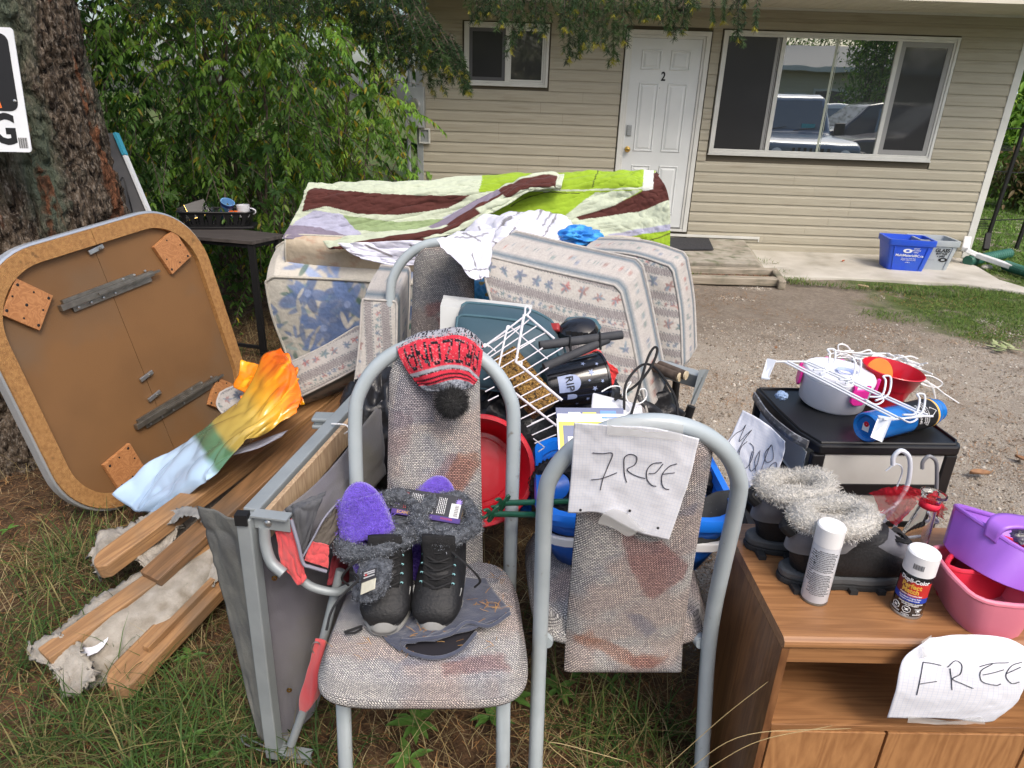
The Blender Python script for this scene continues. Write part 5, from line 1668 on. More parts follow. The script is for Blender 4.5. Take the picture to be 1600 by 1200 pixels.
for k,(x,z,rz)in enumerate(((-.17,.10,.2),(-.12,.115,.5))):
 cr_ = thing('photo_frame',['dark card with thin gold edge standing out of the left end of the black basket','dark card with pale lines leaning in the black basket behind the first'][k],'card',inb(x,0,z),(R(62),R(-22+8*k),ang+rz))
 part('card',MB().box((0,0,0),(.13,.10,.003)),M_bpl,cr_,wl=0)
 part('gold_edge',MB().box((0,-.051,0),(.13,.002,.0045)).box((-.066,0,0),(.002,.10,.0045)),M_brass,cr_,wl=0)
ch = thing('bead_chain','thin pale bead chain hanging beside the blue cup','chain',inb(.12,0,.12))
mb = MB()
for i,p in enumerate(path([inb(.105,-.02,.15),inb(.13,-.03,.14),inb(.14,-.04,.11)],16)):
 mb.lathe([(.001,-.003),(.0034,0),(.001,.003)],6,Matrix.Translation(p))
part('beads',mb,M_steel,ch,kind='stuff')
M_fir = wood('fir_lumber',(.40,.22,.095),(.25,.13,.055),ring=8,stretch=(.9,13,13),c3=(.22,.14,.08),bump=.25)
M_fir2 = wood('brown_lumber',(.24,.125,.055),(.13,.07,.03),ring=8,stretch=(.9,13,13),c3=(.12,.08,.05),bump=.25)
M_felt = mat('torn_felt',(.36,.33,.285),(.25,.225,.185),rough=1,scale=22,bump=.7,bscale=160,bdist=.005,col3=(.20,.17,.13),scale3=14,t3=(.55,.72))
M_feltg = mat('grey_felt',(.26,.26,.25),(.17,.17,.165),rough=1,scale=18,bump=.8,bscale=120,bdist=.006)
M_paper = mat('paper',(.74,.75,.80),(.68,.69,.75),rough=.8,scale=5,bump=.1,bscale=30)
def beam(name,label,a,b,w,h,m,roundend=True,up=(0,0,1)):
 """plank with a rounded near end; local x from the near end a to the far end b"""
 a,b = V(a),V(b)
 L_ =(b-a).length
 F = frame(a,b-a,V(up).cross(b-a))
 rot = F.to_euler()
 t = thing(name,label,'plank',a,rot,group='long timbers on the ground')
 out =[]
 n = 10
 if roundend:
  for i in range(n+1):
   an = R(90+90*i/n);r_ = w*.75
   out.append((r_+r_*math.cos(an),w/2-r_+r_*math.sin(an)))
  out =[(0.0,-w/2+.03*w)]if False else out
  out.append((0.02,-w/2));out.append((L_,-w/2));out.append((L_,w/2))
 else:
  out =[(0,-w/2),(L_,-w/2),(L_,w/2),(0,w/2)]
 part('board',MB().prism(out,-h/2,h/2),m,t,wl=0,bevel=.005)
 return t,F,L_
a,b = Pz(178,1082,.07),Py(520,640,2.30)
b = Pz(440,700,.16)
b1 = beam('plank','light brown plank with rounded end, lowest and nearest of the timbers',Pz(172,1083,.05),Pz(345,905,.10)+(Pz(345,905,.10)-Pz(172,1083,.05))*.9,.105,.045,M_fir)
part('batten',MB().box((.44,-.012,.034),(.62,.022,.022)),M_fir,b1[0],wl=0,bevel=.002)
b2 = beam('plank','long brown plank half wrapped in torn felt, running up to the steel frame',Pz(72,1030,.07),Pz(395,800,.20)+(Pz(395,800,.20)-Pz(72,1030,.07))*.6,.07,.05,M_fir,False)
b3 = beam('plank','short thick plank end wrapped in a torn cloth, resting above the felt covered plank',Pz(150,892,.17),Pz(560,590,.42),.085,.055,M_fir)
b4 = beam('plank','brown plank between the vinyl sheet and the steel frame',Pz(235,905,.16),Pz(560,610,.44),.09,.035,M_fir2,False)
b5 = beam('plank','dark brown plank right beside the plywood strip of the steel frame',Pz(330,850,.20),Pz(585,605,.42),.07,.03,M_fir2,False)
def felt(name,label,rows,m,seed,amp=.012,thick=.006,nu=60,nv=24):
 rows =[[(x,y,z*.975)for x,y,z in q]for q in rows]
 A,X,Y_ = pxpatch(rows,nu,nv)
 A = wrinkle(A,amp*.6,6,4,seed)
 rj = np.random.RandomState(seed)
 A[0]+=rj.normal(size=(nv,3))*.008;A[-1]+=rj.normal(size=(nv,3))*.008;A[:,0]+=rj.normal(size=(nu,3))*.004;A[:,-1]+=rj.normal(size=(nu,3))*.004
 return single(name,label,'felt',grid_mb(A),m,sm='all',solid=thick)
felt('felt_wrap','dirty cream felt torn along the long plank in the lower left',[[(88,985,1.64),(160,930,1.78),(270,860,1.98),(380,760,2.30)],[(85,1010,1.57),(185,960,1.68),(290,880,1.88),(400,780,2.22)],[(90,1060,1.52),(210,1000,1.62),(300,915,1.80),(410,800,2.15)],[(115,1088,1.49),(235,1030,1.60),(320,930,1.80),(410,820,2.12)]],M_felt,3)
felt('felt_flap','ragged cream felt flap hanging from the tip of the long plank',[[(45,1010,1.60),(85,990,1.60),(120,1000,1.60)],[(55,1030,1.54),(95,1030,1.53),(130,1020,1.54)],[(88,1050,1.49),(115,1065,1.47),(150,1045,1.50)],[(98,1090,1.44),(120,1085,1.43),(140,1065,1.46)]],M_felt,5,.008,nu=30)
felt('felt_wrap','cream felt lying under the vinyl sheet along the brown plank',[[(300,790,2.28),(380,740,2.42),(470,680,2.62),(540,610,2.85)],[(250,830,2.12),(370,770,2.28),(470,700,2.48),(560,610,2.75)],[(235,868,2.0),(370,790,2.18),(475,712,2.42),(560,620,2.7)]],M_felt,7)
felt('felt_wrap','cream felt crumpled over the end of the short thick plank',[[(140,870,1.98),(160,830,2.06),(200,822,2.08),(240,800,2.12),(300,790,2.16)],[(145,885,1.93),(180,845,1.98),(215,860,1.93),(250,850,1.98),(285,800,2.10)],[(160,900,1.9),(205,870,1.9),(235,888,1.86),(258,870,1.90),(280,830,2.02)]],M_felt,9,.014,nu=50)
felt('felt_wrap','cream felt strip beside the dark plank and the steel frame',[[(300,905,1.84),(380,835,2.0),(450,765,2.2),(530,660,2.5)],[(310,935,1.78),(395,855,1.92),(470,770,2.12),(550,665,2.45)]],M_felt,11)
felt('felt_strip','grey stained cloth strip lying over the felt near the plank end',[[(235,812,2.04),(290,790,2.06),(320,800,2.0)],[(250,828,2.0),(290,805,2.0),(325,815,1.96)]],M_feltg,12,.006,.002,30,8)
A,X,Y_ = pxpatch([[(105,1010,1.535),(150,985,1.60),(172,972,1.62)],[(100,1040,1.49),(150,1020,1.52),(168,1000,1.56)]],20,8)
single('paper_scrap','white torn paper label stuck on the felt at the tip of the long plank','paper',grid_mb(wrinkle(A,.003,3,3,4)),M_paper,sm='all',solid=.001)
M_vinyl = mat('printed_vinyl',(1,1,1),(.95,.95,.95),rough=.22,scale=8,vcol=True,spec=.6,coat=.4,translucent=.06)
def crease(A,L_):
 U,W = np.meshgrid(np.linspace(0,1,A.shape[0]),np.linspace(0,1,A.shape[1]),indexing='ij');N = normals(A)
 for s_,a,b,k in L_:n = vnoise(U*a*2+W*b+s_,W*b*2-U*a*.6+s_,s_,1);A = A+N*((1-2.6*np.abs(n))*k)[...,None]
 return A
NU_,NV_ = 110,70
rows =[[(188,775,2.28),(240,720,2.34),(300,680,2.36),(338,650,2.36),(385,600,2.42),(410,555,2.50),(440,550,2.52)],[(205,798,2.22),(255,745,2.24),(300,705,2.24),(345,665,2.22),(400,628,2.22),(440,590,2.30),(462,578,2.36)],[(225,800,2.18),(270,762,2.12),(305,735,2.10),(345,700,2.10),(392,668,2.10),(430,640,2.16),(470,625,2.24)],[(232,806,2.15),(280,778,2.08),(315,752,2.04),(330,745,2.04),(375,692,2.06),(410,680,2.10),(462,645,2.16)]]
A,X,Y_ = pxpatch(rows,NU_,NV_)
A = crease(A,[(3,1.2,1.0,.014),(5,1.4,1.8,.008),(9,3,1.4,.005),(12,7,4,.0022)])
C = np.zeros(A.shape)
s = X*.83-Y_*.55
f_ = lambda v:np.array(v)
stops =[(-290,(.42,.58,.80)),(-200,(.48,.64,.84)),(-128,(.50,.68,.86)),(-118,(.10,.22,.12)),(-92,(.12,.25,.13)),(-84,(.48,.36,.09)),(-30,(.62,.42,.08)),(0,(.80,.40,.03)),(35,(.85,.20,.01)),(80,(.80,.14,.01))]
sx = np.array([a for a,b in stops]);cc = np.array([b for a,b in stops])
sw = s+vnoise(X/25,Y_/60,3,3)*10
for k in range(3):C[...,k] = np.interp(sw,sx,cc[:,k])
strk = vnoise((X+Y_)/9,(X-Y_)/60,9,3)
m = sstep(.15,.5,strk)*sstep(-30,20,s);C[:] = C*(1-m[...,None])+np.array((.95,.42,.02))*m[...,None]
m = sstep(.1,.45,-strk)*sstep(0,30,s)*.7;C[:] = C*(1-m[...,None])+np.array((.62,.09,.01))*m[...,None]
single('vinyl_sheet','glossy orange, yellow, green and pale blue vinyl sheet draped over the timbers','vinyl sheet',grid_mb(A,C),M_vinyl,sm='all',solid=.0015)
NU_,NV_ = 60,60
rows =[[(385,572,2.60),(405,560,2.60),(425,548,2.62),(452,556,2.60)],[(358,598,2.50),(395,588,2.46),(430,575,2.46),(465,580,2.50)],[(378,615,2.42),(400,612,2.38),(440,606,2.34),(463,600,2.44)],[(378,628,2.36),(405,625,2.34),(445,630,2.34),(476,628,2.36)]]
A,X,Y_ = pxpatch(rows,NU_,NV_)
A = crease(A,[(14,1.6,1.6,.024),(6,2.4,2.2,.010),(9,4,3,.004)])
C = np.zeros(A.shape);C[:] =(.88,.25,.01)
st_ = vnoise((X*.7+Y_)/7,(X-Y_*.7)/40,5,3)
for th_,col in((.1,(.92,.42,.01)),(.35,(.95,.55,.03))):m = sstep(th_,th_+.15,st_);C[:] = C*(1-m[...,None])+np.array(col)*m[...,None]
m = sstep(.2,.4,-st_);C[:] = C*(1-m[...,None])+np.array((.70,.10,.01))*m[...,None]
single('vinyl_bunch','crumpled bright orange end of the vinyl sheet with pointed corners','vinyl sheet',grid_mb(A,C),M_vinyl,sm='all',solid=.0015)
A,X,Y_ = pxpatch([[(360,705,2.12),(400,690,2.16),(450,672,2.22)],[(362,712,2.10),(405,700,2.14),(440,682,2.2)]],20,4)
single('vinyl_strap','pale lilac strap below the orange vinyl sheet','strap',grid_mb(A),mat('lilac_vinyl',(.45,.47,.58),rough=.4),sm='all',solid=.002)
# =============================================================# --- BEDDING AND CUSHIONS
def tapestry(dirx,diry,x0,y0,per_px,seed,cell=1.0):
 """striped couch fabric: cream bands with small flowers between grey herringbone bands; bands run along (dirx,diry)"""
 def f(X,Y_,U,W):
  C = np.zeros(X.shape+(3,));C[:] =(.345,.325,.30)
  s =((X-x0)*-diry+(Y_-y0)*dirx)/per_px
  t =((X-x0)*dirx+(Y_-y0)*diry)
  fr = s-np.floor(s)
  grey = sstep(.42,.44,fr)*(1-sstep(.60,.62,fr))+sstep(.82,.84,fr)*(1-sstep(.97,.99,fr))
  hb = .5+.5*np.sign(np.sin(t*1.6+8*np.abs(((s*9)%1)-.5)))
  g = np.array((.165,.152,.15))*(1+.45*hb[...,None])
  C = C*(1-grey[...,None])+g*grey[...,None]
  for k in(.41,.63,.81,.995):
   m =(1-sstep(.008,.016,np.abs(fr-k)))*(np.sin(t*1.3)>-.3);C = C*(1-m[...,None]*.8)+np.array((.08,.10,.12))*m[...,None]*.8
  r = np.random.RandomState(seed)
  xm,xM,ym,yM = X.min(),X.max(),Y_.min(),Y_.max()
  diag = math.hypot(xM-xm,yM-ym)
  smin,smax = int(np.floor(s.min())),int(np.ceil(s.max()))
  for b in range(smin,smax+1):
   for(fc,step,size)in((.21,23,9),(.72,10,4.5)):
    tt_ = t.min()
    while tt_<t.max():
     sc_ =(b+fc)*per_px+r.uniform(-2,2)
     cx_,cy_ = x0+tt_*dirx-sc_*diry,y0+tt_*diry+sc_*dirx
     if xm-20<cx_<xM+20 and ym-20<cy_<yM+20:
      col =[(.26,.115,.11),(.12,.14,.19),(.22,.13,.12),(.13,.17,.17),(.16,.14,.17)][r.randint(4)]
      flower(C,X,Y_,cx_,cy_,size*cell*r.uniform(.7,1.1),col,r,5);flower(C,X,Y_,cx_+r.uniform(-4,4),cy_+r.uniform(-4,4),size*cell*.6,col,r,3)
      leafs(C,X,Y_,cx_,cy_,size*.9*cell,(.13,.17,.20),r,3)
     tt_+=step*cell*r.uniform(.8,1.25)
  C*=(1+.10*vnoise(X/3,Y_/3,5,2))[...,None]
  return np.clip(C*1.27,0,1)
 return f
def tap_side(C,X,Y_):
 T_ = Y_.max();r = np.random.RandomState(2)
 for i in range(int(X.max()/.045)):
  col =[(.36,.17,.15),(.19,.22,.28),(.32,.20,.18),(.22,.27,.26)][r.randint(4)]
  flower(C,X,Y_,i*.045+r.uniform(-.01,.01),T_*r.uniform(.35,.6),.014,col,r,5);leafs(C,X,Y_,i*.045+.02,T_*.5,.012,(.22,.26,.28),r,2)
 for k,w in((.13,.02),(.86,.02)):
  m =(np.abs(Y_/T_-k)<w*1.5);C[m] =(.14,.18,.21)
 m =(Y_/T_>.88);C[m] =(.30,.28,.27)
 C*=(1+.10*vnoise(X*90,Y_*90,5,2))[...,None]
M_tap = mat('tapestry_fabric',(1,1,1),(.85,.85,.85),rough=.95,scale=160,vcol=True,bump=.5,bscale=700,bdist=.002,spec=.15)
sidec =(.45,.42,.39)
rowsA =[[(752,398,2.40),(860,424,2.38),(968,448,2.36)],[(762,450,2.34),(875,490,2.32),(985,520,2.30)],[(785,520,2.27),(895,570,2.24),(1002,605,2.22)],[(800,560,2.22),(905,610,2.20),(1012,652,2.17)]]
cushion('seat_cushion','large striped floral seat cushion leaning in front, right of centre','cushion',rowsA,(.10,.19,.055),190,150,tapestry(.965,.262,752,398,66,3),sidec,M_tap,bulge=.014,group='striped floral cushions',side_painter=tap_side)
rowsB =[[(905,392,2.80),(985,398,2.72),(1050,418,2.66)],[(920,450,2.72),(1000,465,2.66),(1062,490,2.60)],[(930,560,2.62),(1005,575,2.56),(1066,578,2.50)]]
cushion('seat_cushion','striped floral seat cushion mostly hidden behind the large leaning one','cushion',rowsB,(.08,.13,.03),120,120,tapestry(.97,.22,905,400,60,5),sidec,M_tap,bulge=.012,group='striped floral cushions',side_painter=tap_side)
rowsC =[[(566,468,2.42),(592,470,2.42),(620,472,2.42)],[(562,540,2.36),(588,545,2.36),(618,545,2.36)],[(552,620,2.28),(580,630,2.28),(612,640,2.28)]]
cushion('seat_cushion','striped floral cushion standing on end left of the boot chair frame','cushion',rowsC,(-.02,.45,.02),50,120,tapestry(.05,.998,568,470,70,7),sidec,M_tap,bulge=.01,group='striped floral cushions',side_painter=tap_side)
rowsD =[[(345,612,2.62),(420,582,2.66),(500,545,2.70),(562,508,2.74)],[(340,632,2.54),(425,605,2.56),(505,570,2.60),(568,535,2.64)],[(352,650,2.50),(440,630,2.50),(515,597,2.54),(575,565,2.58)]]
cushion('seat_cushion','grey floral cushion lying lengthwise under the orange vinyl','cushion',rowsD,(.06,.22,-.10),150,50,tapestry(.9,-.42,340,620,60,9,.8),sidec,M_tap,bulge=.014,group='striped floral cushions',side_painter=tap_side)
def blue_floral(X,Y_,U,W):
 C = np.zeros(X.shape+(3,));C[:] =(.58,.55,.48)
 r = np.random.RandomState(12)
 for i in range(110):
  cx_,cy_ = r.uniform(X.min(),X.max()),r.uniform(Y_.min(),Y_.max())
  k = r.randint(3)
  if k==0:leafs(C,X,Y_,cx_,cy_,r.uniform(18,28),(.10,.19,.16),r,2)
  elif k==1:leafs(C,X,Y_,cx_,cy_,r.uniform(16,28),(.17,.24,.40),r,3)
  else:leafs(C,X,Y_,cx_,cy_,16,(.30,.38,.36),r,3)
 for i in range(34):
  cx_,cy_ = r.uniform(X.min(),X.max()),r.uniform(Y_.min(),Y_.max())
  flower(C,X,Y_,cx_,cy_,r.uniform(28,44),(.14,.21,.40),r,5,cen=(.30,.38,.60))
 for i in range(45):
  cx_,cy_ = r.uniform(X.min(),X.max()),r.uniform(Y_.min(),Y_.max())
  leafs(C,X,Y_,cx_,cy_,18,(.58,.55,.48),r,2)
 C*=(1+.12*vnoise(X/2.5,Y_/2.5,5,2))[...,None]
 return np.clip(C,0,1)
rowsE =[[(414,432,3.55),(530,437,3.50),(660,446,3.45),(760,452,3.40)],[(425,490,3.58),(540,500,3.55),(660,510,3.5),(760,515,3.45)],[(445,545,3.62),(550,560,3.6),(665,570,3.55),(760,580,3.5)],[(470,610,3.64),(560,620,3.6),(665,630,3.6),(760,640,3.6)]]
bm,lp,T = cushion('mattress','cream mattress printed with blue and green flowers, standing on its side','mattress',rowsE,(.0,.22,.14),230,150,blue_floral,(.56,.53,.47),M_cloth,pipe=M_pipe2,bulge=.03,pr=.008,side_painter=lambda C,X,Y_:[leafs(C,X,Y_,rnd.uniform(0,X.max()),rnd.uniform(0,Y_.max()),.13,[(.16,.24,.44),(.10,.19,.16),(.22,.30,.50)][i%3],np.random.RandomState(i),3)for i in range(60)],edge_n=24)
def tan(X,Y_,U,W):
 C = np.zeros(X.shape+(3,));C[:] =(.52,.44,.33)
 n = vnoise(X/18,Y_/10,4,4);m = sstep(.15,.5,n)*.6
 C = C*(1-m[...,None])+np.array((.42,.25,.17))*m[...,None]
 return C
rowsF =[[(448,366,3.62),(620,372,3.56),(800,366,3.50),(1000,372,3.36)],[(446,385,3.60),(620,395,3.54),(800,400,3.46),(1008,395,3.34)],[(448,420,3.64),(620,440,3.6),(800,450,3.5),(1015,440,3.38)]]
cushion('mattress','tan stained mattress lying between blue floral mattress and the striped blanket','mattress',rowsF,(.0,.40,.02),120,40,tan,(.50,.43,.34),M_cloth,pipe=M_pipe2,bulge=.04,pr=.006)
CR_,BR_,LM,LV,GN =(.50,.55,.42),(.085,.027,.022),(.28,.42,.03),(.40,.40,.52),(.26,.34,.17)
LV2 =(.22,.19,.25)
rows =[[(478,300,3.96),(560,292,3.94),(700,288,3.92),(850,278,3.86),(960,270,3.80),(1030,272,3.76)],[(482,287,3.84),(560,284,3.80),(690,280,3.76),(850,270,3.68),(960,265,3.62),(1024,266,3.58)],[(476,298,3.76),(570,296,3.70),(700,294,3.66),(850,290,3.58),(965,282,3.52),(1036,285,3.46)],[(470,318,3.72),(575,322,3.66),(700,322,3.62),(850,318,3.54),(970,312,3.48),(1044,312,3.42)],[(455,345,3.68),(575,350,3.62),(700,348,3.58),(850,345,3.50),(975,345,3.44),(1046,350,3.38)],[(440,372,3.60),(575,374,3.56),(700,366,3.52),(850,368,3.46),(985,372,3.40),(1045,400,3.34)]]
A,X,Y_ = pxpatch(rows,420,200)
U,W = np.meshgrid(np.linspace(0,1,420),np.linspace(0,1,200),indexing='ij')
A = A+normals(A)*(.014*vnoise(U*7+W*4,W*5-U*5,5,2)+.008*(1-2*np.abs(vnoise(U*10+W*3,W*11+U*9,8,2)))+.0035*(1-2*np.abs(vnoise(U*34+W*14,W*16-U*12,18,2))))[...,None]
P_ =[(LM,[(735,250),(1024,250),(1024,292),(735,300)]),(CR_,[(400,250),(760,250),(748,300),(640,330),(560,345),(400,360)]),(BR_,[(490,292),(560,300),(640,305),(735,305),(700,325),(620,336),(560,334),(510,322),(472,330),(480,300)]),(CR_,[(474,331),(510,323),(560,335),(620,338),(700,327),(700,334),(620,345),(560,342),(510,330),(466,345)]),(LV,[(440,372),(462,345),(490,328),(535,335),(565,365),(555,385),(500,385)]),(GN,[(535,336),(620,347),(700,340),(650,360),(590,362),(555,358)]),(LV2,[(440,370),(450,350),(500,355),(560,372),(540,392),(470,392)]),(LM,[(700,345),(790,300),(1010,296),(985,310),(900,335),(860,345),(780,350)]),(CR_,[(930,300),(1003,297),(965,318),(915,335),(880,339)]),(LV,[(690,340),(745,312),(775,308),(735,335)]),(BR_,[(900,338),(960,320),(1003,299),(1018,268),(1060,262),(1060,312),(1000,330),(940,338),(905,344)]),(CR_,[(905,344),(1000,331),(1060,306),(1060,350),(1000,358),(950,368),(880,372),(800,350)]),((.62,.64,.60),[(1006,262),(1022,262),(1020,296),(1004,298)]),(LV,[(950,366),(1060,348),(1060,360),(960,380)]),(LM,[(960,372),(1060,358),(1060,420),(1000,410)])]
C = paint(X,Y_,CR_,P_)
line(C,X,Y_,[(798,322),(815,312),(850,300),(905,302)],1.5,(.05,.06,.02));line(C,X,Y_,[(925,292),(931,275),(934,266)],1.5,(.05,.06,.02));line(C,X,Y_,[(1000,380),(1030,372),(1046,365)],1.5,(.06,.05,.02))
C*=(1+.06*vnoise(X/6,Y_/6,5,3))[...,None]
bl = thing('striped_blanket','lime, cream and brown striped blanket draped over an upright mattress','blanket',(-.1,3.7,0))
part('cover',grid_mb(A,np.clip(C,0,1)),M_cloth,bl,sm='all',solid=.004)
e0,e1 = A[-1,30:],A[-1,30:]
S = np.stack([A[-1,30:]+np.array([(.03*math.sin(math.pi*t))-.05*t,.30*t,-.03*t])for t in np.linspace(0,1,14)],0)
Cs = np.zeros(S.shape);Cs[:] = C[-1,30:][None];Cs[:,:68] = BR_
part('end_drape',grid_mb(S,Cs),M_cloth,bl,sm='all',solid=.004)
rows =[[(505,378,3.50),(560,366,3.48),(620,360,3.46),(680,350,3.46),(735,320,3.50),(770,302,3.52),(800,284,3.54),(850,270,3.56),(882,272,3.56)],[(515,388,3.44),(570,378,3.42),(630,370,3.40),(690,358,3.40),(745,328,3.44),(776,310,3.46),(812,292,3.46),(850,286,3.48),(878,288,3.48)],[(530,386,3.42),(585,382,3.40),(640,378,3.38),(705,366,3.38),(757,338,3.42),(790,322,3.44),(825,300,3.46),(855,296,3.48),(876,298,3.48)]]
A,X,Y_ = pxpatch(rows,150,30)
A = wrinkle(A,.012,10,3,6)
U,W = np.meshgrid(np.linspace(0,1,150),np.linspace(0,1,30),indexing='ij')
C = np.zeros(A.shape);C[:] = CR_
C[(W>.38)&(U<.50)] = BR_;C[(W>.1)&(W<.85)&(U>.66)] = BR_;C[(W<.3)&(U>.35)&(U<.66)] = LV2;C[(W>.3)&(W<.45)&(U>.4)&(U<.66)] = BR_;C[(U>.955)] = CR_;C[(W>.75)&(U>.3)] = CR_
part('folded_edge',grid_mb(A,C),M_cloth,bl,sm='all',solid=.006)
rows =[[(560,368,3.44),(640,362,3.42),(720,345,3.42),(790,318,3.46)],[(580,380,3.38),(660,378,3.36),(740,360,3.38),(800,335,3.44)]]
A,X,Y_ = pxpatch(rows,60,14)
def sheet_paint(X,Y_,seed=2,n=16,w=3.2):
 C = np.zeros(X.shape+(3,));C[:] =(.70,.70,.80)
 r = random.Random(seed)
 for i in range(n):
  x,y = r.uniform(X.min(),X.max()),r.uniform(Y_.min(),Y_.max());a = r.choice([.25,.35,-.9,-1.0,1.3])+r.uniform(-.2,.2);l = r.uniform(30,70)
  pts =[(x,y)]
  for j in range(4):
   x+=math.cos(a)*l/4;y+=math.sin(a)*l/4;a+=r.uniform(-.25,.25);pts.append((x,y))
  line(C,X,Y_,pts,w,(.20,.19,.20))
 return C
sh_ = thing('white_sheet','white bed sheet with grey branching lines bunched on top of the pile','bed sheet',(-.2,3.0,.6))
rows =[[(700,372,3.30),(740,345,3.34),(790,328,3.36),(840,325,3.34),(885,338,3.28),(905,352,3.24),(935,365,3.20)],[(708,385,3.12),(745,362,3.12),(790,345,3.10),(830,340,3.10),(880,352,3.10),(910,364,3.12),(950,375,3.14)],[(712,395,3.00),(750,378,2.98),(790,362,2.96),(830,358,2.98),(878,365,3.0),(905,375,3.02),(945,384,3.06)],[(715,405,2.95),(752,395,2.92),(795,380,2.90),(832,374,2.90),(876,378,2.92),(905,384,2.95),(940,390,3.0)]]
A,X,Y_ = pxpatch(rows,130,80);A = wrinkle(A,.024,6,4,9)
part('top_bunch',grid_mb(A,sheet_paint(X,Y_,3,18)),M_satin,sh_,sm='all',solid=.002)
rows =[[(528,380,3.34),(580,378,3.30),(640,376,3.24),(710,372,3.14),(760,372,3.02)],[(548,396,3.30),(600,400,3.26),(660,398,3.18),(715,392,3.06),(765,392,2.94)],[(566,405,3.28),(620,415,3.22),(680,410,3.14),(720,404,3.02),(768,410,2.90)]]
A,X,Y_ = pxpatch(rows,110,40);A = wrinkle(A,.016,6,3,19)
part('left_drape',grid_mb(A,sheet_paint(X,Y_,5,10)),M_satin,sh_,sm='all',solid=.002)
rows =[[(682,374,2.20),(720,362,2.40),(775,356,2.70)],[(708,402,2.16),(738,395,2.26),(768,390,2.45)],[(733,430,2.14),(748,425,2.20),(765,420,2.32)],[(752,434,2.14),(757,434,2.18),(762,434,2.25)]]
A,X,Y_ = pxpatch(rows,50,50);A = wrinkle(A,.010,3,3,29)
part('hanging_corner',grid_mb(A,sheet_paint(X,Y_,7,5,2.4)),M_satin,sh_,sm='all',solid=.002)
def bunch(name,label,px,py,y,rx,ry,rz,cols,seed,m=M_satin,cat='cloth',amp=.35):
 c = Py(px,py,y);nu,nv = 70,40
 th_ = np.linspace(0,2*math.pi,nu);ph = np.linspace(.02,math.pi-.02,nv)
 TH2,PH = np.meshgrid(th_,ph,indexing='ij')
 d = np.stack([np.cos(TH2)*np.sin(PH),np.sin(TH2)*np.sin(PH),np.cos(PH)],-1)
 n = vnoise(d[...,0]*2.2+9,d[...,2]*2.2+d[...,1]*1.7+9,seed,4)
 rr_ = 1+amp*(1-2*np.abs(n))-amp*.5
 A = np.array(c)+d*np.array([rx,ry,rz])*rr_[...,None]
 C = np.zeros(A.shape);C[:] = cols[0]
 if len(cols)>1:C[vnoise(d[...,0]*3,d[...,2]*3,seed+1,2)>.12] = cols[1]
 return single(name,label,cat,grid_mb(A,C),m,sm='all')
bunch('blue_cloth','bright blue crumpled satin on top of the mattress pile',905,370,3.0,.095,.08,.045,[(.02,.20,.62),(.05,.33,.75)],4)
rows =[[(727,418,2.62),(745,425,2.60),(760,432,2.58)],[(725,455,2.52),(748,450,2.50),(770,455,2.50)],[(722,482,2.46),(750,482,2.44),(782,482,2.44)]]
A,X,Y_ = pxpatch(rows,50,50);A = wrinkle(A,.012,4,3,33)
C = np.zeros(A.shape);C[:] =(.10,.42,.72)
for a_ in np.linspace(-2.2,1.2,30):stamp(C,ell(X,Y_,757+10*math.cos(a_),450+10*math.sin(a_),2.6,2.6,0),(.45,.30,.05))
single('blue_cloth','sky blue cloth with small yellow crescent print beside the chair back','cloth',grid_mb(A,C),M_satin,sm='all',solid=.002)
# =============================================================# --- CHAIRS
M_weave = weave_mat('woven_upholstery',(200,200),(.30,.30,.32),bump=.8)
M_tube = mat('pale_grey_enamel',(.40,.45,.47),(.36,.41,.43),rough=.35,scale=14,spec=.5,coat=.2,col3=(.22,.21,.19),scale3=34,t3=(.66,.74))
def blob(C,X,Y_,pts,col,soft=.01,k=.8):
 for j in range(5):
  m = inpoly(X+vnoise(X*40,Y_*60,4+j,3)*(.006+.004*j),Y_+vnoise(X*50+5,Y_*40,9+j,3)*(.006+.004*j),pts)
  C[m] = C[m]*(1-k/4)+np.array(col)*k/4
def fabric_base(X,Y_,seed):
 C = np.zeros(X.shape+(3,));C[:] =(.60,.58,.55)
 n = vnoise(X*9,Y_*14+X*5,seed,3)
 m = sstep(.0,.35,n)*.45;C = C*(1-m[...,None])+np.array((.34,.35,.40))*m[...,None]
 n = vnoise(X*7+3,Y_*9,seed+3,3)
 m = sstep(.05,.35,n)*.55;C = C*(1-m[...,None])+np.array((.60,.47,.41))*m[...,None]
 return C
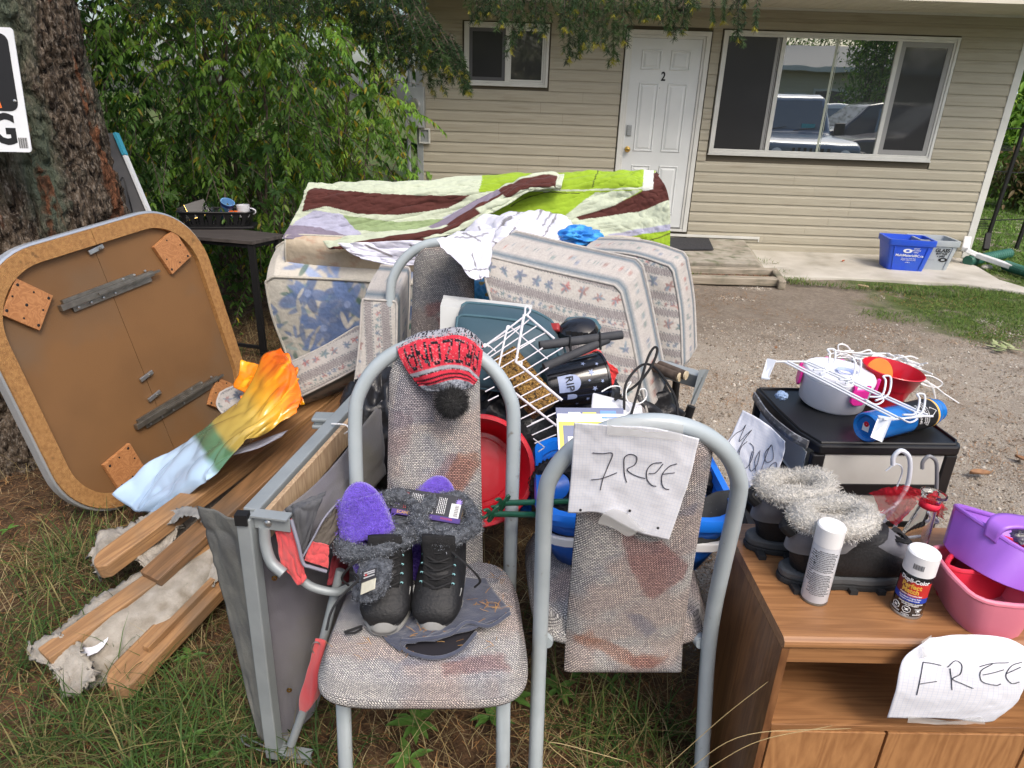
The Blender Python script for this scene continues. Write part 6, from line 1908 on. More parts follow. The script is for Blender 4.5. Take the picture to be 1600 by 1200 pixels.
def chair(label,loc,rz,seed,seat_pts,back_pts,backside_pts,tilt=0,hb=.30,wb=.024,dk=1,h0=.108):
 t = thing('chair',label,'chair',loc,(0,tilt,rz),group='grey metal chairs with woven seats')
 w = .198;r_ = .0178
 def q(z):
  return.20+(max(0,z-.45)**1.3)*.17+max(0,.45-z)*.16
 pts =[V((-w-.02*max(0,.5-z),q(z),z))for z in(0,.2,.4,.55,.7,.82)]
 for a in np.linspace(180,0,17)[1:-1]:
  z = .86+.20*math.sin(R(a));pts.append(V((w*math.cos(R(a))*(1 if abs(math.cos(R(a)))<.99 else 1),q(z),z)))
 pts+=[V((w+.02*max(0,.5-z),q(z),z))for z in(.82,.7,.55,.4,.2,0)]
 part('back_frame',MB().tube(path(pts,90),r_,16),M_tube,t,wl=0,sm=1)
 for sx in(-1,1):
  part('leg',MB().tube([V((sx*.185,-.185,0)),V((sx*.180,-.17,.2)),V((sx*.176,-.155,.40)),V((sx*.170,-.12,.428)),V((sx*.17,.15,.432)),V((sx*.185,.20,.435))],r_*.92,14),M_tube,t,wl=0,sm=1)
  part('foot_cap',MB().lathe([(.021,0),(.021,.025)],14,Matrix.Translation((sx*.185,-.185,0)),cap1=True),M_lgrey,t,wl=0)
 part('cross_bar',MB().tube([V((-.178,-.158,.385)),V((.178,-.158,.385))],.0105,12),M_tube,t,wl=0,sm=1)
 part('cross_bar',MB().tube([V((-.175,.13,.405)),V((.175,.13,.405))],.0095,12),M_tube,t,wl=0,sm=1)
 nu,nv = 150,150
 th_ = np.linspace(-1,1,nu);U,W = np.meshgrid(th_,np.linspace(-1,1,nv),indexing='ij')
 def sq(u,v,a,b,e=5.0):
  m = np.maximum(np.abs(u),np.abs(v))+1e-9
  l =(np.abs(u)**e+np.abs(v)**e)**(1/e)+1e-9
  k = m/l
  return u*k*a,v*k*b
 sx_,sy_ = sq(U,W,.222,.215)
 sx_ = sx_*(1-.06*(sy_/.215))
 d = np.maximum(np.abs(U),np.abs(W))
 zt = .487+.020*(1-d**4)-.032*sstep(.90,1.0,d)**2*1.0
 A = np.stack([sx_,sy_-.01,zt],-1)
 C = fabric_base(sx_,sy_,seed)
 for col,pp,k in seat_pts:blob(C,sx_,sy_,pp,col,k=k)
 seat = part('seat',grid_mb(A,C,((sx_+.3),(sy_+.3+zt*1.6))),M_weave,t,wl=0,sm='all')
 an = np.linspace(0,2*math.pi,121)
 cu_,cv_ = np.cos(an),np.sin(an);k = 1/np.maximum(np.abs(cu_),np.abs(cv_))
 bx,by = sq(cu_*k,cv_*k,.222,.215);bx = bx*(1-.06*(by/.215))
 prof =[(1.0,.455),(1.012,.448),(1.014,.438),(1.0,.430),(.9,.428),(.0,.428)]
 S = np.stack([np.stack([bx*s,by*s-.01,0*bx+z],-1)for s,z in prof],1)
 S[:,0,2] = .456
 part('seat_edge',grid_mb(S,fabric_base(S[...,0],S[...,1],seed),(np.repeat(an[:,None],len(prof),1)*.25,S[...,2])),M_weave,t,wl=0,sm='all')
 nu,nv = 90,170
 U,W = np.meshgrid(np.linspace(-1,1,nu),np.linspace(0,1,nv),indexing='ij')
 z = 1.045-W*(1.045-hb)
 hw = h0+wb*W
 topr = np.clip(1-W/.10,0,1)
 hwt = hw*(1-.35*topr**2)
 x = U*hwt
 yq = np.array([[q(b)for b in row]for row in z])
 ed = np.abs(U)**6;ew = np.clip(np.abs(2*W-1),0,1)**24
 thk = .027*(1-np.maximum(ed,ew))+.004
 for side,nm,pp_ in((-1,'backrest',back_pts),(1,'backrest_rear',backside_pts)):
  y = yq+side*thk-.004
  A = np.stack([x,y,z],-1)
  C = fabric_base(x,z,seed+5+side)
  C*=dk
  for col,pp,k in pp_:blob(C,x*(1 if side<0 else-1),z,pp,col,k=k)
  if side<0:A2,C2 = A,C
  else:A2,C2 = A[::-1],C[::-1]
  part(nm,grid_mb(A2,C2,(x+.5 if side<0 else(x+.5)[::-1],z)),M_weave,t,wl=0,sm='all')
 return t
RED,RUST,BLU,MAU,GRN =(.34,.14,.13),(.46,.22,.14),(.20,.23,.33),(.34,.22,.24),(.34,.40,.38)
c1 = chair('grey metal chair with woven seat carrying the black boots',(-.178,1.275,0),R(2.5),3,[(BLU,[(-.02,-.10),(.12,-.08),(.10,-.15),(-.05,-.17)],.5),(RED,[(.04,-.16),(.17,-.13),(.19,-.17),(.05,-.19)],.55),(BLU,[(-.20,-.0),(-.02,.02),(-.10,.12),(-.2,.12)],.35),(MAU,[(-.22,.0),(-.16,.18),(-.19,.2),(-.23,.05)],.6),(BLU,[(-.2,.2),(.2,.2),(.16,.1),(-.1,.12)],.45)],[(MAU,[(-.09,.58),(-.02,.59),(.07,.70),(.10,.78),(.04,.80),(-.03,.70)],.75),(RUST,[(.02,.72),(.06,.80),(.105,.80),(.11,.76),(.07,.70)],.75),(BLU,[(-.11,.86),(-.0,.88),(.0,.95),(-.08,1.0)],.5),(MAU,[(-.12,.78),(-.06,.80),(-.05,.90),(-.12,.90)],.4),(MAU,[(-.12,.50),(-.05,.52),(.0,.48),(-.05,.45),(-.12,.45)],.5),(GRN,[(.05,.62),(.12,.66),(.12,.60)],.5),(BLU,[(.02,.44),(.12,.5),(.12,.42)],.4)],[])
c2 = chair('grey metal chair turned away, with the FREE paper taped on its back',(.298,1.455,0),R(180.5),8,[(BLU,[(-.2,-.2),(.2,-.2),(.2,-.05),(-.2,-.1)],.4)],[],[(RED,[(-.04,.80),(.02,.77),(.05,.77),(.12,.69),(.11,.66),(.05,.60),(.03,.61),(-.02,.72)],.75),(BLU,[(.08,.86),(.11,.87),(.11,.84),(.07,.84)],.5),(BLU,[(-.01,.555),(.03,.55),(.07,.50),(.05,.48),(.01,.52)],.5),(RUST,[(-.12,.48),(-.05,.47),(.02,.43),(.10,.42),(.06,.39),(-.0,.40),(-.06,.44),(-.12,.455)],.7),(RUST,[(-.12,.47),(-.08,.50),(-.06,.46)],.5),(RED,[(.0,.43),(.10,.41),(.03,.38)],.4)],tilt=R(1.8),hb=.36,wb=.014,h0=.126)
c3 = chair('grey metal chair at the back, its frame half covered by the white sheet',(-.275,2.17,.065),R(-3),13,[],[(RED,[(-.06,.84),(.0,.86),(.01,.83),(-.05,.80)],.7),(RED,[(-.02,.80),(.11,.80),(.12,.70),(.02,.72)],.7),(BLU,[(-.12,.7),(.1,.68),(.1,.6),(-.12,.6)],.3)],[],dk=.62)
# =============================================================# --- ON THE FRONT CHAIR
M_knitr = None
def hairs(P,N,n,ln,w,cols,mt,name,parent,seed=1,spread=.6,wl=1):
 r = np.random.RandomState(seed);k = r.randint(len(P),size=n)
 p = P[k]+r.normal(size=(n,3))*.003;d = N[k]+r.normal(size=(n,3))*spread;d/=np.linalg.norm(d,axis=1,keepdims=True)
 s = np.cross(d,r.normal(size=(n,3)));s/=np.linalg.norm(s,axis=1,keepdims=True)
 L_ = ln*r.uniform(.6,1.3,(n,1))
 bend = r.normal(size=(n,3))*ln*.25
 Vv = np.stack([p-s*w,p+s*w,p+d*L_*.6+s*w*.7+bend*.4,p+d*L_*.6-s*w*.7+bend*.4,p+d*L_+bend],1).reshape(-1,3)
 b = 5*np.arange(n)[:,None]
 F_ = np.concatenate([(b+[0,1,2]),(b+[0,2,3]),(b+[3,2,4])],1).reshape(-1)
 C = np.repeat(np.array(cols)[r.randint(len(cols),size=n)]*r.uniform(.8,1.2,(n,1)),5,axis=0)
 if not wl:
  pass
 M = MOF[parent.name]
 if not wl:
  Vv =(np.array(M.to_3x3())@Vv.T).T+np.array(M.translation)
 return numpy_mesh(name,Vv,F_,3,C,mt,'','','stuff',parent)
M_fur = mat('fur',(1,1,1),(.9,.9,.9),rough=.9,scale=10,vcol=True,sheen=.3,spec=.2)
M_furc = mat('fur_core_dark',(.04,.045,.055),(.15,.165,.19),rough=1,scale=70,bump=1,bscale=200)
M_furw = mat('fur_core_white',(.60,.58,.54),(.50,.48,.44),rough=1,scale=30,bump=1,bscale=150)
M_leather = mat('black_leather',(.007,.007,.008),(.014,.014,.015),rough=.6,scale=20,bump=.25,bscale=160)
M_mesh = mat('black_fabric',(.007,.007,.008),(.013,.013,.014),rough=.85,scale=60,bump=.4,bscale=400)
M_rub = mat('grey_rubber',(.30,.30,.29),(.24,.24,.23),rough=.7,scale=30)
M_dkrub = mat('dark_rubber',(.016,.017,.018),(.03,.03,.031),rough=.75,scale=30)
M_lace = mat('black_lace',(.012,.012,.013),rough=.8)
def loft(secs,n=28,e=2.0):
 """secs: (y, z, pitch, rx, ry) rings; pitch 0 = vertical ring facing -y ... 90 = horizontal ring"""
 vs =[]
 for(y,z,pt,rx,ry)in secs:
  a0 = R(pt)
  for k in range(n):
   a = 2*math.pi*k/n
   cx_,cy_ = math.cos(a),math.sin(a)
   m =(abs(cx_)**e+abs(cy_)**e)**(-1/e)
   u,v = cx_*m*rx,cy_*m*ry
   vs.append(V((u,y-v*math.sin(a0),z+v*math.cos(a0))))
 fs =[]
 for i in range(len(secs)-1):
  for k in range(n):
   fs.append((i*n+k,i*n+(k+1)%n,(i+1)*n+(k+1)%n,(i+1)*n+k))
 fs.append(tuple(reversed(range(n))));fs.append(tuple((len(secs)-1)*n+k for k in range(n)))
 mb = MB();mb.add(vs,fs);return mb
def sole_outline(L_,W_,k=1.0):
 pts =[]
 for t in np.linspace(0,2*math.pi,40,endpoint=False):
  y = math.cos(t);x = math.sin(t)
  wy = 1-.16*math.exp(-((y-.1)**2)/.08)+(.0 if y<0 else-.10*y)
  pts.append((x*W_/2*wy*(abs(math.sin(t))**-.25 if abs(math.sin(t))>.05 else 1),y*L_/2))
 return pts
def boot_black(label,loc,rz,flap,mirror=1,seed=1):
 t = thing('winter_boot',label,'boot',loc,(0,0,rz),group='black fur lined boots')
 L_ = .255;hw = .048
 part('sole',MB().prism(sole_outline(L_,.098),0,.016),M_rub,t,wl=0,bevel=.004)
 part('foxing',MB().prism([(x*.98,y*.985)for x,y in sole_outline(L_,.098)],.0162,.030),M_dkrub,t,wl=0,bevel=.004)
 A = np.zeros((17,5,3));so = sole_outline(L_,.098)
 for i in range(17):
  a = math.pi+(i-8)/8*.62;k_ = 1.012
  x_ = math.sin(a)*.049*(abs(math.sin(a))**-.25 if abs(math.sin(a))>.05 else 1)*.86;y_ = math.cos(a)*L_/2
  hh_ = .022+.016*(1-abs(i-8)/8)**.35
  for j in range(5):v_ = j/4;A[i,j] =(x_*k_*(1-.08*v_*v_),y_*k_+.012*v_*v_,.010+hh_*v_)
 part('toe_patch',grid_mb(A),M_rub,t,wl=0,sm='all',solid=.003,off=0)
 secs =[(-.122,.036,12,.022,.012),(-.112,.046,14,.038,.026),(-.09,.052,14,.046,.036),(-.06,.060,22,.048,.046),(-.02,.068,36,.047,.068),(.02,.082,52,.045,.100),(.036,.112,72,.043,.084),(.038,.150,84,.043,.072),(.042,.175,88,.046,.070),(.044,.198,90,.050,.072)]
 part('upper',loft(secs,32,2.3),M_leather,t,wl=0,sm='all')
 part('tongue',loft([(-.070,.100,40,.026,.010),(-.05,.125,45,.028,.010),(-.034,.16,60,.030,.009),(-.034,.205,75,.032,.009),(-.038,.235,80,.031,.008)],20,3),M_mesh,t,wl=0,sm='all')
 mb = MB()
 for i in range(6):
  z = .082+i*.019;y = -.078+i*.0095
  mb.tube(path([V((-.026,y+.004,z-.004)),V((0,y-.012,z+.006)),V((.026,y+.004,z+.012))],8),.0026,6)
  mb.tube(path([V((.026,y+.004,z-.004)),V((0,y-.010,z+.005)),V((-.026,y+.004,z+.012))],8),.0026,6)
 mb.tube(path([V((mirror*.02,-.035,.19)),V((mirror*.055,-.06,.17)),V((mirror*.08,-.055,.12)),V((mirror*.07,-.05,.09))],16),.0025,6)
 part('lace',mb,M_lace,t,wl=0,sm=1)
 mb = MB()
 for i in range(5):
  for s_ in(-1,1):
   mb.lathe([(.0035,0),(.002,.003)],8,Matrix.Translation((s_*.030,-.075+i*.0115,.090+i*.019))@Matrix.Rotation(R(70),4,'X'))
 part('eyelet',mb,mat('teal_eyelet',(.25,.50,.52),rough=.4)if 'teal_eyelet' not in bpy.data.materials else bpy.data.materials['teal_eyelet'],t,wl=0,kind='stuff')
 an = np.linspace(math.pi*.98,math.pi*2.02,24)
 part('stitch_line',MB().tube([V((.045*math.cos(a),-.055+.055*math.sin(a),.070+.022*(1+math.sin(a))-.008))for a in an],.0012,5),M_rub,t,wl=0)
 cl = MB();Ps,Ns =[],[]
 nA,nB = 54,12
 A = np.zeros((nA+1,nB,3))
 for i in range(nA+1):
  a = i/nA*2*math.pi
  fl = flap(a)
  cx_,cy_ =(.048 if mirror>0 else.054)*math.cos(a),.044+.070*math.sin(a)
  out = np.array([math.cos(a),math.sin(a),0])
  for j in range(nB):
   b = j/(nB-1)*2*math.pi
   rad = .0145+.003*math.sin(a*5+seed)
   base = np.array([cx_,cy_,.207])+out*(fl[0])+np.array([0,0,fl[1]])
   A[i,j] = base+out*rad*math.cos(b)*1.0+np.array([0,0,1])*rad*1.7*math.sin(b)
 mbf = MB();mbf.grid(A);mbf.uv ={}
 col = part('fur_collar',mbf,M_furc,t,wl=0,sm='all')
 N = normals(A);cenr = A.mean(axis=1,keepdims=True);Nn = A-cenr;Nn/=np.linalg.norm(Nn,axis=2,keepdims=True)
 hairs(A.reshape(-1,3),Nn.reshape(-1,3),16000,.0036,.0004,[(.42,.45,.50),(.16,.18,.21),(.05,.055,.06),(.06,.065,.08),(.03,.03,.035)],M_fur,'fur',t,seed,wl=0)
 part('lining',loft([(.044,.12,90,.034,.052),(.044,.200,90,.044,.064)],24),M_furc,t,wl=0,sm='all')
 return t
zc = .516
p1,p2 = Pz(600,990,zc),Pz(682,984,zc)
def flapA(a):
 k = max(0,math.cos(a-R(200)))**1.2
 return(.004+.036*k,.026*max(0,math.sin(a))**.6-.035*k)
def flapB(a):
 k = max(0,math.cos(a-R(20)))**2
 return(.0+.010*k,.020*max(0,math.sin(a))+.004)
ba = boot_black('left black winter boot with wide open grey fur collar on chair seat',(p1.x-.008,p1.y+.118,zc),R(4),flapA,-1,1)
bb = boot_black('right black winter boot with upright tongue and grey fur collar on chair seat',(p2.x,p2.y+.108,zc),R(-3),flapB,1,2)
for b_ in(ba,bb):b_.scale =(1.2,1.0,.86)
cl_ = thing('boot_label_flap','grey fur flap with a cream and black care label folded out of the left boot','boot flap',Py(575,915,1.17))
A,X,Y_ = pxpatch([[(566,880,1.24),(590,872,1.24),(612,878,1.24)],[(556,912,1.19),(582,905,1.17),(608,905,1.20)],[(552,938,1.17),(578,940,1.15),(600,925,1.18)]],24,24)
part('fur_flap',grid_mb(A),M_furc,cl_,sm='all',solid=.012,off=0)
N = normals(A);hairs(A.reshape(-1,3),-N.reshape(-1,3),3500,.005,.0004,[(.42,.45,.50),(.20,.22,.26),(.07,.07,.08)],M_fur,'fur',cl_,4,spread=.8)
A,X,Y_ = pxpatch([[(567,894,1.185),(589,887,1.185)],[(563,930,1.135),(586,920,1.135)]],14,24)
C = np.zeros(A.shape);C[:] =(.55,.53,.42);C[:,:12] =(.03,.03,.035)
for k in(2,4,7):C[2:12,k] =(.6,.6,.6)
C[3:5,4:6] =(.5,.05,.05)
part('care_label',grid_mb(A,C),M_cloth,cl_,sm='all',solid=.001)
t = thing('trailing_lace','long black bootlace trailing over the left edge of the chair seat','lace',Py(555,930,1.2))
part('cord',MB().tube(path([Py(560,910,1.16),Py(548,895,1.18),Py(560,905,1.14),Py(535,930,1.12),Py(518,955,1.09),Py(510,985,1.06)],40),.0028,6),M_lace,t,sm=1)
part('lace_end',MB().tube(path([Pz(538,988,.512),Pz(552,983,.513),Pz(566,978,.513)],10),.003,6).tube(path([Pz(540,990,.512),Pz(556,988,.513),Pz(566,982,.513)],10),.0025,6),M_lace,t,sm=1)
def zpatch(rows,nu,nv):
 G = patch(rows,nu,nv);A = np.zeros_like(G)
 f0,cr,cu = np.array(FW),np.array(CR),np.array(CU)
 D = f0+cr*((G[...,0:1]-800)/FPX)+cu*((600-G[...,1:2])/FPX)
 A = np.array([0,0,CH])+D*((G[...,2:3]-CH)/D[...,2:3])
 return A,G[...,0],G[...,1]
M_gait = mat('slate_fleece',(.045,.052,.08),(.06,.068,.10),rough=.95,scale=30,sheen=.4,bump=.2,bscale=300)
gt = thing('neck_gaiter','slate blue fleece neck gaiter lying under the boots with fallen needles on it','neck gaiter',Pz(690,970,.5))
z0_ = .512
A,X,Y_ = zpatch([[(612,960,z0_),(660,930,z0_+.01),(700,905,z0_+.012),(758,902,z0_+.010)],[(600,985,z0_),(650,965,z0_+.01),(700,940,z0_+.012),(776,930,z0_+.015)],[(602,1000,z0_),(640,992,z0_+.015),(700,975,z0_+.02),(797,955,z0_+.02)],[(625,1018,z0_),(640,1005,z0_+.022),(690,998,z0_+.026),(770,972,z0_+.022),]],70,50)
part('upper_layer',grid_mb(wrinkle(A,.004,4,3,3)),M_gait,gt,sm='all',solid=.003)
A,X,Y_ = zpatch([[(630,1004,z0_+.004),(680,996,z0_+.006),(725,985,z0_+.004),(740,970,z0_+.004)],[(634,1018,z0_),(680,1020,z0_),(715,1010,z0_),(742,985,z0_)],[(645,1022,z0_-.002),(690,1026,z0_-.002),(722,1014,z0_-.002),(744,990,z0_-.002)]],50,20)
part('inner_lining',grid_mb(A),mat('black_fleece',(.014,.013,.018),rough=.95),gt,sm='all',solid=.002)
part('hem',MB().tube(path([Pz(628,1000,z0_+.02),Pz(650,1000,z0_+.026),Pz(700,992,z0_+.03),Pz(722,976,z0_+.03),Pz(735,972,z0_+.028),Pz(765,978,z0_+.024),Pz(797,958,z0_+.022)],60),.0045,8).tube(path([Pz(628,1000,z0_+.018),Pz(636,1018,z0_+.004),Pz(680,1028,z0_+.002),Pz(718,1016,z0_+.002),Pz(744,988,z0_+.01)],40),.0045,8),M_gait,gt,sm='all')
M_purp = mat('purple_plush',(.11,.05,.48),(.15,.08,.60),rough=.9,scale=60,bump=.8,bscale=300,sheen=.5)
def slipper(label,F):
 loc,rotq,_ = F.decompose()
 t = thing('slipper',label,'slipper',loc,rotq.to_euler(),group='purple plush slippers');t.scale =(1.2,1.1,1.1)
 out =[(.050*math.sin(a)*(1+.12*math.cos(a)),.125*math.cos(a))for a in np.linspace(0,2*math.pi,40,endpoint=False)]
 part('sole',MB().prism(out,0,.018),M_purp,t,wl=0,bevel=.007,seg=3,sm=1)
 A = np.zeros((24,14,3))
 for i in range(24):
  for j in range(14):
   u = -1+2*i/23;v = j/13
   y = .01+v*.085
   w = .054*math.sqrt(max(.05,1-(y/.135)**2))
   A[i,j] =(u*w,y,.016+.030*math.sqrt(max(0,1-u*u*.98))*(1-.25*v))
 part('strap',grid_mb(A),M_purp,t,wl=0,sm='all',solid=.006)
 P = A.reshape(-1,3);Nn = np.tile([0,0,1.0],(len(P),1))
 hairs(P,Nn,2500,.005,.0005,[(.14,.07,.58),(.10,.04,.42),(.22,.13,.75)],M_fur,'plush',t,3,wl=0,spread=.7)
 return t
slipper('purple plush slipper leaning at the left of the book',frame(Py(580,842,1.31),V((1,.10,.25)),V((-.18,.35,.9))))
slipper('purple plush slipper behind the book, only its toe showing',frame(Py(672,826,1.43),V((1,.05,-.2)),V((.1,.35,.9))))
bk_ = thing('paperback_book','thick paperback with black and purple back cover and barcode behind the boots','book',Py(670,815,1.36))
TL,TR2,BR2,BL = Py(624,765,1.415),Py(730,782,1.385),Py(722,836,1.345),Py(611,800,1.375)
ex,ey =(TR2-TL),(BL-TL)
w_,h_ = ex.length,.072
FB = frame(BL,ex,TL-BL)
nrm = FB.col[2].xyz
h2 =(TL-BL).length*1.06
M_cov = mat('book_black',(.035,.035,.04),rough=.35);M_pur = mat('book_purple',(.075,.04,.22),rough=.35);M_pg = mat('book_pages',(.55,.40,.25),(.45,.32,.2),rough=.9,scale=200,stretch=(1,1,30))
part('pages',MB().prism([(.002,.002),(w_-.003,.002),(w_-.003,h2),(.002,h2)],-.032,-.0012,FB),M_pg,bk_)
part('cover',MB().prism([(0,0),(w_,0),(w_,h2+.002),(0,h2+.002)],-.001,0,FB),M_cov,bk_)
part('spine',MB().prism([(0,-.002),(w_,-.002),(w_,.0),(0,.0)],-.033,0.0,FB),M_pur,bk_)
part('purple_band',MB().prism([(0,0),(w_,0),(w_,h2*.16),(0,h2*.16)],.0002,.0007,FB),M_pur,bk_)
M_gold = mat('gold_print',(.75,.45,.08),rough=.4);M_redp = mat('red_print',(.6,.05,.06),rough=.5);M_lil = mat('lilac_print',(.35,.25,.75),rough=.5)
part('barcode_label',MB().prism([(w_*.83,h2*.16),(w_*.965,h2*.16),(w_*.965,h2*.72),(w_*.83,h2*.72)],.0008,.0012,FB),M_white,bk_)
mb = MB()
for i in range(14):mb.prism([(w_*.885,h2*(.20+i*.034)),(w_*.945,h2*(.20+i*.034)),(w_*.945,h2*(.20+i*.034+.012+.008*(i%2))),(w_*.885,h2*(.20+i*.034+.012+.008*(i%2)))],.0013,.0016,FB)
part('barcode',mb,M_blk,bk_)
def bt(body,m_,x,y,s_,rot=0):text_part('lettering',body,m_,bk_,FB@Matrix.Translation((w_*x,h2*y,.0010))@Matrix.Rotation(R(rot),4,'Z'),s_,.0001,wl=1)
mb = MB()
r = random.Random(3)
for(x0_,x1_,m0)in((.155,.20,M_redp),(.245,.42,M_white),(.47,.55,M_white),(.64,.76,M_white)):
 mb = MB();x = x0_
 while x<x1_:
  y = .25
  while y<.88:
   l = r.uniform(.03,.09)
   mb.prism([(w_*x,h2*y),(w_*(x+.009),h2*y),(w_*(x+.009),h2*min(.9,y+l)),(w_*x,h2*min(.9,y+l))],.0002,.0005,FB);y+=l+.02
  x+=.026
 part('blurb',mb,m0,bk_,kind='stuff')
for(x,y,s_)in((.06,.55,.013),(.93,.80,.010)):
 mb = MB()
 n = 10;out =[((s_ if k%2==0 else s_*.4)*math.cos(k*math.pi/n*1.0),(s_ if k%2==0 else s_*.4)*math.sin(k*math.pi/n*1.0))for k in range(2*n)]
 mb.prism([(w_*x+a,h2*y+b)for a,b in out],.0003,.0008,FB)
 part('leaf_print',mb,M_lil,bk_)
bt('SCANDALOUS',M_gold,.27,.07,.010);bt('MYSTERIES',M_redp,.80,.07,.006);bt('GRAPHIC',M_white,.58,.42,.0065,90)
part('sun_mark',MB().prism([(w_*.48+.009*math.cos(a),h2*.08+.0035*math.sin(a))for a in np.linspace(0,6.28,16,endpoint=False)],.0008,.0012,FB),M_or,bk_)
r9 = np.random.RandomState(9);rg = np.random.RandomState(6)
pp =[]
for(x,y,sx,sy,n)in((765,945,22,14,26),(690,995,20,8,8),(640,1000,60,20,10),(760,900,40,18,12),(560,1005,30,15,5),(660,985,15,6,7),(730,1000,50,15,8)):
 for i in range(n):pp.append(tuple(Pz(x+r9.normal()*sx*.6,y+r9.normal()*sy*.6,.532 if 600<x<800 and 920<y<1000 else.512)))
P = np.array(pp);n = len(P)
o = sticks('fallen_needles','orange brown fallen needles scattered on the boot chair seat','needle litter',P,rg.uniform(.012,.028,n),rg.uniform(.0009,.0016,n),pal(n,[(.48,.25,.08),(.55,.32,.12),(.36,.18,.07)],3),4,tilt=.12,lift=.002)
t = thing('knitted_hat','red, black and grey knitted hat with black pompom hung over the chair back','hat',Py(690,580,1.5))
rows =[[(622,545,1.545),(655,528,1.56),(700,520,1.565),(735,528,1.56),(753,545,1.55)],[(628,560,1.515),(660,548,1.505),(700,542,1.505),(732,547,1.51),(752,562,1.52)],[(640,582,1.500),(668,575,1.485),(702,568,1.485),(730,572,1.49),(748,588,1.50)],[(655,600,1.492),(680,596,1.472),(704,590,1.472),(726,592,1.478),(740,600,1.488)],[(668,606,1.490),(688,611,1.468),(706,611,1.468),(724,607,1.475),(733,602,1.486)]]
A,X,Y_ = pxpatch(rows,170,130)
U,W = np.meshgrid(np.linspace(0,1,170),np.linspace(0,1,130),indexing='ij')
A = A+normals(A)*(.0012*np.sign(np.sin(U*6.283*42))*np.sign(np.sin(W*6.283*34))+.006*vnoise(U*5,W*2,4,2))[...,None]*-1
REDK,BLK,GRY =(.72,.05,.08),(.02,.02,.025),(.42,.42,.46)
C = np.zeros(A.shape);C[:] = REDK
rn_ = np.random.RandomState(4).rand(170//2+1,130//2+1)
mot = rn_[(np.arange(170)//2)[:,None],(np.arange(130)//2)[None]]
def band(a,b,col,alt=None,k=.5):
 m =(W>=a)&(W<b);C[m] = col
 if alt is not None:C[m&(mot>k)] = alt
band(0,.07,GRY,BLK,.7);band(.52,.575,GRY);band(.575,.60,BLK,GRY,.6);band(.60,.66,REDK);band(.66,.69,BLK);band(.69,.735,REDK);band(.735,.765,BLK);band(.765,.79,REDK);band(.79,1.01,(.12,.13,.16),(.40,.42,.47),.45)
GLY ={'A':['01110','10001','10001','11111','10001','10001'],'R':['11110','10001','11110','10100','10010','10001'],'I':['11111','00100','00100','00100','00100','11111'],'Z':['11111','00010','00100','01000','10000','11111'],'O':['01110','10001','10001','10001','10001','01110'],'N':['10001','11001','10101','10011','10001','10001']}
for k,L_ in enumerate('ARIZONA'[::-1]):
 u0 = .06+k*.128
 for i,row in enumerate(GLY[L_]):
  for j,c_ in enumerate(row):
   if c_=='1':
    ii,jj = 5-i,4-j
    m =(U>=u0+jj*.0215)&(U<u0+jj*.0215+.023)&(W>=.14+ii*.058)&(W<.14+ii*.058+.060)
    C[m] = BLK;C[m&(mot>.8)] =(.2,.2,.22)
C[(mot>.93)&(W<.52)] =(.82,.25,.27)
M_knit = mat('knit_wool',(1,1,1),(.8,.8,.8),rough=1,scale=300,vcol=True,bump=.6,bscale=900,bdist=.002,spec=.1)
part('hat_front',grid_mb(A,C),M_knit,t,sm='all',solid=.004)
B = A[:,:60].copy();B[...,1]+=.055;B[...,2]-=.004
part('hat_back',grid_mb(B[:,::-1],C[:,:60][:,::-1]),M_knit,t,sm='all',solid=.004)
top = np.stack([A[:,0]+np.array([0,.055,-.004])*s_+np.array([0,0,.006])*math.sin(math.pi*s_)for s_ in np.linspace(0,1,10)],1)
Ct = np.zeros(top.shape);Ct[:] = GRY;Ct[(mot[:,:10]>.6)] = BLK
part('hat_brim',grid_mb(top,Ct),M_knit,t,sm='all',solid=.003)
pc = np.array(Py(706,629,1.455))
r = np.random.RandomState(1);d = r.normal(size=(900,3));d/=np.linalg.norm(d,axis=1,keepdims=True)
part('pompom_core',MB().lathe([(.001,-.024),(.018,-.018),(.026,0),(.018,.018),(.001,.024)],16,Matrix.Translation(V(pc))),M_lace,t,sm='all')
hairs(pc+d*.020,d,9000,.019,.0006,[(.008,.008,.009),(.014,.014,.015),(.004,.004,.004)],M_fur,'pompom',t,5,spread=.35)
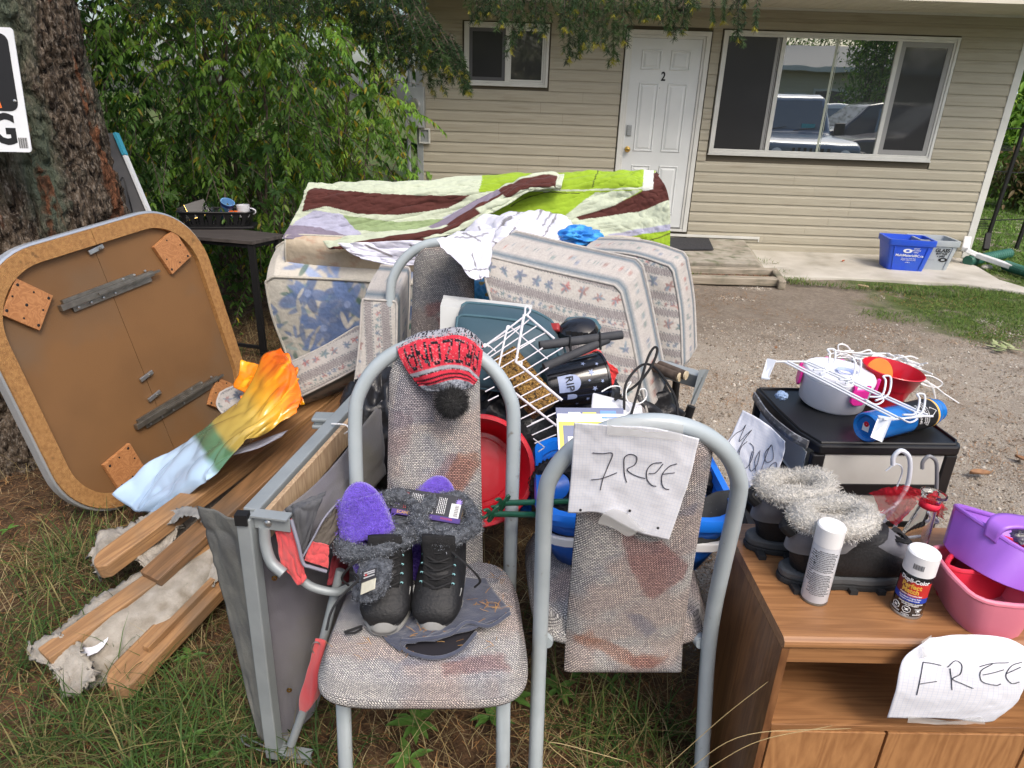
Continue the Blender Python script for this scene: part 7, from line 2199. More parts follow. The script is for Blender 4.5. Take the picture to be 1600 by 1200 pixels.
# =============================================================# --- FREE paper signs
M_ink = mat('pen_ink',(.03,.03,.05),rough=.6)
def grid_paper():
 m = bpy.data.materials.new('grid_paper');m.use_nodes = True
 nt = m.node_tree;L = nt.links.new;b = nt.nodes['Principled BSDF']
 tc = _n(nt,'ShaderNodeTexCoord')
 fac = None
 sp = _n(nt,'ShaderNodeSeparateXYZ');L(tc.outputs['UV'],sp.inputs[0])
 outs =[]
 for k in(0,1):
  ml = _n(nt,'ShaderNodeMath',operation='MULTIPLY');ml.inputs[1].default_value = 34;L(sp.outputs[k],ml.inputs[0])
  fr_ = _n(nt,'ShaderNodeMath',operation='FRACT');L(ml.outputs[0],fr_.inputs[0])
  lt = _n(nt,'ShaderNodeMath',operation='LESS_THAN');lt.inputs[1].default_value = .10;L(fr_.outputs[0],lt.inputs[0]);outs.append(lt.outputs[0])
 mx_ = _n(nt,'ShaderNodeMath',operation='MAXIMUM');L(outs[0],mx_.inputs[0]);L(outs[1],mx_.inputs[1])
 c = _n(nt,'ShaderNodeMix',data_type='RGBA');c.inputs[6].default_value =(.78,.79,.84,1);c.inputs[7].default_value =(.64,.68,.78,1);L(mx_.outputs[0],c.inputs[0])
 L(c.outputs[2],b.inputs['Base Color']);b.inputs['Roughness'].default_value = .75
 nz = _n(nt,'ShaderNodeTexNoise');nz.inputs['Scale'].default_value = 12;nz.inputs['Detail'].default_value = 5;L(tc.outputs['Object'],nz.inputs[0])
 bn = _n(nt,'ShaderNodeBump');bn.inputs['Strength'].default_value = .35;bn.inputs['Distance'].default_value = .01;L(nz.outputs[0],bn.inputs['Height']);L(bn.outputs[0],b.inputs['Normal'])
 return m
M_gp = grid_paper()
M_tape = mat('clear_tape',(.75,.76,.74),rough=.15,alpha=.35,coat=.5)
def surf_stroke(pts,yfun,r_=.0009,n=24):
 """pen stroke: px points put on the paper plane"""
 C_ = catmull([(x,y,0)for x,y in pts],np.linspace(0,1,n))
 return[yfun(x,y)for x,y,_ in C_]
def paper(name,label,rows,seed,strokes,amp=.004,ink_off=.0014,nu=60,nv=60,inkw=.0008):
 A,X,Y_ = pxpatch(rows,nu,nv)
 A = wrinkle(A,amp,3,3,seed,ridged=False)
 t = thing(name,label,'paper sign',tuple(A.mean(axis=(0,1))))
 part('sheet',grid_mb(A),M_gp,t,sm='all',solid=.0003)
 mb = MB();Xf,Yf,Af = X.ravel(),Y_.ravel(),A.reshape(-1,3)
 Nf = normals(A).reshape(-1,3);cam_ = np.array([0,0,CH])
 for s_ in strokes:
  C_ = catmull([(x,y,0)for x,y in s_],np.linspace(0,1,max(8,8*len(s_))))if len(s_)>2 else catmull([(x,y,0)for x,y in s_],np.linspace(0,1,14))
  pts =[]
  for x,y,_ in C_:
   d2 =(Xf-x)**2+(Yf-y)**2;k = np.argpartition(d2,4)[:4];w = 1/(d2[k]+.5);w/=w.sum()
   p =(Af[k]*w[:,None]).sum(0);
   dd = np.array(Py(x,y,1.0))-cam_;nn = Nf[k[0]];tt_ =((p-cam_)@nn)/(dd@nn);p = cam_+dd*tt_
   nn = nn if(nn@(cam_-p))>0 else-nn
   pts.append(tuple(p+nn*ink_off))
  mb.tube(pts,inkw,5)
 part('handwriting',mb,M_ink,t)
 return t
F1 =[[(925,706),(940,706),(957,708),(953,725),(946,745),(938,765)],[(924,750),(940,748),(965,738)],[(978,712),(976,735),(979,753)],[(974,716),(985,709),(995,714),(990,726),(980,733),(992,742),(1008,747)],[(1030,722),(1018,724),(1010,735),(1012,750),(1025,759)],[(1015,739),(1025,737),(1036,724),(1030,722)],[(1036,741),(1052,736)],[(1058,724),(1046,728),(1035,740),(1036,756),(1045,764)]]
F1 =[[(926,707),(942,708),(957,708),(950,728),(942,748),(938,765)],[(924,749),(940,747),(964,738)],[(975,730),(976,742),(979,753)],[(975,730),(976,714),(986,709),(995,714),(992,725),(980,733),(992,742),(1008,747)],[(1034,722),(1020,724),(1011,734),(1011,748),(1018,757),(1025,759)],[(1014,739),(1024,738),(1036,724)],[(1036,740),(1054,738)],[(1058,724),(1046,728),(1035,740),(1034,754),(1038,762),(1045,764)]]
pY = 1.185
free = paper('free_sign','graph paper sign with FREE written on it, taped to the turned chair back',[[(897,661,pY-.060),(960,665,pY-.068),(1025,668,pY-.068),(1093,686,pY-.060)],[(893,730,pY-.038),(955,733,pY-.046),(1018,742,pY-.046),(1074,758,pY-.038)],[(887,802,pY-.020),(940,802,pY-.026),(990,830,pY-.022),(1045,845,pY-.016)]],4,F1,nu=70,nv=60,inkw=.0009)
A,X,Y_ = pxpatch([[(948,652,pY-.068),(1005,654,pY-.070),(1068,664,pY-.070)],[(949,680,pY-.066),(1005,683,pY-.068),(1066,690,pY-.066)]],20,6)
part('tape',grid_mb(A),M_tape,free,sm='all')
A,X,Y_ = pxpatch([[(942,802,pY-.034),(960,795,pY-.036),(980,802,pY-.034)],[(935,818,pY-.030),(970,820,pY-.03),(1008,830,pY-.028)],[(955,822,pY-.028),(980,838,pY-.026),(1000,830,pY-.026)]],12,8)
part('tape',grid_mb(A),M_tape,free,sm='all')
mb = MB()
for(x,y)in((907,797),(984,798),(1028,825)):mb.lathe([(.0028,0),(.0028,.0006)],10,frame(Py(x,y,pY-.034),V((1,0,0)),V((0,.3,1))),cap1=True)
part('punch_holes',mb,M_blk,free)
# =============================================================# --- THE JUNK PILE BEHIND THE CHAIRS
def sheetobj(name,label,cat,rows,m,nu=40,nv=30,amp=.006,su=4,sv=4,seed=1,solid=.002,C=None,parent=None,ridged=True):
 A,X,Y_ = pxpatch(rows,nu,nv)
 if amp:A = wrinkle(A,amp,su,sv,seed,ridged)
 Cc = C(X,Y_)if C else None
 if parent:return part(name,grid_mb(A,Cc),m,parent,sm='all',solid=solid,label=label)
 return single(name,label,cat,grid_mb(A,Cc),m,sm='all',solid=solid)
def pmat(n,c,c2=None,**k):
 return mat(n,c,c2,**k)
M_wire = mat('white_wire',(.68,.66,.70),(.6,.58,.62),rough=.35,scale=40)
M_red = mat('red_plastic',(.62,.012,.03),(.55,.01,.025),rough=.3,coat=.3)
M_redc = mat('red_cloth',(.62,.03,.03),(.50,.02,.02),rough=.8,scale=30,sheen=.3)
M_fill = mat('dark_fill_plastic',(.012,.012,.014),(.02,.02,.022),rough=.35,scale=9,bump=.5,bscale=20,bdist=.02)
M_lb = mat('laundry_blue',(.01,.10,.48),(.015,.13,.55),rough=.35)
M_lb2 = mat('light_blue_rim',(.01,.17,.72),rough=.3)
for lab,px,py,y,rx,ry,rz,s in(('dark fill lump under the white wire rack',790,690,2.05,.20,.16,.20,3),('dark fill lump between the wire rack and the magazines',885,650,2.15,.20,.15,.20,6),('dark fill lump below the leaning seat cushion',960,700,2.3,.26,.16,.30,8),('dark fill lump behind the boot chair frame at left',600,700,1.95,.15,.18,.26,11),('dark fill lump at the foot of the pile behind the boot chair',700,720,2.15,.26,.16,.30,14)):
 bunch('dark_fill',lab,px,py,y,rx,ry,rz,[(.015,.015,.018)],s,M_fill,'bag',.22)  # dark lumps added as fill for the dark gaps in the pile
t = thing('board_box','pale grey board box standing behind the teal pillow','box',Py(760,520,2.3))
a,b,c,d = Py(688,478,2.12),Py(832,494,2.10),Py(828,620,2.0),Py(686,600,1.99)
n_ = V((0,.03,.005))
part('front_board',MB().hexa([d,c,c+n_,d+n_,a,b,b+n_,a+n_]),pmat('pale_board',(.50,.51,.50),(.44,.45,.44),rough=.7),t)
for k in(1,2):part('layer',MB().hexa([p+n_*(1.25*k)+V((0,0,-.004*k))for p in(d,c,c+n_*.8,d+n_*.8,a,b,b+n_*.8,a+n_*.8)]),bpy.data.materials['pale_board'],t)
M_teal = mat('teal_fabric',(.045,.10,.13),(.06,.13,.16),rough=.7,scale=12,bump=.2,bscale=80)
cushion('pillow','dark teal pillow behind the white wire rack','pillow',[[(716,492,2.05),(770,497,2.04),(825,506,2.02),(860,524,2.0)],[(712,540,1.99),(770,550,1.97),(840,565,1.98),(880,580,1.97)],[(714,600,1.93),(780,610,1.92),(840,618,1.94),(872,620,1.94)]],(.01,.07,.02),60,40,lambda X,Y_,U,W:np.zeros(X.shape+(3,))+np.array((.035,.075,.10)),(.035,.075,.10),M_satin,pipe=M_teal,bulge=.035)
t = thing('wire_rack','white wire rack folded into two panels lying over the bag','wire rack',Py(820,560,1.85))
def L3(a,b,k):return a+(b-a)*k
def RY(x,y):return Py(x,y,1.86-.0011*(y-490)+.0003*(x-820))
def Z6(a,b):return RY(740+a/6.667,480+b/6.667)
for a,b,c,d in((95,415,520,110),(130,400,510,180),(130,505,590,120),(160,525,665,190),(200,565,750,265),(270,640,470,520),(470,440,640,340),(490,570,720,425),(550,650,930,420),(640,720,780,630),(105,755,230,690),(340,765,530,670),(120,880,215,830),(370,860,620,735),(150,975,260,920),(405,975,710,820),(420,1080,810,895),(490,1165,900,965),(600,1215,900,1080),(380,200,770,540),(165,405,230,460)):
 part('bar',MB().tube([Z6(a,b),Z6(c,d)],.0019,6),M_wire,t)
for a,b,c,d in((823,667,875,642),(831,680,873,661),(835,693,869,679),(841,706,850,700),(833,685,851,699)):
 part('bar',MB().tube([RY(a,b),RY(c,d)],.0017,6),M_wire,t)
for pts,r_ in(([(545,80),(840,330)],.0036),([(525,80),(440,570),(920,970)],.0042),([(375,850),(875,1245)],.0034),([(350,215),(260,630)],.0028),([(110,420),(525,100)],.0026)):
 part('rail',MB().tube([Z6(*q)+V((0,-.004,.002))for q in pts],r_,8),M_wire,t,sm=1)
for q in([(535,90),(540,0),(570,-5),(590,30),(560,75)],[(105,410),(110,385),(130,385),(165,405)],[(345,220),(355,195),(380,200)],[(470,590),(475,565),(500,570),(495,610)]):
 part('hook',MB().tube(path([Z6(*p)+V((0,-.004,0))for p in q],14),.003,8),M_wire,t,sm=1)
M_spg = mat('sponge_yellow',(.42,.24,.06),(.30,.16,.045),rough=.9,scale=60,bump=1,bscale=110,tex='VORONOI',bdist=.02,col3=(.06,.035,.015),scale3=120,t3=(.56,.6))
t = thing('cork_block','yellow brown perforated block lying under the white wire rack','block',Py(820,600,1.9))
a,b = Py(784,556,1.90),Py(853,640,1.80)
part('block',MB().bar(a,b,.085,.055,(0,-.5,1)),M_spg,t,bevel=.006)
t = thing('black_bucket','shiny black bucket lying on its side, printed with RIP gravestones and stars','bucket',Py(900,600,1.95))
BO = frame(Py(848,605,1.93),Py(940,590,1.99)-Py(848,605,1.93),V((0,-.4,1)))
BO = BO@Matrix.Rotation(R(90),4,'Y')
M_gb = mat('gloss_black',(.012,.012,.014),rough=.15,coat=.4)
part('tub',MB().lathe([(.001,.0),(.060,0),(.064,.01),(.082,.185),(.086,.185),(.086,.192),(.079,.192),(.058,.006),(.001,.006)],40,BO),M_gb,t,sm=1)
M_pb = mat('pale_blue_print',(.28,.34,.52),rough=.5)
def on_b(a,z,k=1.002):rr_ =(.064+(.018)*(z-.01)/.175)*k;return BO@V((rr_*math.cos(a),rr_*math.sin(a),z))
cand = max(range(72),key=lambda i:-(on_b(i*R(5),.1)-V((0,0,CH))).length)
a0 = cand*R(5)
mb = MB()
def curved(mb,pts,k=1.03):
 vs =[on_b(a0+u,z,k)for u,z in pts];n = len(mb.v);mb.v+=[tuple(v)for v in vs];mb.f.append(tuple(range(n,n+len(vs))))
for w_,z0_,z1_,c_ in((.38,.03,.098,0),(.13,.055,.085,.62)):
 n0 = len(mb.v)
 for i in range(15):
  u_ =(i/7-1);zt2 = z1_-(z1_-z0_)*.4*(1-math.sqrt(max(0,1-u_*u_)))
  mb.v+=[tuple(on_b(a0+c_+u_*w_,z0_,1.02)),tuple(on_b(a0+c_+u_*w_,zt2,1.02))]
 mb.f+=[(n0+2*i,n0+2*i+2,n0+2*i+3,n0+2*i+1)for i in range(14)]
part('gravestone_print',mb,M_pb,t)
Fp = frame(on_b(a0,.063,1.06),on_b(a0+.1,.063)-on_b(a0-.1,.063),BO.to_3x3()@V((0,0,1)))
if Fp.col[2].xyz.dot(V((0,0,CH))-on_b(a0,.063))<0:Fp = frame(on_b(a0,.063,1.06),on_b(a0-.1,.063)-on_b(a0+.1,.063),BO.to_3x3()@V((0,0,1)))
text_part('lettering','RIP',M_blk,t,Fp,.034,.0003,wl=1)
mb = MB();r = random.Random(3)
for(u,z,s_)in((-.3,.135,.011),(.35,.14,.009),(.1,.165,.006),(-.75,.12,.008),(.8,.12,.007),(-.6,.16,.006),(.0,.125,.005),(1.1,.09,.006)):
 curved(mb,[(u+s_/.075*(1 if k%2==0 else.42)*math.cos(k*math.pi/5),z+s_*(1 if k%2==0 else.42)*math.sin(k*math.pi/5))for k in range(10)],1.02)
part('star_print',mb,M_pb,t,kind='stuff')
sheetobj('red_cloth','bright red cloth crumpled behind the black bucket','cloth',[[(858,588,2.02),(890,560,2.06),(925,540,2.08),(942,548,2.08),(948,568,2.06)],[(870,592,1.98),(905,575,2.0),(930,560,2.02),(945,565,2.03),(968,580,2.04)],[(895,600,1.98),(920,600,2.0),(940,600,2.02),(950,600,2.02),(955,610,2.02)]],M_redc,60,40,.016,4,4,5)
sheetobj('red_bar','dull red plastic bar behind the wire rack','bar',[[(834,512,2.1),(852,510,2.08),(876,510,2.06)],[(838,522,2.08),(852,522,2.06),(876,520,2.04)]],mat('dull_red',(.30,.03,.03),rough=.35),12,6,0,solid=.02)
t = thing('black_housing','scuffed glossy black plastic housing with teal back lying on the pipes','housing',Py(900,515,2.1))
part('shell',MB().lathe([(.001,.035),(.03,.032),(.055,.02),(.062,0),(.05,-.012),(.001,-.015)],24,Matrix.Translation(Py(903,518,2.05))@Matrix.Rotation(R(25),4,'X')@Matrix.Rotation(R(-12),4,'Y'),sx=1.05,sy=.8),M_gb,t,sm=1)
part('teal_back',MB().lathe([(.001,.03),(.05,.025),(.068,.0),(.06,-.02),(.001,-.02)],24,Matrix.Translation(Py(908,510,2.16)),sx=1.0,sy=.6),M_teal,t,sm=1)
mb = MB()
for k in range(4):mb.box(Py(888+9*k,520+1*k,1.99),(.016,.006,.012),Matrix.Rotation(.3,3,'Z'))
part('vent',mb,M_blk,t,kind='stuff')
M_foam = mat('foam_tube',(.035,.037,.042),(.05,.052,.058),rough=.75,scale=30)
t = thing('foam_tubes','two black foam covered tubes bound together with black cable ties','tube',Py(900,545,1.95))
p1,p2,p3,p4 = Py(843,540,1.88),Py(972,523,1.94),Py(850,574,1.84),Py(950,530,1.93)
part('tube',MB().tube([p1,p2],.0135,14),M_foam,t,sm=1);part('tube',MB().tube([p3,p4],.0130,14),M_foam,t,sm=1)
for k in(.36,.72):
 c = L3(p1,p2,k);part('cable_tie',MB().tube([c+V((0,.0155*math.cos(a),.0165*math.sin(a)))for a in np.linspace(0,6.28,16)],.003,6,closed=True).bar(c+V((0,-.016,-.0)),c+V((.004,-.022,-.03)),.006,.004),M_blk,t)
t = thing('router_box','white plastic router box with perforated end lying by the magazines','router',Py(970,640,1.62))
q =[Py(926,612,1.70),Py(1003,632,1.66),Py(1006,655,1.60),Py(922,650,1.60)]
part('case',MB().hexa([p-V((0,0,.03))for p in(q[3],q[2],q[1],q[0])]+[q[3],q[2],q[1],q[0]]),mat('white_plastic',(.70,.70,.72),(.64,.64,.66),rough=.35),t,bevel=.005)
mb = MB()
for i in range(7):
 for j in range(3):
  c = L3(L3(q[2],q[1],.15+j*.3),L3(q[2],q[1],.15+j*.3)+V((-.0,0,0)),0)+V((-.006*i-.004,0,.0006));mb.lathe([(.0014,0),(.0001,.0003)],6,Matrix.Translation(c))
part('vent_holes',mb,M_blk,t,kind='stuff')
t = thing('magazine','magazine with yellow and navy framed cover standing behind the FREE chair','magazine',Py(900,665,1.46))
F_ = frame(Py(872,690,1.44),Py(980,690,1.46)-Py(872,690,1.44),Py(884,640,1.50)-Py(872,690,1.44))
part('cover',MB().prism([(0,-.05),(.16,-.05),(.16,.058),(0,.058)],-.004,0,F_),mat('cover_white',(.6,.62,.66),rough=.3),t)
M_yel = mat('cover_yellow',(.55,.48,.03),rough=.35);M_nvy = mat('cover_navy',(.02,.05,.17),rough=.3)
part('yellow_frame',MB().prism([(.004,-.05),(.14,-.05),(.14,.050),(.004,.050)],.0005,.001,F_),M_yel,t)
part('navy_panel',MB().prism([(.014,-.05),(.13,-.05),(.13,.040),(.014,.040)],.0012,.0016,F_),M_nvy,t)
part('white_note',MB().prism([(.024,-.01),(.06,-.01),(.06,.012),(.024,.012)],.0018,.0022,F_),M_white,t)
for k,(dz,lab,cm)in enumerate(((.016,'white topped brochure with a strip of small photographs behind the yellow framed magazine','cover_white'),(.034,'navy edged picture book standing behind the other magazines','cover_navy'))):
 t2 = thing('magazine',lab,'magazine',Py(905,640,1.52+dz))
 F2 = F_@Matrix.Translation((.004,.022+.020*k,-.010-.012*k))
 part('cover',MB().prism([(0,-.05),(.17,-.05),(.17,.052),(0,.052)],-.004,0,F2),bpy.data.materials['cover_white']if k==0 else M_nvy,t2)
 part('photo_strip',MB().prism([(.03,.026),(.06,.026),(.06,.040),(.03,.040)],.0005,.001,F2),mat('photo_green',(.06,.14,.05),rough=.4)if k==0 else M_white,t2)
 part('photo_strip',MB().prism([(.066,.026),(.10,.026),(.10,.040),(.066,.040)],.0005,.001,F2),mat('photo_tan',(.42,.30,.18),rough=.4)if k==0 else M_yel,t2)
 part('photo_strip',MB().prism([(.11,.026),(.15,.026),(.15,.044),(.11,.044)],.0005,.001,F2),M_lb2,t2)
def wireobj(name,label,cat,paths,r_,m,n=6,y=None):
 t = thing(name,label,cat,Py(paths[0][0][0],paths[0][0][1],paths[0][0][2]))
 for p in paths:part('cable',MB().tube(path([Py(*q)for q in p],40),r_,n),m,t,sm=1)
 return t
wireobj('black_cable','stiff black cable looping up above the white router box','cable',[[(985,652,1.60),(1000,600,1.66),(1012,560,1.70),(1022,543,1.72),(1027,548,1.72),(1018,572,1.70),(996,600,1.68),(960,625,1.66)],[(975,640,1.62),(978,600,1.66),(1000,572,1.70),(1020,572,1.72),(1040,595,1.72),(1056,625,1.70),(1060,660,1.66)]],.0036,M_lace)
wireobj('white_earphones','thin white earphone cord tangled beside the black cable','cord',[[(972,618,1.66),(978,602,1.68),(986,597,1.68),(978,612,1.66),(982,628,1.64),(1000,630,1.64),(1010,620,1.66),(1008,608,1.66),(998,610,1.66),(992,622,1.64)],[(940,612,1.66),(955,604,1.68),(968,604,1.68),(972,610,1.68)],[(975,625,1.64),(985,640,1.62),(975,650,1.6)]],.0018,M_white)
t = thing('red_tub','large red plastic tub lying on its side behind the boot chair','tub',Py(750,740,1.75))
TBm = frame(Py(748,735,1.60),V((1,.12,.1)),V((-.05,.55,1)))@Matrix.Diagonal((.92,.92,.92,1))
part('bowl',MB().lathe([(.001,-.13),(.115,-.13),(.125,-.12),(.150,-.02),(.152,0),(.163,.0),(.166,-.006),(.160,-.008),(.156,-.025),(.130,-.13),(.001,-.138)],56,TBm),M_red,t,sm=1)
part('pour_lip',MB().bar(TBm@V((.10,.115,.002)),TBm@V((.135,.085,.002)),.02,.008),M_red,t,bevel=.003)
part('inner_ring',MB().tube([TBm@V((.10*math.cos(a),.10*math.sin(a),-.128))for a in np.linspace(0,6.28,40)],.002,6,closed=True),M_red,t)
lb = thing('laundry_basket','blue laundry basket with white band standing on the seat of the turned chair','basket',V((.32,1.58,.49)))
BM_ = Matrix.Translation((.325,1.60,.492))
def ring_(w,d,z,r_=.07):return[BM_@V((x,y,z))for x,y in per(w,d,r_,64)]
def shell(mb,rgs):
 n = 64;b0 = len(mb.v)
 for rg in rgs:mb.v+=[tuple(p)for p in rg]
 for i in range(len(rgs)-1):
  for k in range(n):mb.f.append((b0+i*n+k,b0+i*n+(k+1)%n,b0+(i+1)*n+(k+1)%n,b0+(i+1)*n+k))
 return mb
part('tub',shell(MB(),[ring_(.40,.30,0),ring_(.47,.38,.105),]),M_lb,lb,sm=1,solid=.003)
part('bottom',MB().prism(per(.40,.30,.07,40),0,.004,BM_),M_lb,lb)
part('white_band',shell(MB(),[ring_(.475,.385,.100),ring_(.492,.402,.104),ring_(.494,.404,.125),ring_(.478,.388,.128)]),M_white,lb,sm=1,solid=.002)
part('tub_upper',shell(MB(),[ring_(.47,.38,.129),ring_(.48,.39,.165)]),M_lb,lb,sm=1,solid=.003)
part('rim',shell(MB(),[ring_(.47,.38,.166),ring_(.505,.415,.166),ring_(.515,.425,.185),ring_(.505,.415,.198),ring_(.47,.38,.198),ring_(.465,.375,.17)]),M_lb2,lb,sm=1)
part('handle',MB().tube(path([Py(822,800,1.62),Py(822,755,1.70),Py(838,720,1.76),Py(866,700,1.80),Py(900,694,1.82)],24),.016,10,sq=.6),M_lb2,lb,sm=1)
part('handle',MB().tube(path([Py(1098,748,1.80),Py(1110,736,1.80),Py(1122,750,1.78),Py(1128,775,1.74)],24),.014,10,sq=.6),M_lb2,lb,sm=1)
M_tread = mat('black_tread',(.018,.018,.02),(.035,.035,.037),rough=.7,scale=12,bump=1,bscale=55,tex='VORONOI',bdist=.02)
for k,(cx_,cy_,y,s_,lab)in enumerate(((870,760,1.60,.075,'small black tyre at the left inside the blue laundry basket'),(1085,780,1.62,.085,'small black tyre at the right in the blue laundry basket'))):
 t = thing('tyre',lab,'tyre',Py(cx_,cy_,y));Fm = frame(Py(cx_,cy_,y),V((1,.2,0)),V((.1,.5,1)))
 part('rubber',MB().lathe([(s_*.55,-.02),(s_*.9,-.024),(s_,-.012),(s_,.012),(s_*.9,.024),(s_*.55,.02),(s_*.5,0),(s_*.55,-.02)],40,Fm),M_tread,t,sm=1)
 mb = MB()
 for i in range(40):
  a = i*6.283/40
  for zz_ in(-.008,.008):mb.box(Fm@V((s_*1.0*math.cos(a+zz_*4),s_*math.sin(a+zz_*4),zz_)),(.007,.006,.006),Fm.to_3x3()@Matrix.Rotation(a,3,'Z'))
 part('tread',mb,M_blk,t,kind='stuff')
bunch('black_bundle','black clothes bundle filling the blue laundry basket',975,830,1.62,.19,.13,.09,[(.02,.02,.022)],5,M_mesh,'clothes',.3)
M_dot = mat('dotted_rubber',(.02,.021,.022),(.03,.031,.032),rough=.8,scale=20,col3=(.35,.35,.35),scale3=210,t3=(.70,.74))
sheetobj('floor_mat','black dotted rubber mat hanging out of the laundry basket to the right','mat',[[(1082,790,1.46),(1115,770,1.50),(1150,765,1.54)],[(1080,820,1.42),(1120,815,1.44),(1166,812,1.47)],[(1085,850,1.40),(1125,845,1.42),(1168,836,1.44)]],M_dot,20,20,.003,solid=.004)
M_gr = mat('green_enamel',(.015,.09,.045),(.01,.06,.03),rough=.35,coat=.3,col3=(.30,.33,.28),scale3=60,t3=(.68,.72))
for k,(x0,y0,x1,y1,yy)in enumerate(((783,786,900,783,1.40),(765,803,890,805,1.36))):
 t = thing('green_rod',['upper','lower'][k]+' dark green metal rod with an open spanner shaped end poking past the chair frame','rod',Py(x0,y0,yy),group='green rods with spanner ends')
 a,b = Py(x0,y0,yy),Py(x1,y1,yy+.18);Fm = frame(a,b-a,V((0,-.3,1)))
 part('shaft',MB().tube([a+(b-a)*.03,b],.0075,12),M_gr,t,sm=1)
 out =[(-.004+.016*math.cos(R(an)),.016*math.sin(R(an)))for an in range(-140,141,14)][::-1]
 inn =[(-.004+.008*math.cos(R(an)),.008*math.sin(R(an)))for an in range(-125,126,14)]
 part('spanner_end',MB().prism([(x-.012,y)for x,y in inn+out],-.003,.003,Fm),M_gr,t,bevel=.001)
 part('cross_lug',MB().prism([(.004,.006),(.006,.022),(.012,.026),(.018,.022),(.020,.006),(.020,-.006),(.018,-.022),(.012,-.026),(.006,-.022),(.004,-.006)],-.0028,.0028,Fm),M_gr,t,bevel=.001)
bc = thing('folding_chair','black folding chair under and behind the striped cushions','chair',(.5,2.6,0))
part('seat',MB().box((.46,2.60,.545),(.34,.38,.03)),M_blk,bc,bevel=.01)
for a,b in(((.38,2.42,.53),(.36,2.36,0)),((.70,2.42,.53),(.58,2.38,.0)),((.72,2.78,.53),(.76,2.86,0)),((.32,2.78,.53),(.28,2.86,0))):part('leg',MB().tube([a,b],.017,12),M_blk,bc)
part('back_frame',MB().tube(path([(.74,2.80,.53),Py(1083,500,2.92),Py(1070,436,2.95),Py(1040,406,2.97),Py(1000,393,2.98),Py(960,391,3.0),(.24,3.0,.95),(.22,2.8,.53)],60),.012,10),M_blk,bc,sm=1)
t = thing('metal_beam','grey metal channel with flat end plate sticking out beneath the cushions','beam',Py(1080,590,2.3))
a,b = Py(1030,575,2.34),Py(1098,595,2.26)
part('channel',MB().bar(a,b,.035,.055,(0,-.3,1)),M_galv,t,bevel=.003)
part('end_plate',MB().hexa([Py(1104,577,2.26),Py(1108,578,2.28),Py(1086,632,2.20),Py(1080,632,2.18),Py(1092,582,2.24)+V((0,0,.01)),Py(1096,583,2.26)+V((0,0,.01)),Py(1084,632,2.22),Py(1079,630,2.2)]),M_galv,t)
M_dow = mat('sawn_end',(.62,.52,.35),(.52,.42,.27),rough=.8,scale=50)
for k,(x,y)in enumerate(((1063,590),(1073,587))):
 t = thing('branch_end',['left','right'][k]+' pale sawn branch end beside the grey metal channel','branch',Py(x,y,2.2),group='sawn branch ends')
 a = Py(x,y,2.2);part('bark',MB().tube([a+V((-.005,.004,0)),a+V((-.07,.12,-.01))],.0165,12),M_twig,t,sm=1)
 part('cut_face',MB().tube([a,a+V((-.005,.004,0))],.016,14),M_dow,t)
# =============================================================# --- STEEL FRAME WITH CANVAS, LEFT OF THE FRONT CHAIR
sf = thing('steel_frame','grey steel tube frame standing on edge with plywood strip and slack canvas, beside the planks','frame',Pz(430,1180,0))
T0,B0_ = Pz(386,812,.745),Pz(430,1178,.02)
T1 = Pz(606,572,.745);B1_ = V((T1.x,T1.y,.02))
dirf =(T1-T0).normalized()
part('post',MB().bar(B0_,T0+V((0,0,.012)),.034,.034,dirf),M_galv,sf,bevel=.003)
part('post',MB().bar(B1_,T1,.034,.034,dirf),M_galv,sf,bevel=.003)
part('top_rail',MB().bar(T0+dirf*.018,T1,.036,.034),M_galv,sf,bevel=.003)
part('bottom_rail',MB().bar(B0_+dirf*.018,B1_,.036,.034),M_galv,sf,bevel=.003)
sd2 = V((dirf.y,-dirf.x,0))
for P0_,nm in((T0,0),(B0_,1)):
 br_ = part('bracket',MB().bar(P0_+sd2*.017,P0_+sd2*.10,.004,.036),M_galv,sf,bevel=.001)
 part('bracket',MB().bar(P0_+sd2*.017+V((0,0,.02)),P0_+sd2*.10+V((0,0,.02)),.03,.004),M_galv,sf)
 part('bolt',MB().lathe([(.009,0),(.009,.002),(.006,.005),(.001,.006)],14,frame(P0_+sd2*.05-dirf*.003,sd2,V((0,0,1)))),M_steel,br_,sm=1)
part('end_cap',MB().box(T0+V((-.004,-.012,.012)),(.027,.022,.027)),M_blk,sf)
part('end_cap',MB().box(B0_+V((0,-.001,-.008)),(.027,.027,.02)),M_blk,sf)
M_plyg = wood('plywood_strip',(.50,.36,.22),(.34,.22,.13),ring=16,stretch=(9,9,1),bump=.1)
pa,pb = T0+sd2*.035+dirf*.02+V((0,0,-.0)),T1+sd2*.04+V((0,0,-.0))
part('plywood_strip',MB().bar(pa+V((0,0,-.02)),pb+V((0,0,-.02)),.012,.068),M_plyg,sf,bevel=.001)
part('hinge',MB().box(Pz(510,652,.75),(.075,.05,.012)).box(Pz(510,652,.75)+V((0,0,-.022)),(.075,.05,.012)).box(Pz(510,652,.75)+V((0,0,-.011)),(.06,.04,.012)),M_galv,sf,bevel=.004)
part('tie_cord',MB().tube(path([Pz(518,662,.77),Pz(540,664,.775),Pz(545,672,.76),Pz(538,678,.74)],14),.0022,6),M_white,sf)
part('wire_hook',MB().tube(path([Pz(418,1168,.03),Pz(390,1155,.03),Pz(378,1148,.03),Pz(380,1160,.03),Pz(400,1170,.02),Pz(420,1176,.02)],20),.002,6),M_steel,sf)
M_canv = mat('grey_canvas',(.115,.11,.13),(.16,.155,.165),rough=.8,scale=3.5,bump=.15,bscale=300,col3=(.14,.13,.10),scale3=3,t3=(.5,.7),sheen=.2)
M_canv2 = mat('dusty_canvas',(.17,.17,.15),(.11,.11,.105),rough=.85,scale=9,bump=.2,bscale=200,col3=(.24,.23,.19),scale3=7,t3=(.55,.72))
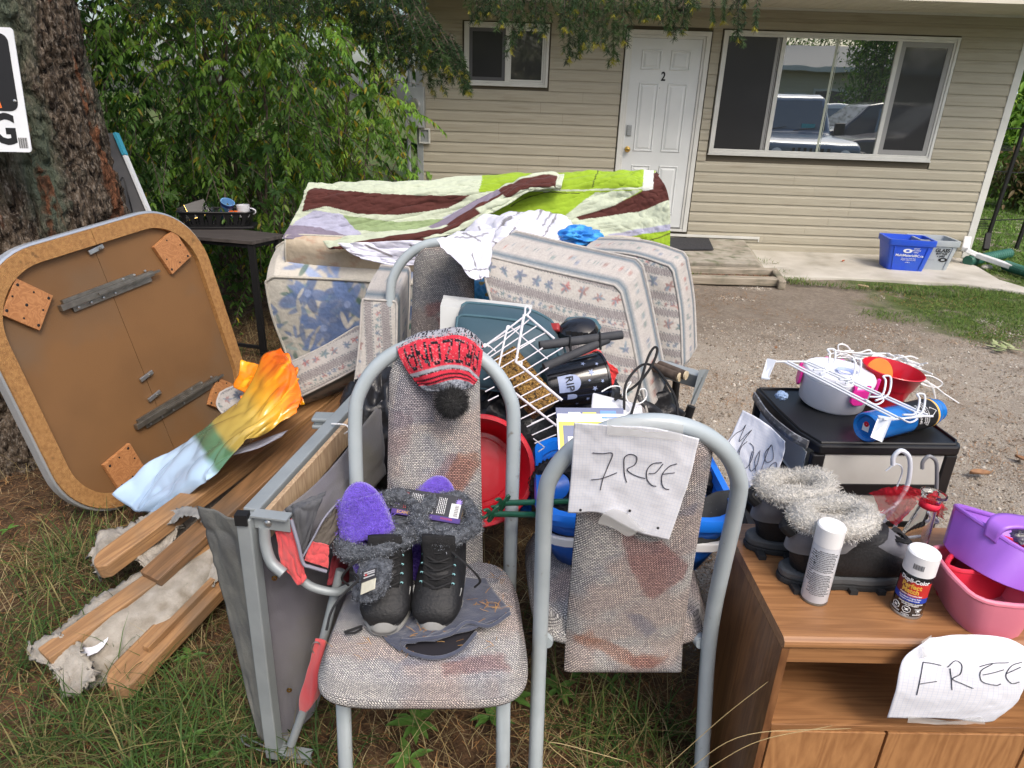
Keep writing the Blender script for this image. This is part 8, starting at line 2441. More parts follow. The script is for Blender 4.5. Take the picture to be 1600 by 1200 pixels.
sheetobj('canvas',None,'',[[(402,822,1.30),(470,800,1.38),(540,720,1.62),(600,640,1.88)],[(408,920,1.30),(480,900,1.37),(545,860,1.58),(600,800,1.8)],[(418,1040,1.295),(490,1020,1.35),(545,960,1.55),(600,900,1.75)],[(432,1165,1.29),(480,1130,1.33),(525,1050,1.5),(590,980,1.7)]],M_canv,60,60,.010,3,3,6,.002,parent=sf)
sheetobj('canvas_flap',None,'',[[(310,790,1.40),(345,802,1.33),(376,815,1.285)],[(330,870,1.37),(358,880,1.32),(386,890,1.275)],[(365,1000,1.33),(385,1010,1.30),(403,1015,1.27)],[(404,1150,1.28),(412,1160,1.272),(420,1165,1.265)]],M_canv2,24,60,.007,2,4,9,.002,parent=sf)
for(x,y,yy)in((429,903,1.285),(452,1078,1.285)):
 part('grommet',MB().lathe([(.007,0),(.006,.003),(.003,.003),(.003,0)],14,frame(Py(x,y,yy),V((1,.2,0)),V((0,0,1)))),M_brass,sf,sm=1)
cc_ = thing('camp_chair','folded camp chair with red and grey fabric and grey tubes stuffed into the steel frame','camp chair',Py(490,1000,1.25))
M_rf = mat('coral_red_fabric',(.55,.05,.06),(.62,.09,.09),rough=.8,scale=9,bump=.15,bscale=400,sheen=.3)
M_gf = mat('charcoal_fabric',(.06,.062,.068),(.09,.092,.10),rough=.8,scale=9,bump=.2,bscale=400)
M_brf = mat('brown_mesh_fabric',(.07,.058,.045),(.10,.085,.07),rough=.8,scale=9)
def cf(nm,rows,m,s,amp=.006,nu=30,nv=24):sheetobj(nm,None,'',rows,m,nu,nv,amp,3,3,s,.002,parent=cc_)
cf('grey_panel',[[(440,800,1.32),(500,750,1.44),(550,690,1.64),(596,625,1.86)],[(470,840,1.31),(520,790,1.43),(555,740,1.60),(600,690,1.76)],[(480,870,1.31),(525,850,1.42),(556,800,1.58),(602,740,1.72)]],M_canv,3)
cf('charcoal_edge',[[(445,795,1.27),(470,782,1.275),(510,768,1.30)],[(450,812,1.255),(470,800,1.255),(500,790,1.28)],[(455,830,1.25),(468,850,1.245),(475,870,1.245)]],M_gf,5)
cf('red_panel',[[(430,830,1.255),(443,822,1.25),(455,810,1.25)],[(435,865,1.245),(455,860,1.24),(465,850,1.24)],[(440,885,1.24),(462,890,1.235),(474,890,1.235)],[(462,908,1.235),(470,914,1.23),(477,905,1.23)]],M_rf,7)
cf('red_panel',[[(486,846,1.25),(500,848,1.25),(514,852,1.26)],[(475,876,1.24),(495,882,1.24),(513,888,1.25)]],M_rf,8,.003)
cf('brown_panel',[[(520,800,1.30),(535,782,1.34),(550,765,1.40)],[(500,825,1.27),(520,820,1.29),(545,810,1.33)],[(488,846,1.26),(502,850,1.26),(515,852,1.27)]],M_brf,9)
cf('dark_red_panel',[[(520,840,1.33),(540,810,1.36),(560,770,1.42)],[(518,880,1.31),(535,880,1.33),(550,860,1.38)],[(512,915,1.28),(530,912,1.30),(545,910,1.34)]],mat('dark_red_fabric',(.20,.02,.03),(.14,.015,.02),rough=.85,scale=8),11)
part('piping',MB().tube(path([Py(455,812,1.245),Py(466,850,1.232),Py(474,880,1.228),Py(486,886,1.228),Py(510,893,1.24)],30),.004,6).tube(path([Py(472,872,1.232),Py(490,840,1.25),Py(510,805,1.28),Py(545,768,1.38)],20),.0022,6),mat('grey_binding',(.22,.22,.27),rough=.8),cc_)
part('frame_tube',MB().tube(path([Py(413,822,1.25),Py(415,850,1.245),Py(424,878,1.235),Py(443,896,1.225)],20),.0125,12),M_galv,cc_,sm=1)
part('frame_tube',MB().tube(path([Py(470,905,1.25),Py(490,918,1.25),Py(525,925,1.26),Py(550,915,1.30)],20),.010,12),M_galv,cc_,sm=1)
part('frame_tube',MB().tube([Py(532,890,1.30),Py(505,1000,1.25),Py(478,1100,1.22),Py(455,1163,1.21)],.0105,12),M_galv,cc_,sm=1)
cf('red_sleeve',[[(494,997,1.235),(507,1000,1.225),(510,1003,1.24)],[(480,1050,1.22),(496,1055,1.205),(502,1050,1.23)],[(468,1090,1.215),(488,1098,1.20),(498,1085,1.225)],[(470,1120,1.215),(480,1112,1.21),(488,1095,1.22)]],M_rf,13,.003)
part('ring',MB().tube([Py(494+7*math.cos(a),1012+9*math.sin(a),1.225)for a in np.linspace(0,6.28,18)],.0016,6,closed=True),M_steel,cc_)
# =============================================================# --- RIGHT SIDE: cabinet and what stands on it
M_oak = wood('oak_laminate',(.36,.175,.072),(.22,.10,.04),ring=8,stretch=(1.1,13,13),rough=.38,bump=.06,coat=.1,c3=(.25,.12,.05))
M_oakv = wood('oak_laminate_upright',(.24,.11,.045),(.14,.06,.025),ring=8,stretch=(12,12,1.0),rough=.4,bump=.06,coat=.1)
M_oakd = wood('oak_doors',(.42,.21,.085),(.30,.14,.055),ring=8,stretch=(12,12,.9),rough=.4,bump=.06,coat=.1)
cb = thing('wooden_cabinet','oak laminate cabinet with open shelf and doors at the lower right, stacked with things','cabinet',(.996,1.248,0),(0,0,.023))
def cp(nm,mb,m,**k):return part(nm,mb,m,cb,wl=0,**k)
W2,D2,H_ = .45,.198,.658
A = MB();n = 6
prof =[(-D2+.012,H_-.026)]+[(-D2+.012+.012*math.cos(R(a))-.0,H_-.013+.013*math.sin(R(a)))for a in range(-120,-239,-24)]+[(-D2+.012,H_),(D2,H_),(D2,H_-.026)]
mb = MB();k = len(prof);mb.v =[(x,y,z)for x in(-W2,W2)for y,z in prof]
mb.f =[tuple(range(k)),tuple(reversed(range(k,2*k)))]+[(i,k+i,k+(i+1)%k,(i+1)%k)for i in range(k)]
cp('top',mb,M_oak)
for s_ in(-1,1):cp('side_panel',MB().box2((s_*W2,-D2+.006,0),(s_*(W2-.016),D2-.001,H_-.0265)),M_oakv,bevel=.001)
cp('top_rail',MB().box2((-W2+.0165,-D2+.008,H_-.062),(W2-.0165,-D2+.022,H_-.0268)),M_oak)
cp('back_panel',MB().box2((-W2+.0165,D2-.012,.02),(W2-.0165,D2-.006,H_-.027)),M_oakv)
cp('shelf',MB().box2((-W2+.0165,-D2+.006,.412),(W2-.0165,D2-.0125,.427)),M_oak,bevel=.001)
cp('bottom_board',MB().box2((-W2+.0165,-D2+.02,.05),(W2-.0165,D2-.0125,.065)),M_oak)
cp('door',MB().box2((-W2+.019,-D2+.004,.055),(-.208+.02,-D2+.018,.408)),M_oakd,bevel=.001)
cp('door',MB().box2((-.182+.0,-D2+.004,.055),(.12,-D2+.018,.408)),M_oakd,bevel=.001)
cp('door',MB().box2((.126,-D2+.004,.055),(W2-.019,-D2+.018,.408)),M_oakd,bevel=.001)
dt_ = thing('drawer_tower','black plastic drawer tower with translucent drawers behind the cabinet','drawer tower',(.932,1.703,0),(0,0,.048))
def dp(nm,mb,m,**k):return part(nm,mb,m,dt_,wl=0,**k)
w2,d2,h_ = .2,.18,.844
M_tr = mat('translucent_plastic',(.52,.56,.60),(.46,.50,.54),rough=.35,scale=6,spec=.5,trans=.35,ior=1.2)
M_trd = mat('translucent_drawer_front',(.60,.59,.55),(.46,.44,.40),rough=.3,scale=5,trans=.12,ior=1.2)
top =[(-w2,d2),(-w2-.0,d2*.2),(-w2+.008,-d2*.6),(-w2+.03,-d2),(w2-.01,-d2),(w2+.004,-d2+.02),(w2,d2)]
dp('lid',MB().prism(top,h_-.028,h_),M_bpl,bevel=.006)
dp('lid_rim',MB().tube([V((x*.96,y*.94,h_+.002))for x,y in top],.004,6,closed=True),M_bpl,sm=1)
for(x,y)in((-w2+.035,-d2+.012),(w2-.02,-d2+.015),(w2-.015,d2-.015),(-w2+.015,d2-.015)):dp('post',MB().box2((x-.016,y-.010,0),(x+.016,y+.010,h_-.0285)),M_bpl,bevel=.004)
for k in range(7):
 z1 = h_-.036-k*.112
 dp('shelf_frame',MB().box2((-w2+.052,-d2+.002,z1-.108),(w2-.038,-d2+.02,z1-.078)).box2((-w2+.002,-d2+.025,z1-.106),(-w2+.012,d2-.03,z1-.085)),M_bpl)
 dr_ = dp('drawer',MB().box2((-w2+.014,-d2+.03,z1-.080),(-w2+.017,d2-.03,z1)).box2((-w2+.0175,-d2+.03,z1-.080),(w2-.03,d2-.03,z1-.077)),M_tr)
 part('drawer_front',MB().box2((-w2+.053,-d2+.006,z1-.0775),(w2-.040,-d2+.010,z1+.006)),M_trd,dr_,wl=0)
part('scuff_tape',MB().tube(path([Pz(1178,618,h_-.01),Pz(1200,650,h_-.008),Pz(1235,680,h_-.008),Pz(1262,695,h_-.01)],20),.0045,6,sq=3),mat('shiny_tape',(.12,.12,.125),(.35,.35,.36),rough=.2,scale=60,lo=.55,hi=.7),dt_)
bunch('plastic_scrap','small crumpled clear blue plastic scrap on the drawer tower lid',1221,618,1.72,.016,.014,.012,[(.30,.42,.62)],4,M_satin,'plastic')
zl = h_+.002
lp_ = thing('lunch_pot','round white lunch pot with bright pink clips on the drawer tower','lunch box',Pz(1310,640,zl)+V((-.005,.045,0)),(R(2),R(3),0))
M_wp = mat('white_pot',(.80,.80,.86),(.74,.74,.80),rough=.3);M_pk = mat('hot_pink',(.82,.04,.34),rough=.35)
part('pot',MB().lathe([(.001,0),(.078,0),(.086,.008),(.094,.075),(.095,.078),(.095,.082)],48),M_wp,lp_,wl=0,sm=1)
part('lid',MB().lathe([(.096,.083),(.096,.094),(.090,.102),(.045,.106),(.040,.100),(.020,.099),(.001,.099)],48),M_wp,lp_,wl=0,sm=1)
for a in(-78,165,75,-10):
 Fm = Matrix.Rotation(R(a),4,'Z')@Matrix.Translation((.0985,0,.068))@Matrix.Rotation(R(90),4,'Y')
 part('clip',MB().prism([(-.032,-.026),(-.032,-.016),(-.020,-.015),(-.020,.015),(-.032,.016),(-.032,.026),(.016,.024),(.026,.012),(.026,-.012),(.016,-.024)],-.004,.004,Fm),M_pk,lp_,wl=0,bevel=.002)
part('vent_dimple',MB().lathe([(.024,.1066),(.016,.101)],20,Matrix.Translation((.01,-.01,0))),mat('pale_blue',(.35,.42,.70),rough=.3),lp_,wl=0)
rp = thing('red_flower_pot','red plastic plant pot with an orange disc inside, behind the white lunch pot','pot',V((1.058,1.80,zl)),(R(2),R(6),0))
part('pot',MB().lathe([(.001,0),(.050,0),(.058,.055),(.066,.058),(.080,.100),(.083,.102),(.081,.104),(.064,.060),(.050,.004),(.001,.004)],44),M_red,rp,wl=0,sm=1)
od = thing('orange_disc','flat orange brown disc standing in the red plant pot','disc',V((1.03,1.795,zl+.085)),(R(72),0,R(12)))
part('disc',MB().lathe([(.001,-.004),(.042,-.004),(.045,0),(.042,.004),(.001,.004)],36),mat('orange_brown',(.62,.22,.03),(.55,.17,.03),rough=.5,scale=14),od,wl=0,sm=1)
a,b = Pz(1352,668,zl+.042),Pz(1458,642,zl+.042)
Fg = frame(a,b-a,V((0,0,1)))@Matrix.Rotation(R(90),4,'Y');Lg =(b-a).length
gc = thing('gas_cylinder','blue torch gas cylinder lying on its side at the front of the drawer tower','gas cylinder',a)
M_bl = mat('gas_blue',(.01,.16,.52),(.01,.13,.45),rough=.25,coat=.5)
part('body',MB().lathe([(.028,.003),(.034,.0),(.038,.004),(.038,Lg-.02),(.036,Lg-.012),(.030,Lg)],40,Fg).lathe([(.001,.008),(.026,.008),(.028,.003)],40,Fg),M_bl,gc,sm=1)
part('black_label',MB().lathe([(.0384,Lg*.56),(.0384,Lg*.86)],40,Fg),M_blk,gc,sm=1)
part('gold_band',MB().lathe([(.0385,Lg*.865),(.0385,Lg*.89)],40,Fg),M_gold,gc)
part('collar',MB().lathe([(.030,Lg),(.030,Lg+.012),(.012,Lg+.014),(.010,Lg+.025),(.001,Lg+.025)],30,Fg),M_bl,gc,sm=1)
def cyl_text(body,m,par,Fr,rad,ang,z,size,rot=0,sx=1.0,bold=0,ext=.0002):
 """text bent round a cylinder"""
 o = text_part('lettering',body,m,par,Matrix.Rotation(R(rot),4,'Z'),size,ext,sx=sx,bold=bold)
 Mi = MOF[par.name].inverted()
 me = o.data
 for v in me.vertices:
  x,y,zz_ = v.co;an = ang+x/rad;r_ = rad+.0004+zz_
  v.co = Mi@(Fr@V((r_*math.cos(an),r_*math.sin(an),z+y)))
 return o
def face_ang(Fr,rad,z):return max((i*R(3)for i in range(120)),key=lambda a:-((Fr@V((rad*math.cos(a),rad*math.sin(a),z)))-V((0,0,CH))).length)
ag = face_ang(Fg,.038,Lg*.7)
cyl_text('FLAMMABLE\nGAS UNDER\nPRESSURE',M_white,gc,Fg,.0386,ag+.45,Lg*.62,.0075,90,space:=1.0)if False else None
for k,(s_,dz_,sz)in enumerate((('PROPANE',.60,.012),('DANGER EXTREME',.66,.0065),('EXTREMELY FLAMMABLE',.69,.006),('CONTENTS UNDER PRESSURE',.72,.0055))):cyl_text(s_,M_white,gc,Fg,.0386,ag,Lg*dz_,sz)
mb = MB()
for(x0,y0,x1,y1)in((-.012,-.007,.012,-.007),(.012,-.007,0,.012),(0,.012,-.012,-.007)):mb.tube([Fg@V((.039*math.cos(ag+x/.038+.0),.039*math.sin(ag+x/.038),Lg*.79+y))for x,y in((x0,y0),(x1,y1))],.0007,4)
part('warning_triangle',mb,M_white,gc)
mb = MB();part('sticker',MB().prism([(-.009,-.013),(.009,-.013),(.009,.006),(-.009,.006)],-.0004,-.0001,Fg@Matrix.Translation((.004,0,.0078))@Matrix.Rotation(R(0),4,'Z')),M_white,gc)
part('sticker_mark',MB().lathe([(.007,-.0008),(.001,-.0008)],16,Fg@Matrix.Translation((.004,.006,.0078))),M_red,gc)
M_wm = mat('white_metal',(.62,.65,.70),rough=.3,coat=.3)
rk = thing('hook_rack','white metal over-door hook rack lying across the lunch pot and the gas cylinder','hook rack',Pz(1290,600,.95))
za = .97
e1,e2 =[Py(1222,566,1.68),Py(1250,566,1.72)],[Py(1370,655,1.52),Py(1462,635,1.58)]
s0,s1 = Py(1225,565,1.66),Py(1400,655,1.50)
t0,t1 = Py(1255,565,1.72),Py(1445,650,1.54)
for(p,q)in((s0,s1),(s0+V((.012,.006,0)),s1+V((.012,.006,0))),(t0,t1),(t0+V((.012,.008,0)),t1+V((.012,.008,0)))):part('rod',MB().tube([p,q],.0026,8),M_wm,rk,sm=1)
part('rod',MB().tube([Py(1212,565,1.66),s0,t0,t0+V((.03,.01,-.004))],.0028,8),M_wm,rk,sm=1)
part('rod',MB().tube([Py(1380,655,1.48),s1,t1,t1+V((.02,.0,0))],.0028,8),M_wm,rk,sm=1)
def plate(p):
 pp =[Py(*q)for q in p];n_ = V((.003,.003,.001));return MB().hexa(pp+[v+n_ for v in pp])
part('end_plate',plate([(1190,588,1.64),(1200,592,1.63),(1212,564,1.66),(1198,561,1.68)]).bar(Py(1190,590,1.63),Py(1203,592,1.62),.012,.003),M_wm,rk)
part('end_plate',plate([(1360,683,1.46),(1378,691,1.45),(1393,655,1.48),(1372,651,1.50)]).bar(Py(1372,651,1.50),Py(1396,655,1.49),.012,.003),M_wm,rk)
for k,(x,y)in enumerate(((1285,570),(1325,585),(1372,612),(1425,640))):
 y0 = 1.70-.05*k
 w1 =[Py(x-14,y+8,y0-.03),Py(x+6,y+6,y0),Py(x+12,y-16,y0+.03),Py(x+8,y-24,y0+.04),Py(x+20,y-22,y0+.04),Py(x+16,y+4,y0),Py(x-4,y+14,y0-.03)]
 part('hook',MB().tube([V(p)for p in catmull([tuple(q)for q in w1],np.linspace(0,1,26))],.0026,8).tube(path([Py(x-20,y+12,y0-.05),Py(x-4,y+20,y0-.04),Py(x+8,y+14,y0-.02),Py(x+4,y+4,y0)],14),.0024,6),M_wm,rk,sm=1)
ct = thing('cable_tangle','tangle of thin white cable heaped behind the red plant pot','cable',Pz(1370,580,.9))
r = random.Random(14)
for k in range(24):
 pts =[]
 x,y = r.uniform(1300,1350),r.uniform(548,578);x2,y2 = r.uniform(1400,1455),r.uniform(566,598)
 n = 7
 for i in range(n):
  u = i/(n-1);pts.append(Py(x+(x2-x)*u+r.uniform(-12,12),y+(y2-y)*u-16*math.sin(math.pi*u)*r.random()+r.uniform(-6,6),1.93+r.uniform(-.06,.08)))
 part('cable',MB().tube(path(pts,40),.0023,5),M_white,ct)
for P_ in([(1335,580),(1318,560),(1310,545),(1312,538),(1325,542),(1340,565),(1352,580)],[(1420,590),(1445,602),(1465,605),(1472,598),(1455,588),(1430,585)],[(1425,590),(1455,600),(1475,615),(1498,630)],[(1415,590),(1450,598),(1462,625),(1466,650)],[(1418,588),(1455,602),(1460,630),(1457,640)],[(1330,570),(1343,560),(1340,572),(1355,580),(1390,575)]):
 part('cable',MB().tube(path([Py(x,y,1.90)for x,y in P_],40),.0023,5),M_white,ct)
mv = paper('moving_sign','crumpled graph paper with handwriting taped to the side of the drawer tower',[[(1160,640,1.72),(1195,660,1.64),(1228,690,1.54)],[(1142,680,1.68),(1182,710,1.60),(1222,715,1.53)],[(1132,700,1.66),(1175,745,1.58),(1212,745,1.53)],[(1158,755,1.60),(1180,775,1.55),(1190,790,1.53)]],8,[[(1134,708),(1140,690),(1150,678),(1160,672),(1166,664)],[(1166,664),(1158,682),(1156,690),(1166,680),(1175,672)],[(1175,672),(1162,690),(1153,708),(1152,724)],[(1168,690),(1158,700),(1155,718),(1160,730),(1168,730),(1176,715),(1178,700),(1172,692)],[(1176,705),(1172,722),(1174,736),(1184,725),(1188,704)],[(1186,706),(1180,722),(1184,748)],[(1205,697),(1196,708),(1198,722),(1208,718),(1208,703),(1204,697),(1190,735),(1188,755)],[(1200,732),(1194,745),(1206,726),(1214,724),(1210,740),(1198,760)]],.006,nu=50,nv=50)
fy = Pz(1480,1010,.658).y-.012
fr2 = paper('free_sign','graph paper sign with FREE written on it, taped to the front of the wooden cabinet',[[(1452,996,fy+.012),(1500,992,fy+.016),(1570,996,fy+.016),(1625,1025,fy+.01)],[(1412,1030,fy-.004),(1500,1040,fy-.008),(1580,1050,fy-.006),(1615,1045,fy-.002)],[(1398,1080,fy-.01),(1490,1090,fy-.014),(1580,1095,fy-.01),(1592,1090,fy-.006)],[(1386,1122,fy-.004),(1470,1122,fy-.008),(1540,1128,fy-.006),(1562,1118,fy-.002)]],12,[[(1442,1034),(1437,1062),(1432,1085)],[(1442,1034),(1456,1036),(1470,1039)],[(1437,1068),(1450,1066),(1463,1064)],[(1484,1044),(1486,1060),(1487,1077)],[(1480,1042),(1492,1032),(1502,1038),(1500,1052),(1488,1060),(1504,1068),(1520,1075)],[(1575,1035),(1550,1036),(1530,1041)],[(1550,1037),(1532,1048),(1534,1064),(1555,1070),(1563,1068)],[(1535,1054),(1550,1051),(1568,1046)],[(1596,1034),(1580,1040),(1571,1055),(1580,1067),(1592,1065)],[(1572,1052),(1594,1042)]],.004)
A,X,Y_ = pxpatch([[(1420,1120,fy-.012),(1480,1126,fy-.014),(1535,1120,fy-.014)],[(1418,1130,fy-.012),(1480,1133,fy-.014),(1540,1132,fy-.014)]],16,5);part('tape',grid_mb(wrinkle(A,.003,3,2,3)),M_tape,fr2,sm='all')
A,X,Y_ = pxpatch([[(1440,1002,fy-.004),(1456,992,fy)],[(1442,1028,fy-.008),(1452,1028,fy-.008)]],6,8);part('tape',grid_mb(A),M_tape,fr2)
zt_ = .6585
M_gsu = mat('grey_suede',(.10,.10,.115),(.14,.14,.155),rough=.9,scale=30,sheen=.3)
def boot_white(label,loc,rz,seed):
 t = thing('snow_boot',label,'boot',loc,(0,0,rz),group='snow boots with cream fur collars')
 part('sole',MB().prism(sole_outline(.25,.092),.0,.014),M_dkrub,t,wl=0,bevel=.003)
 mb = MB()
 for i in range(9):mb.box((.036*(1 if i%2 else-1),-.105+i*.026,.004),(.03,.014,.012))
 part('tread',mb,M_dkrub,t,wl=0,kind='stuff')
 part('midsole',MB().prism([(x*1.01,y*.99)for x,y in sole_outline(.25,.092)],.0142,.034),mat('midsole_grey',(.07,.075,.08),rough=.6)if 'midsole_grey' not in bpy.data.materials else bpy.data.materials['midsole_grey'],t,wl=0,bevel=.005)
 secs =[(-.118,.038,12,.020,.010),(-.106,.050,14,.036,.026),(-.085,.056,14,.043,.034),(-.055,.062,24,.046,.046),(-.015,.070,38,.045,.068),(.022,.082,54,.043,.098),(.036,.110,74,.041,.082),(.04,.140,86,.042,.072)]
 part('upper',loft(secs,32,2.3),M_leather,t,wl=0,sm='all')
 part('suede_panel',loft([(.045,.095,80,.0425,.079),(.047,.128,88,.0445,.070),(.048,.142,90,.0455,.068)],28,2.2),M_gsu,t,wl=0,sm='all')
 part('vamp',loft([(-.104,.064,60,.022,.014),(-.09,.076,60,.034,.024),(-.065,.094,62,.038,.030),(-.035,.116,66,.038,.034)],24),M_gsu,t,wl=0,sm='all')
 part('pull_tab',MB().tube(path([V((-.012,.118,.12)),V((0,.132,.135)),V((.012,.118,.15))],10),.006,8,sq=2),M_blk,t,wl=0)
 mb = MB()
 for i in range(4):mb.tube(path([V((-.03,-.085+i*.016,.082+i*.012)),V((0,-.10+i*.016,.098+i*.012)),V((.03,-.085+i*.016,.084+i*.012))],8),.003,6)
 rr_ = random.Random(seed)
 for i in range(5):mb.tube(path([V((rr_.uniform(-.02,.02),-.06,.118)),V((rr_.uniform(-.04,.04),-.08,.125)),V((rr_.uniform(-.04,.04),-.095-rr_.random()*.02,.10)),V((rr_.uniform(-.03,.03),-.075,.10))],14),.0028,6)
 part('lace',mb,M_lace,t,wl=0,sm=1)
 A = np.zeros((55,14,3))
 for i in range(55):
  a = i/54*2*math.pi;out = np.array([math.cos(a),math.sin(a),0]);rad = .018+.003*math.sin(a*3+seed);fl = max(0,-math.sin(a))**1.5
  base = np.array([.037*math.cos(a),.052+.048*math.sin(a),.156])+out*(.004+.012*fl)+np.array([0,0,.012*fl])
  for j in range(14):b = j/13*6.2832;A[i,j] = base+out*rad*math.cos(b)+np.array([0,0,1])*rad*1.15*math.sin(b)
 mbf = MB();mbf.grid(A);mbf.uv ={};part('fur_collar',mbf,M_furw,t,wl=0,sm='all')
 Nn = A-A.mean(axis=1,keepdims=True);Nn/=np.linalg.norm(Nn,axis=2,keepdims=True)
 hairs(A.reshape(-1,3),Nn.reshape(-1,3),18000,.0050,.0004,[(.60,.58,.53),(.52,.50,.46),(.66,.64,.60)],M_fur,'fur',t,seed,wl=0,spread=.38)
 part('lining',loft([(.045,.09,90,.03,.05),(.045,.155,90,.036,.056)],24),M_furw,t,wl=0,sm='all')
 t.scale =(1.06,1.17,1.02)
pb = Pz(1248,918,zt_)
boot_white('front cream fur snow boot with its laced toe pointing right on the cabinet',(pb.x+.108,pb.y+.035,zt_),R(92),3)
boot_white('rear cream fur snow boot with heel at the left edge of the cabinet',(pb.x+.070,pb.y+.150,zt_),R(92),5)
def can(name,label,px,py,h,rad,tilt,bodym):
 p = Pz(px,py,zt_);t = thing(name,label,'spray can',p,(0,0,0))
 return t,Matrix.Translation(p)
t,Fc = can('spray_can','plain white spray can with small black printed text on the cabinet',1280,945,.2,.0,0,None)
Fc = Fc@Matrix.Translation((-.003,.022,0));rc = .027
M_cw = mat('can_white',(.68,.70,.74),(.62,.64,.68),rough=.3)
part('body',MB().lathe([(.001,.002),(rc-.002,.002),(rc,.006),(rc,.142)],40,Fc),M_cw,t,sm=1)
part('base_ring',MB().lathe([(rc+.0004,0),(rc+.001,.003),(rc,.006)],40,Fc),M_tin,t)
part('cap',MB().lathe([(rc+.0006,.1425),(rc+.0006,.182),(rc-.002,.185),(.001,.185)],40,Fc),mat('cap_white',(.80,.80,.80),rough=.35),t,sm=1)
fa = face_ang(Fc,rc,.08)
r = random.Random(2);W_ = 'contents under pressure keep away from heat use only in a ventilated area shake well before use hold upright spray from a distance of thirty centimetres wash hands protect eyes do not puncture store below fifty degrees'.split()
for k in range(26):
 if k==12:continue
 s_ = ' '.join(r.sample(W_,6))[:40]
 cyl_text(s_,M_blk,t,Fc,rc,fa+.18,.132-k*.0042,.0033,sx=.86)
for k in range(14):cyl_text(' '.join(r.sample(W_,2))[:14],M_blk,t,Fc,rc,fa-.75,.128-k*.0055,.0034,sx=.8)
t,Fc = can('spray_can','Dupli-Color Perfect Match spray can with white cap on the cabinet',1425,965,.2,0,0,None)
Fc = Fc@Matrix.Translation((0,.024,0));rc = .0295
part('body',MB().lathe([(.001,.002),(rc-.002,.002),(rc,.006),(rc,.098),(rc-.004,.104)],44,Fc),M_gb,t,sm=1)
part('base_ring',MB().lathe([(rc+.0004,0),(rc+.001,.003),(rc,.006)],40,Fc),M_steel,t)
part('cap',MB().lathe([(rc-.004,.101),(rc+.0008,.1025),(rc+.0008,.146),(rc-.002,.149),(.001,.149)],44,Fc),bpy.data.materials['cap_white'],t,sm=1)
fa = face_ang(Fc,rc,.06)
def arc_band(z0,z1,a0,a1,k,sl=0.0):
 mb = MB();n = 24;vs =[]
 for i in range(n+1):
  a = fa+a0+(a1-a0)*i/n;s_ = sl*(i/n-.5);q = rc+k
  mb.v+=[tuple(Fc@V((q*math.cos(a),q*math.sin(a),z0+s_))),tuple(Fc@V((q*math.cos(a),q*math.sin(a),z1+s_)))]
 mb.f =[(2*i,2*i+2,2*i+3,2*i+1)for i in range(n)];return mb
part('red_panel',arc_band(.052,.088,-.2,1.25,.0002),mat('label_red',(.55,.035,.03),rough=.35),t,sm=1);part('maroon_panel',arc_band(.052,.088,-1.25,-.2,.0002),mat('label_maroon',(.20,.03,.03),rough=.35),t,sm=1)
part('blue_panel',arc_band(.040,.053,-1.3,1.3,.0004),mat('label_blue',(.02,.06,.42),rough=.35),t,sm=1)
for s_,m_,z_,sz,sx_,bo,da in(('Dupli-Color',M_white,.090,.0125,.9,.0004,0),('Perfect',M_gold,.077,.0145,.9,.0005,-.1),('Match',M_gold,.0655,.0145,.9,.0005,-.1),('Premium Automotive Paint',M_white,.0565,.0045,.85,.0001,0),('Exact-Match Original Finish',M_white,.0495,.0045,.85,.0001,0),('Peinture originale exacte',M_white,.0445,.0045,.85,.0001,0),('DANGER EXTREMELY FLAMMABLE',M_white,.0365,.0036,.85,.0001,.15),('DANGER EXTREMEMENT',M_white,.0325,.0034,.85,.0001,.15),('POISON',M_white,.009,.0045,.9,.0001,0),('EXPLOSIVE',M_white,.011,.004,.9,.0001,.75),('INFLAMMABLE',M_white,.011,.004,.8,.0001,-.75),('227 g',M_white,.0055,.003,.9,.0001,0)):
 cyl_text(s_,m_,t,Fc,rc,fa+da,z_,sz,sx=sx_,bold=bo)
for k,(da,n)in enumerate(((-.72,8),(0,8),(.72,3))):
 rr_ = .0078;mb = MB();o_ = R(22.5)if n==8 else R(-90)
 def pt(a,s_):return Fc@V(((rc+.0009)*math.cos(fa+da+s_*math.cos(a)/rc),(rc+.0009)*math.sin(fa+da+s_*math.cos(a)/rc),.0215+s_*math.sin(a)))
 pts =[pt(o_+i*6.2832/n,rr_)for i in range(n)]
 part('hazard_symbol',mb.tube(pts,.0006,5,closed=True),M_white,t)
 mb = MB();c_ = pt(0,0)
 mb.lathe([(.0026,0),(.0022,.0006),(.0001,.0008)],10,frame(c_,pt(0,.002)-c_,V((0,0,1))));mb.tube([pt(R(215),.005),pt(R(35),.005)],.0005,4);mb.tube([pt(R(325),.005),pt(R(145),.005)],.0005,4)
 part('hazard_symbol',mb,M_white,t)
mb = MB()
for i in range(13):a = -.35+i*.05;q = arc_band(.118,.130,a,a+.022+.01*(i%3==0),.0011);mb.add([V(v)for v in q.v[::2*24]]+[],[])if False else mb.add([V(q.v[0]),V(q.v[-2]),V(q.v[-1]),V(q.v[1])],[(0,1,2,3)])
part('barcode',mb,M_blk,t)
vz = thing('glass_vase','tall clear glass vase with red ribbon round its neck behind the spray can','vase',Pz(1412,900,zt_)+V((.012,.03,0)),(R(-2),R(7),0))
part('vase',MB().lathe([(.001,.002),(.036,.002),(.037,.010),(.030,.03),(.030,.07),(.022,.13),(.018,.165),(.020,.185),(.027,.192),(.027,.197),(.024,.197),(.016,.183),(.014,.165),(.018,.13),(.026,.07),(.026,.03),(.030,.012),(.001,.010)],32),M_glass,vz,wl=0,sm=1)
M_tul = mat('red_tulle',(.75,.02,.04),rough=.7,alpha=.42,translucent=.3)
rb = thing('red_tulle','sheer red tulle ribbon gathered round the vase neck and spread over the hangers','ribbon',Py(1430,790,1.28))
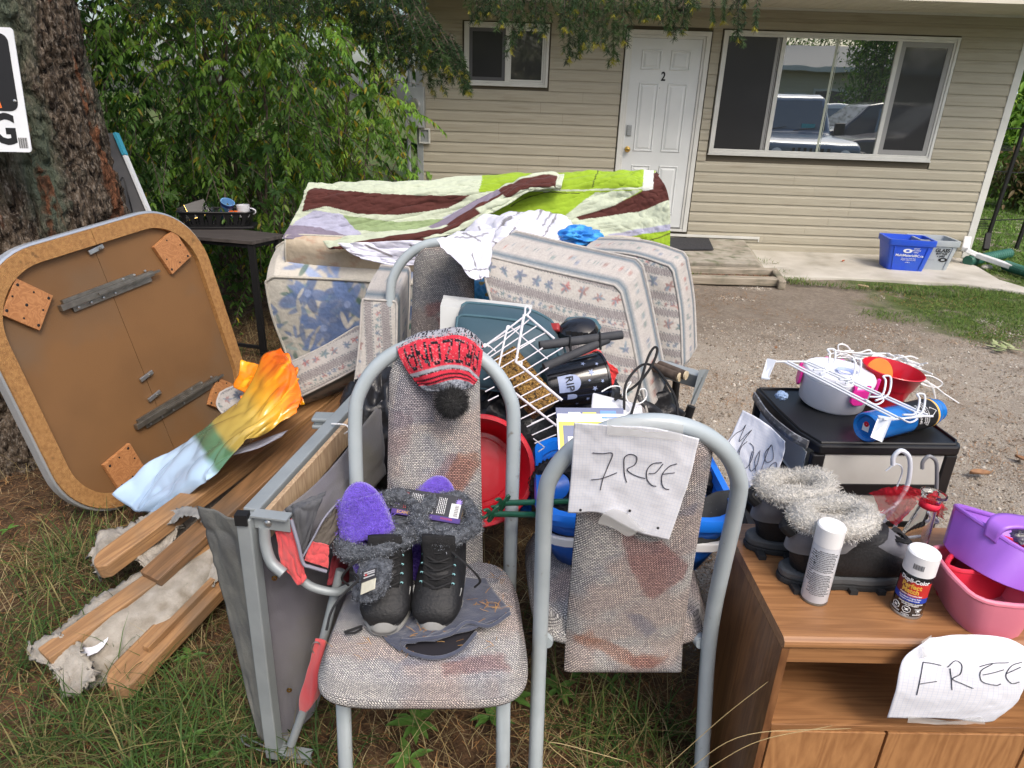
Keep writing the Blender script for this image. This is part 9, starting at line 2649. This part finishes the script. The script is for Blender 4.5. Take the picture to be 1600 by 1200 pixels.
part('neck_band',MB().lathe([(.0200,.160),(.0215,.168),(.0205,.176)],28,MOF[vz.name]),mat('tulle_dense',(.70,.02,.05),rough=.6),rb,sm=1,solid=.001)
for rows in([[(1358,770,1.34),(1395,762,1.30),(1430,772,1.27)],[(1375,800,1.32),(1405,790,1.29),(1430,782,1.265)],[(1400,822,1.30),(1410,812,1.28),(1432,788,1.262)]],[[(1380,765,1.33),(1410,760,1.30),(1440,765,1.28)],[(1385,790,1.31),(1415,780,1.29),(1436,782,1.27)]],[[(1452,775,1.27),(1468,768,1.30),(1480,790,1.33)],[(1450,785,1.265),(1465,800,1.28),(1478,815,1.31)]]):
 A,X,Y_ = pxpatch(rows,30,24);part('tulle',grid_mb(wrinkle(A,.009,5,4,len(rows[0])+len(rows))),M_tul,rb,sm='all')
def hook(x,y,yy,s_):return[(x-s_,y+s_*.6,yy),(x-s_*.9,y-s_*.3,yy),(x-s_*.1,y-s_,yy),(x+s_*.8,y-s_*.3,yy),(x+s_*.9,y+s_*1.4,yy)]
hg = thing('white_hangers','bunch of white plastic clothes hangers standing between the tower and the vase','clothes hangers',Py(1400,800,1.42))
part('hook',MB().tube(path([Py(*q)for q in hook(1409,718,1.42,14)]+[Py(1415,765,1.42),Py(1398,790,1.40)],40),.0055,10),M_wm,hg,sm=1)
for P_ in([(1400,790,1.40),(1370,808,1.38),(1345,815,1.38)],[(1398,795,1.38),(1372,825,1.37),(1350,835,1.36)],[(1340,832,1.36),(1390,838,1.34),(1440,838,1.33)],[(1350,856,1.34),(1385,858,1.33),(1415,858,1.32)],[(1400,765,1.43),(1410,735,1.43),(1400,725,1.43),(1384,736,1.43)],[(1452,800,1.36),(1465,815,1.36),(1450,815,1.36)]):
 part('hanger_arm',MB().tube(path([Py(*q)for q in P_],20),.0038 if P_[0][1]>780 else.002,8),M_wm,hg,sm=1)
gh = thing('grey_hanger','dark grey plastic hanger with hook standing behind the vase','clothes hanger',Py(1462,760,1.40))
M_dg = mat('grey_hanger_plastic',(.20,.20,.21),rough=.3)
part('hook',MB().tube(path([Py(*q)for q in hook(1453,725,1.42,12)]+[Py(1463,770,1.42)],30),.0045,10),M_dg,gh,sm=1)
part('arm',MB().tube(path([Py(1420,798,1.36),Py(1402,815,1.33),Py(1395,828,1.31),Py(1355,862,1.28)],20),.0042,8).tube(path([Py(1402,830,1.31),Py(1388,840,1.30),Py(1378,845,1.30)],8),.004,8),M_dg,gh,sm=1)
def caddy(name,label,rows_top,rows_bot,m,th=.004):
 def chk(L_):
  for _ in range(2):L_ =[q for i in range(len(L_))for q in(V(L_[i])*.8+V(L_[(i+1)%len(L_)])*.2,V(L_[i])*.2+V(L_[(i+1)%len(L_)])*.8)]
  return L_
 t = thing(name,label,'caddy',rows_bot[0]);rows_top,rows_bot = chk(rows_top),chk(rows_bot)
 n = len(rows_top);mb = MB();mb.v =[tuple(p)for p in rows_bot]+[tuple(p)for p in rows_top]
 mb.f =[(i,(i+1)%n,n+(i+1)%n,n+i)for i in range(n)]+[tuple(reversed(range(n)))]
 part('tub',mb,m,t,solid=th,off=1,bevel=.006,seg=3,sm=1)
 part('rim',MB().tube(list(rows_top),.0055,8,closed=True),m,t,sm=1)
 return t
M_pink = mat('pale_pink_plastic',(.72,.22,.29),(.68,.20,.27),rough=.35,spec=.5);M_purp2 = mat('lilac_plastic',(.34,.13,.62),(.31,.12,.57),rough=.35,spec=.5)
zr = zt_
b0_,b1_,b2_ = Pz(1484,960,zr),Pz(1522,993,zr),Pz(1590,998,zr)
bot =[b0_,b1_,b2_,b2_+V((.05,.06,0)),b2_+V((.05,.16,0)),b0_+V((.03,.14,0))]
tp =[Py(1480,893,b0_.y-.0),Py(1528,940,b1_.y-.008),Py(1612,950,b2_.y-.01),b2_+V((.08,.06,.062)),b2_+V((.06,.18,.066)),b0_+V((.02,.15,.068))]
caddy('pink_caddy','pale pink plastic caddy at the right front corner of the cabinet top',tp,bot,M_pink)
rb_ =[Pz(1456,925,zr),Pz(1490,940,zr),Pz(1560,935,zr),Pz(1600,900,zr),Pz(1520,870,zr)]
caddy('red_caddy','red plastic caddy between the pink caddy and the lilac one',[p+V((0,0,.075))for p in rb_],rb_,mat('coral_plastic',(.62,.03,.06),rough=.35))
q0,q1,q2,q3 = Py(1484,786,1.30),Py(1524,812,1.22),Py(1608,868,1.14),Py(1640,800,1.30)
u0,u1,u2,u3 = Py(1470,842,1.26),Py(1512,880,1.18),Py(1560,910,1.12),Py(1640,935,1.14)
pcd = caddy('lilac_caddy','lilac plastic carry caddy with centre handle resting tilted on the red and pink ones',[q0,q1,q2,Py(1680,880,1.16),Py(1660,830,1.32),Py(1560,808,1.38)],[u0,Py(1496,872,1.22),u2,u3,Py(1640,880,1.28),Py(1520,850,1.33)],M_purp2)
A,X,Y_ = pxpatch([[(1538,835,1.20),(1545,812,1.21),(1565,806,1.22),(1610,812,1.22)],[(1558,848,1.18),(1568,832,1.18),(1590,828,1.18),(1620,832,1.18)]],24,6)
part('handle',grid_mb(A),M_purp2,pcd,sm='all',solid=.008)
A,X,Y_ = pxpatch([[(1530,850,1.162),(1540,828,1.17),(1552,826,1.166),(1556,840,1.156)],[(1510,872,1.172),(1516,872,1.166),(1522,874,1.158),(1530,876,1.148)]],16,16)
bunch('fluffy_toy','fluffy pale grey toy fur in the lilac caddy',1598,836,1.20,.02,.02,.018,[(.55,.54,.56)],5,M_furw,'toy')
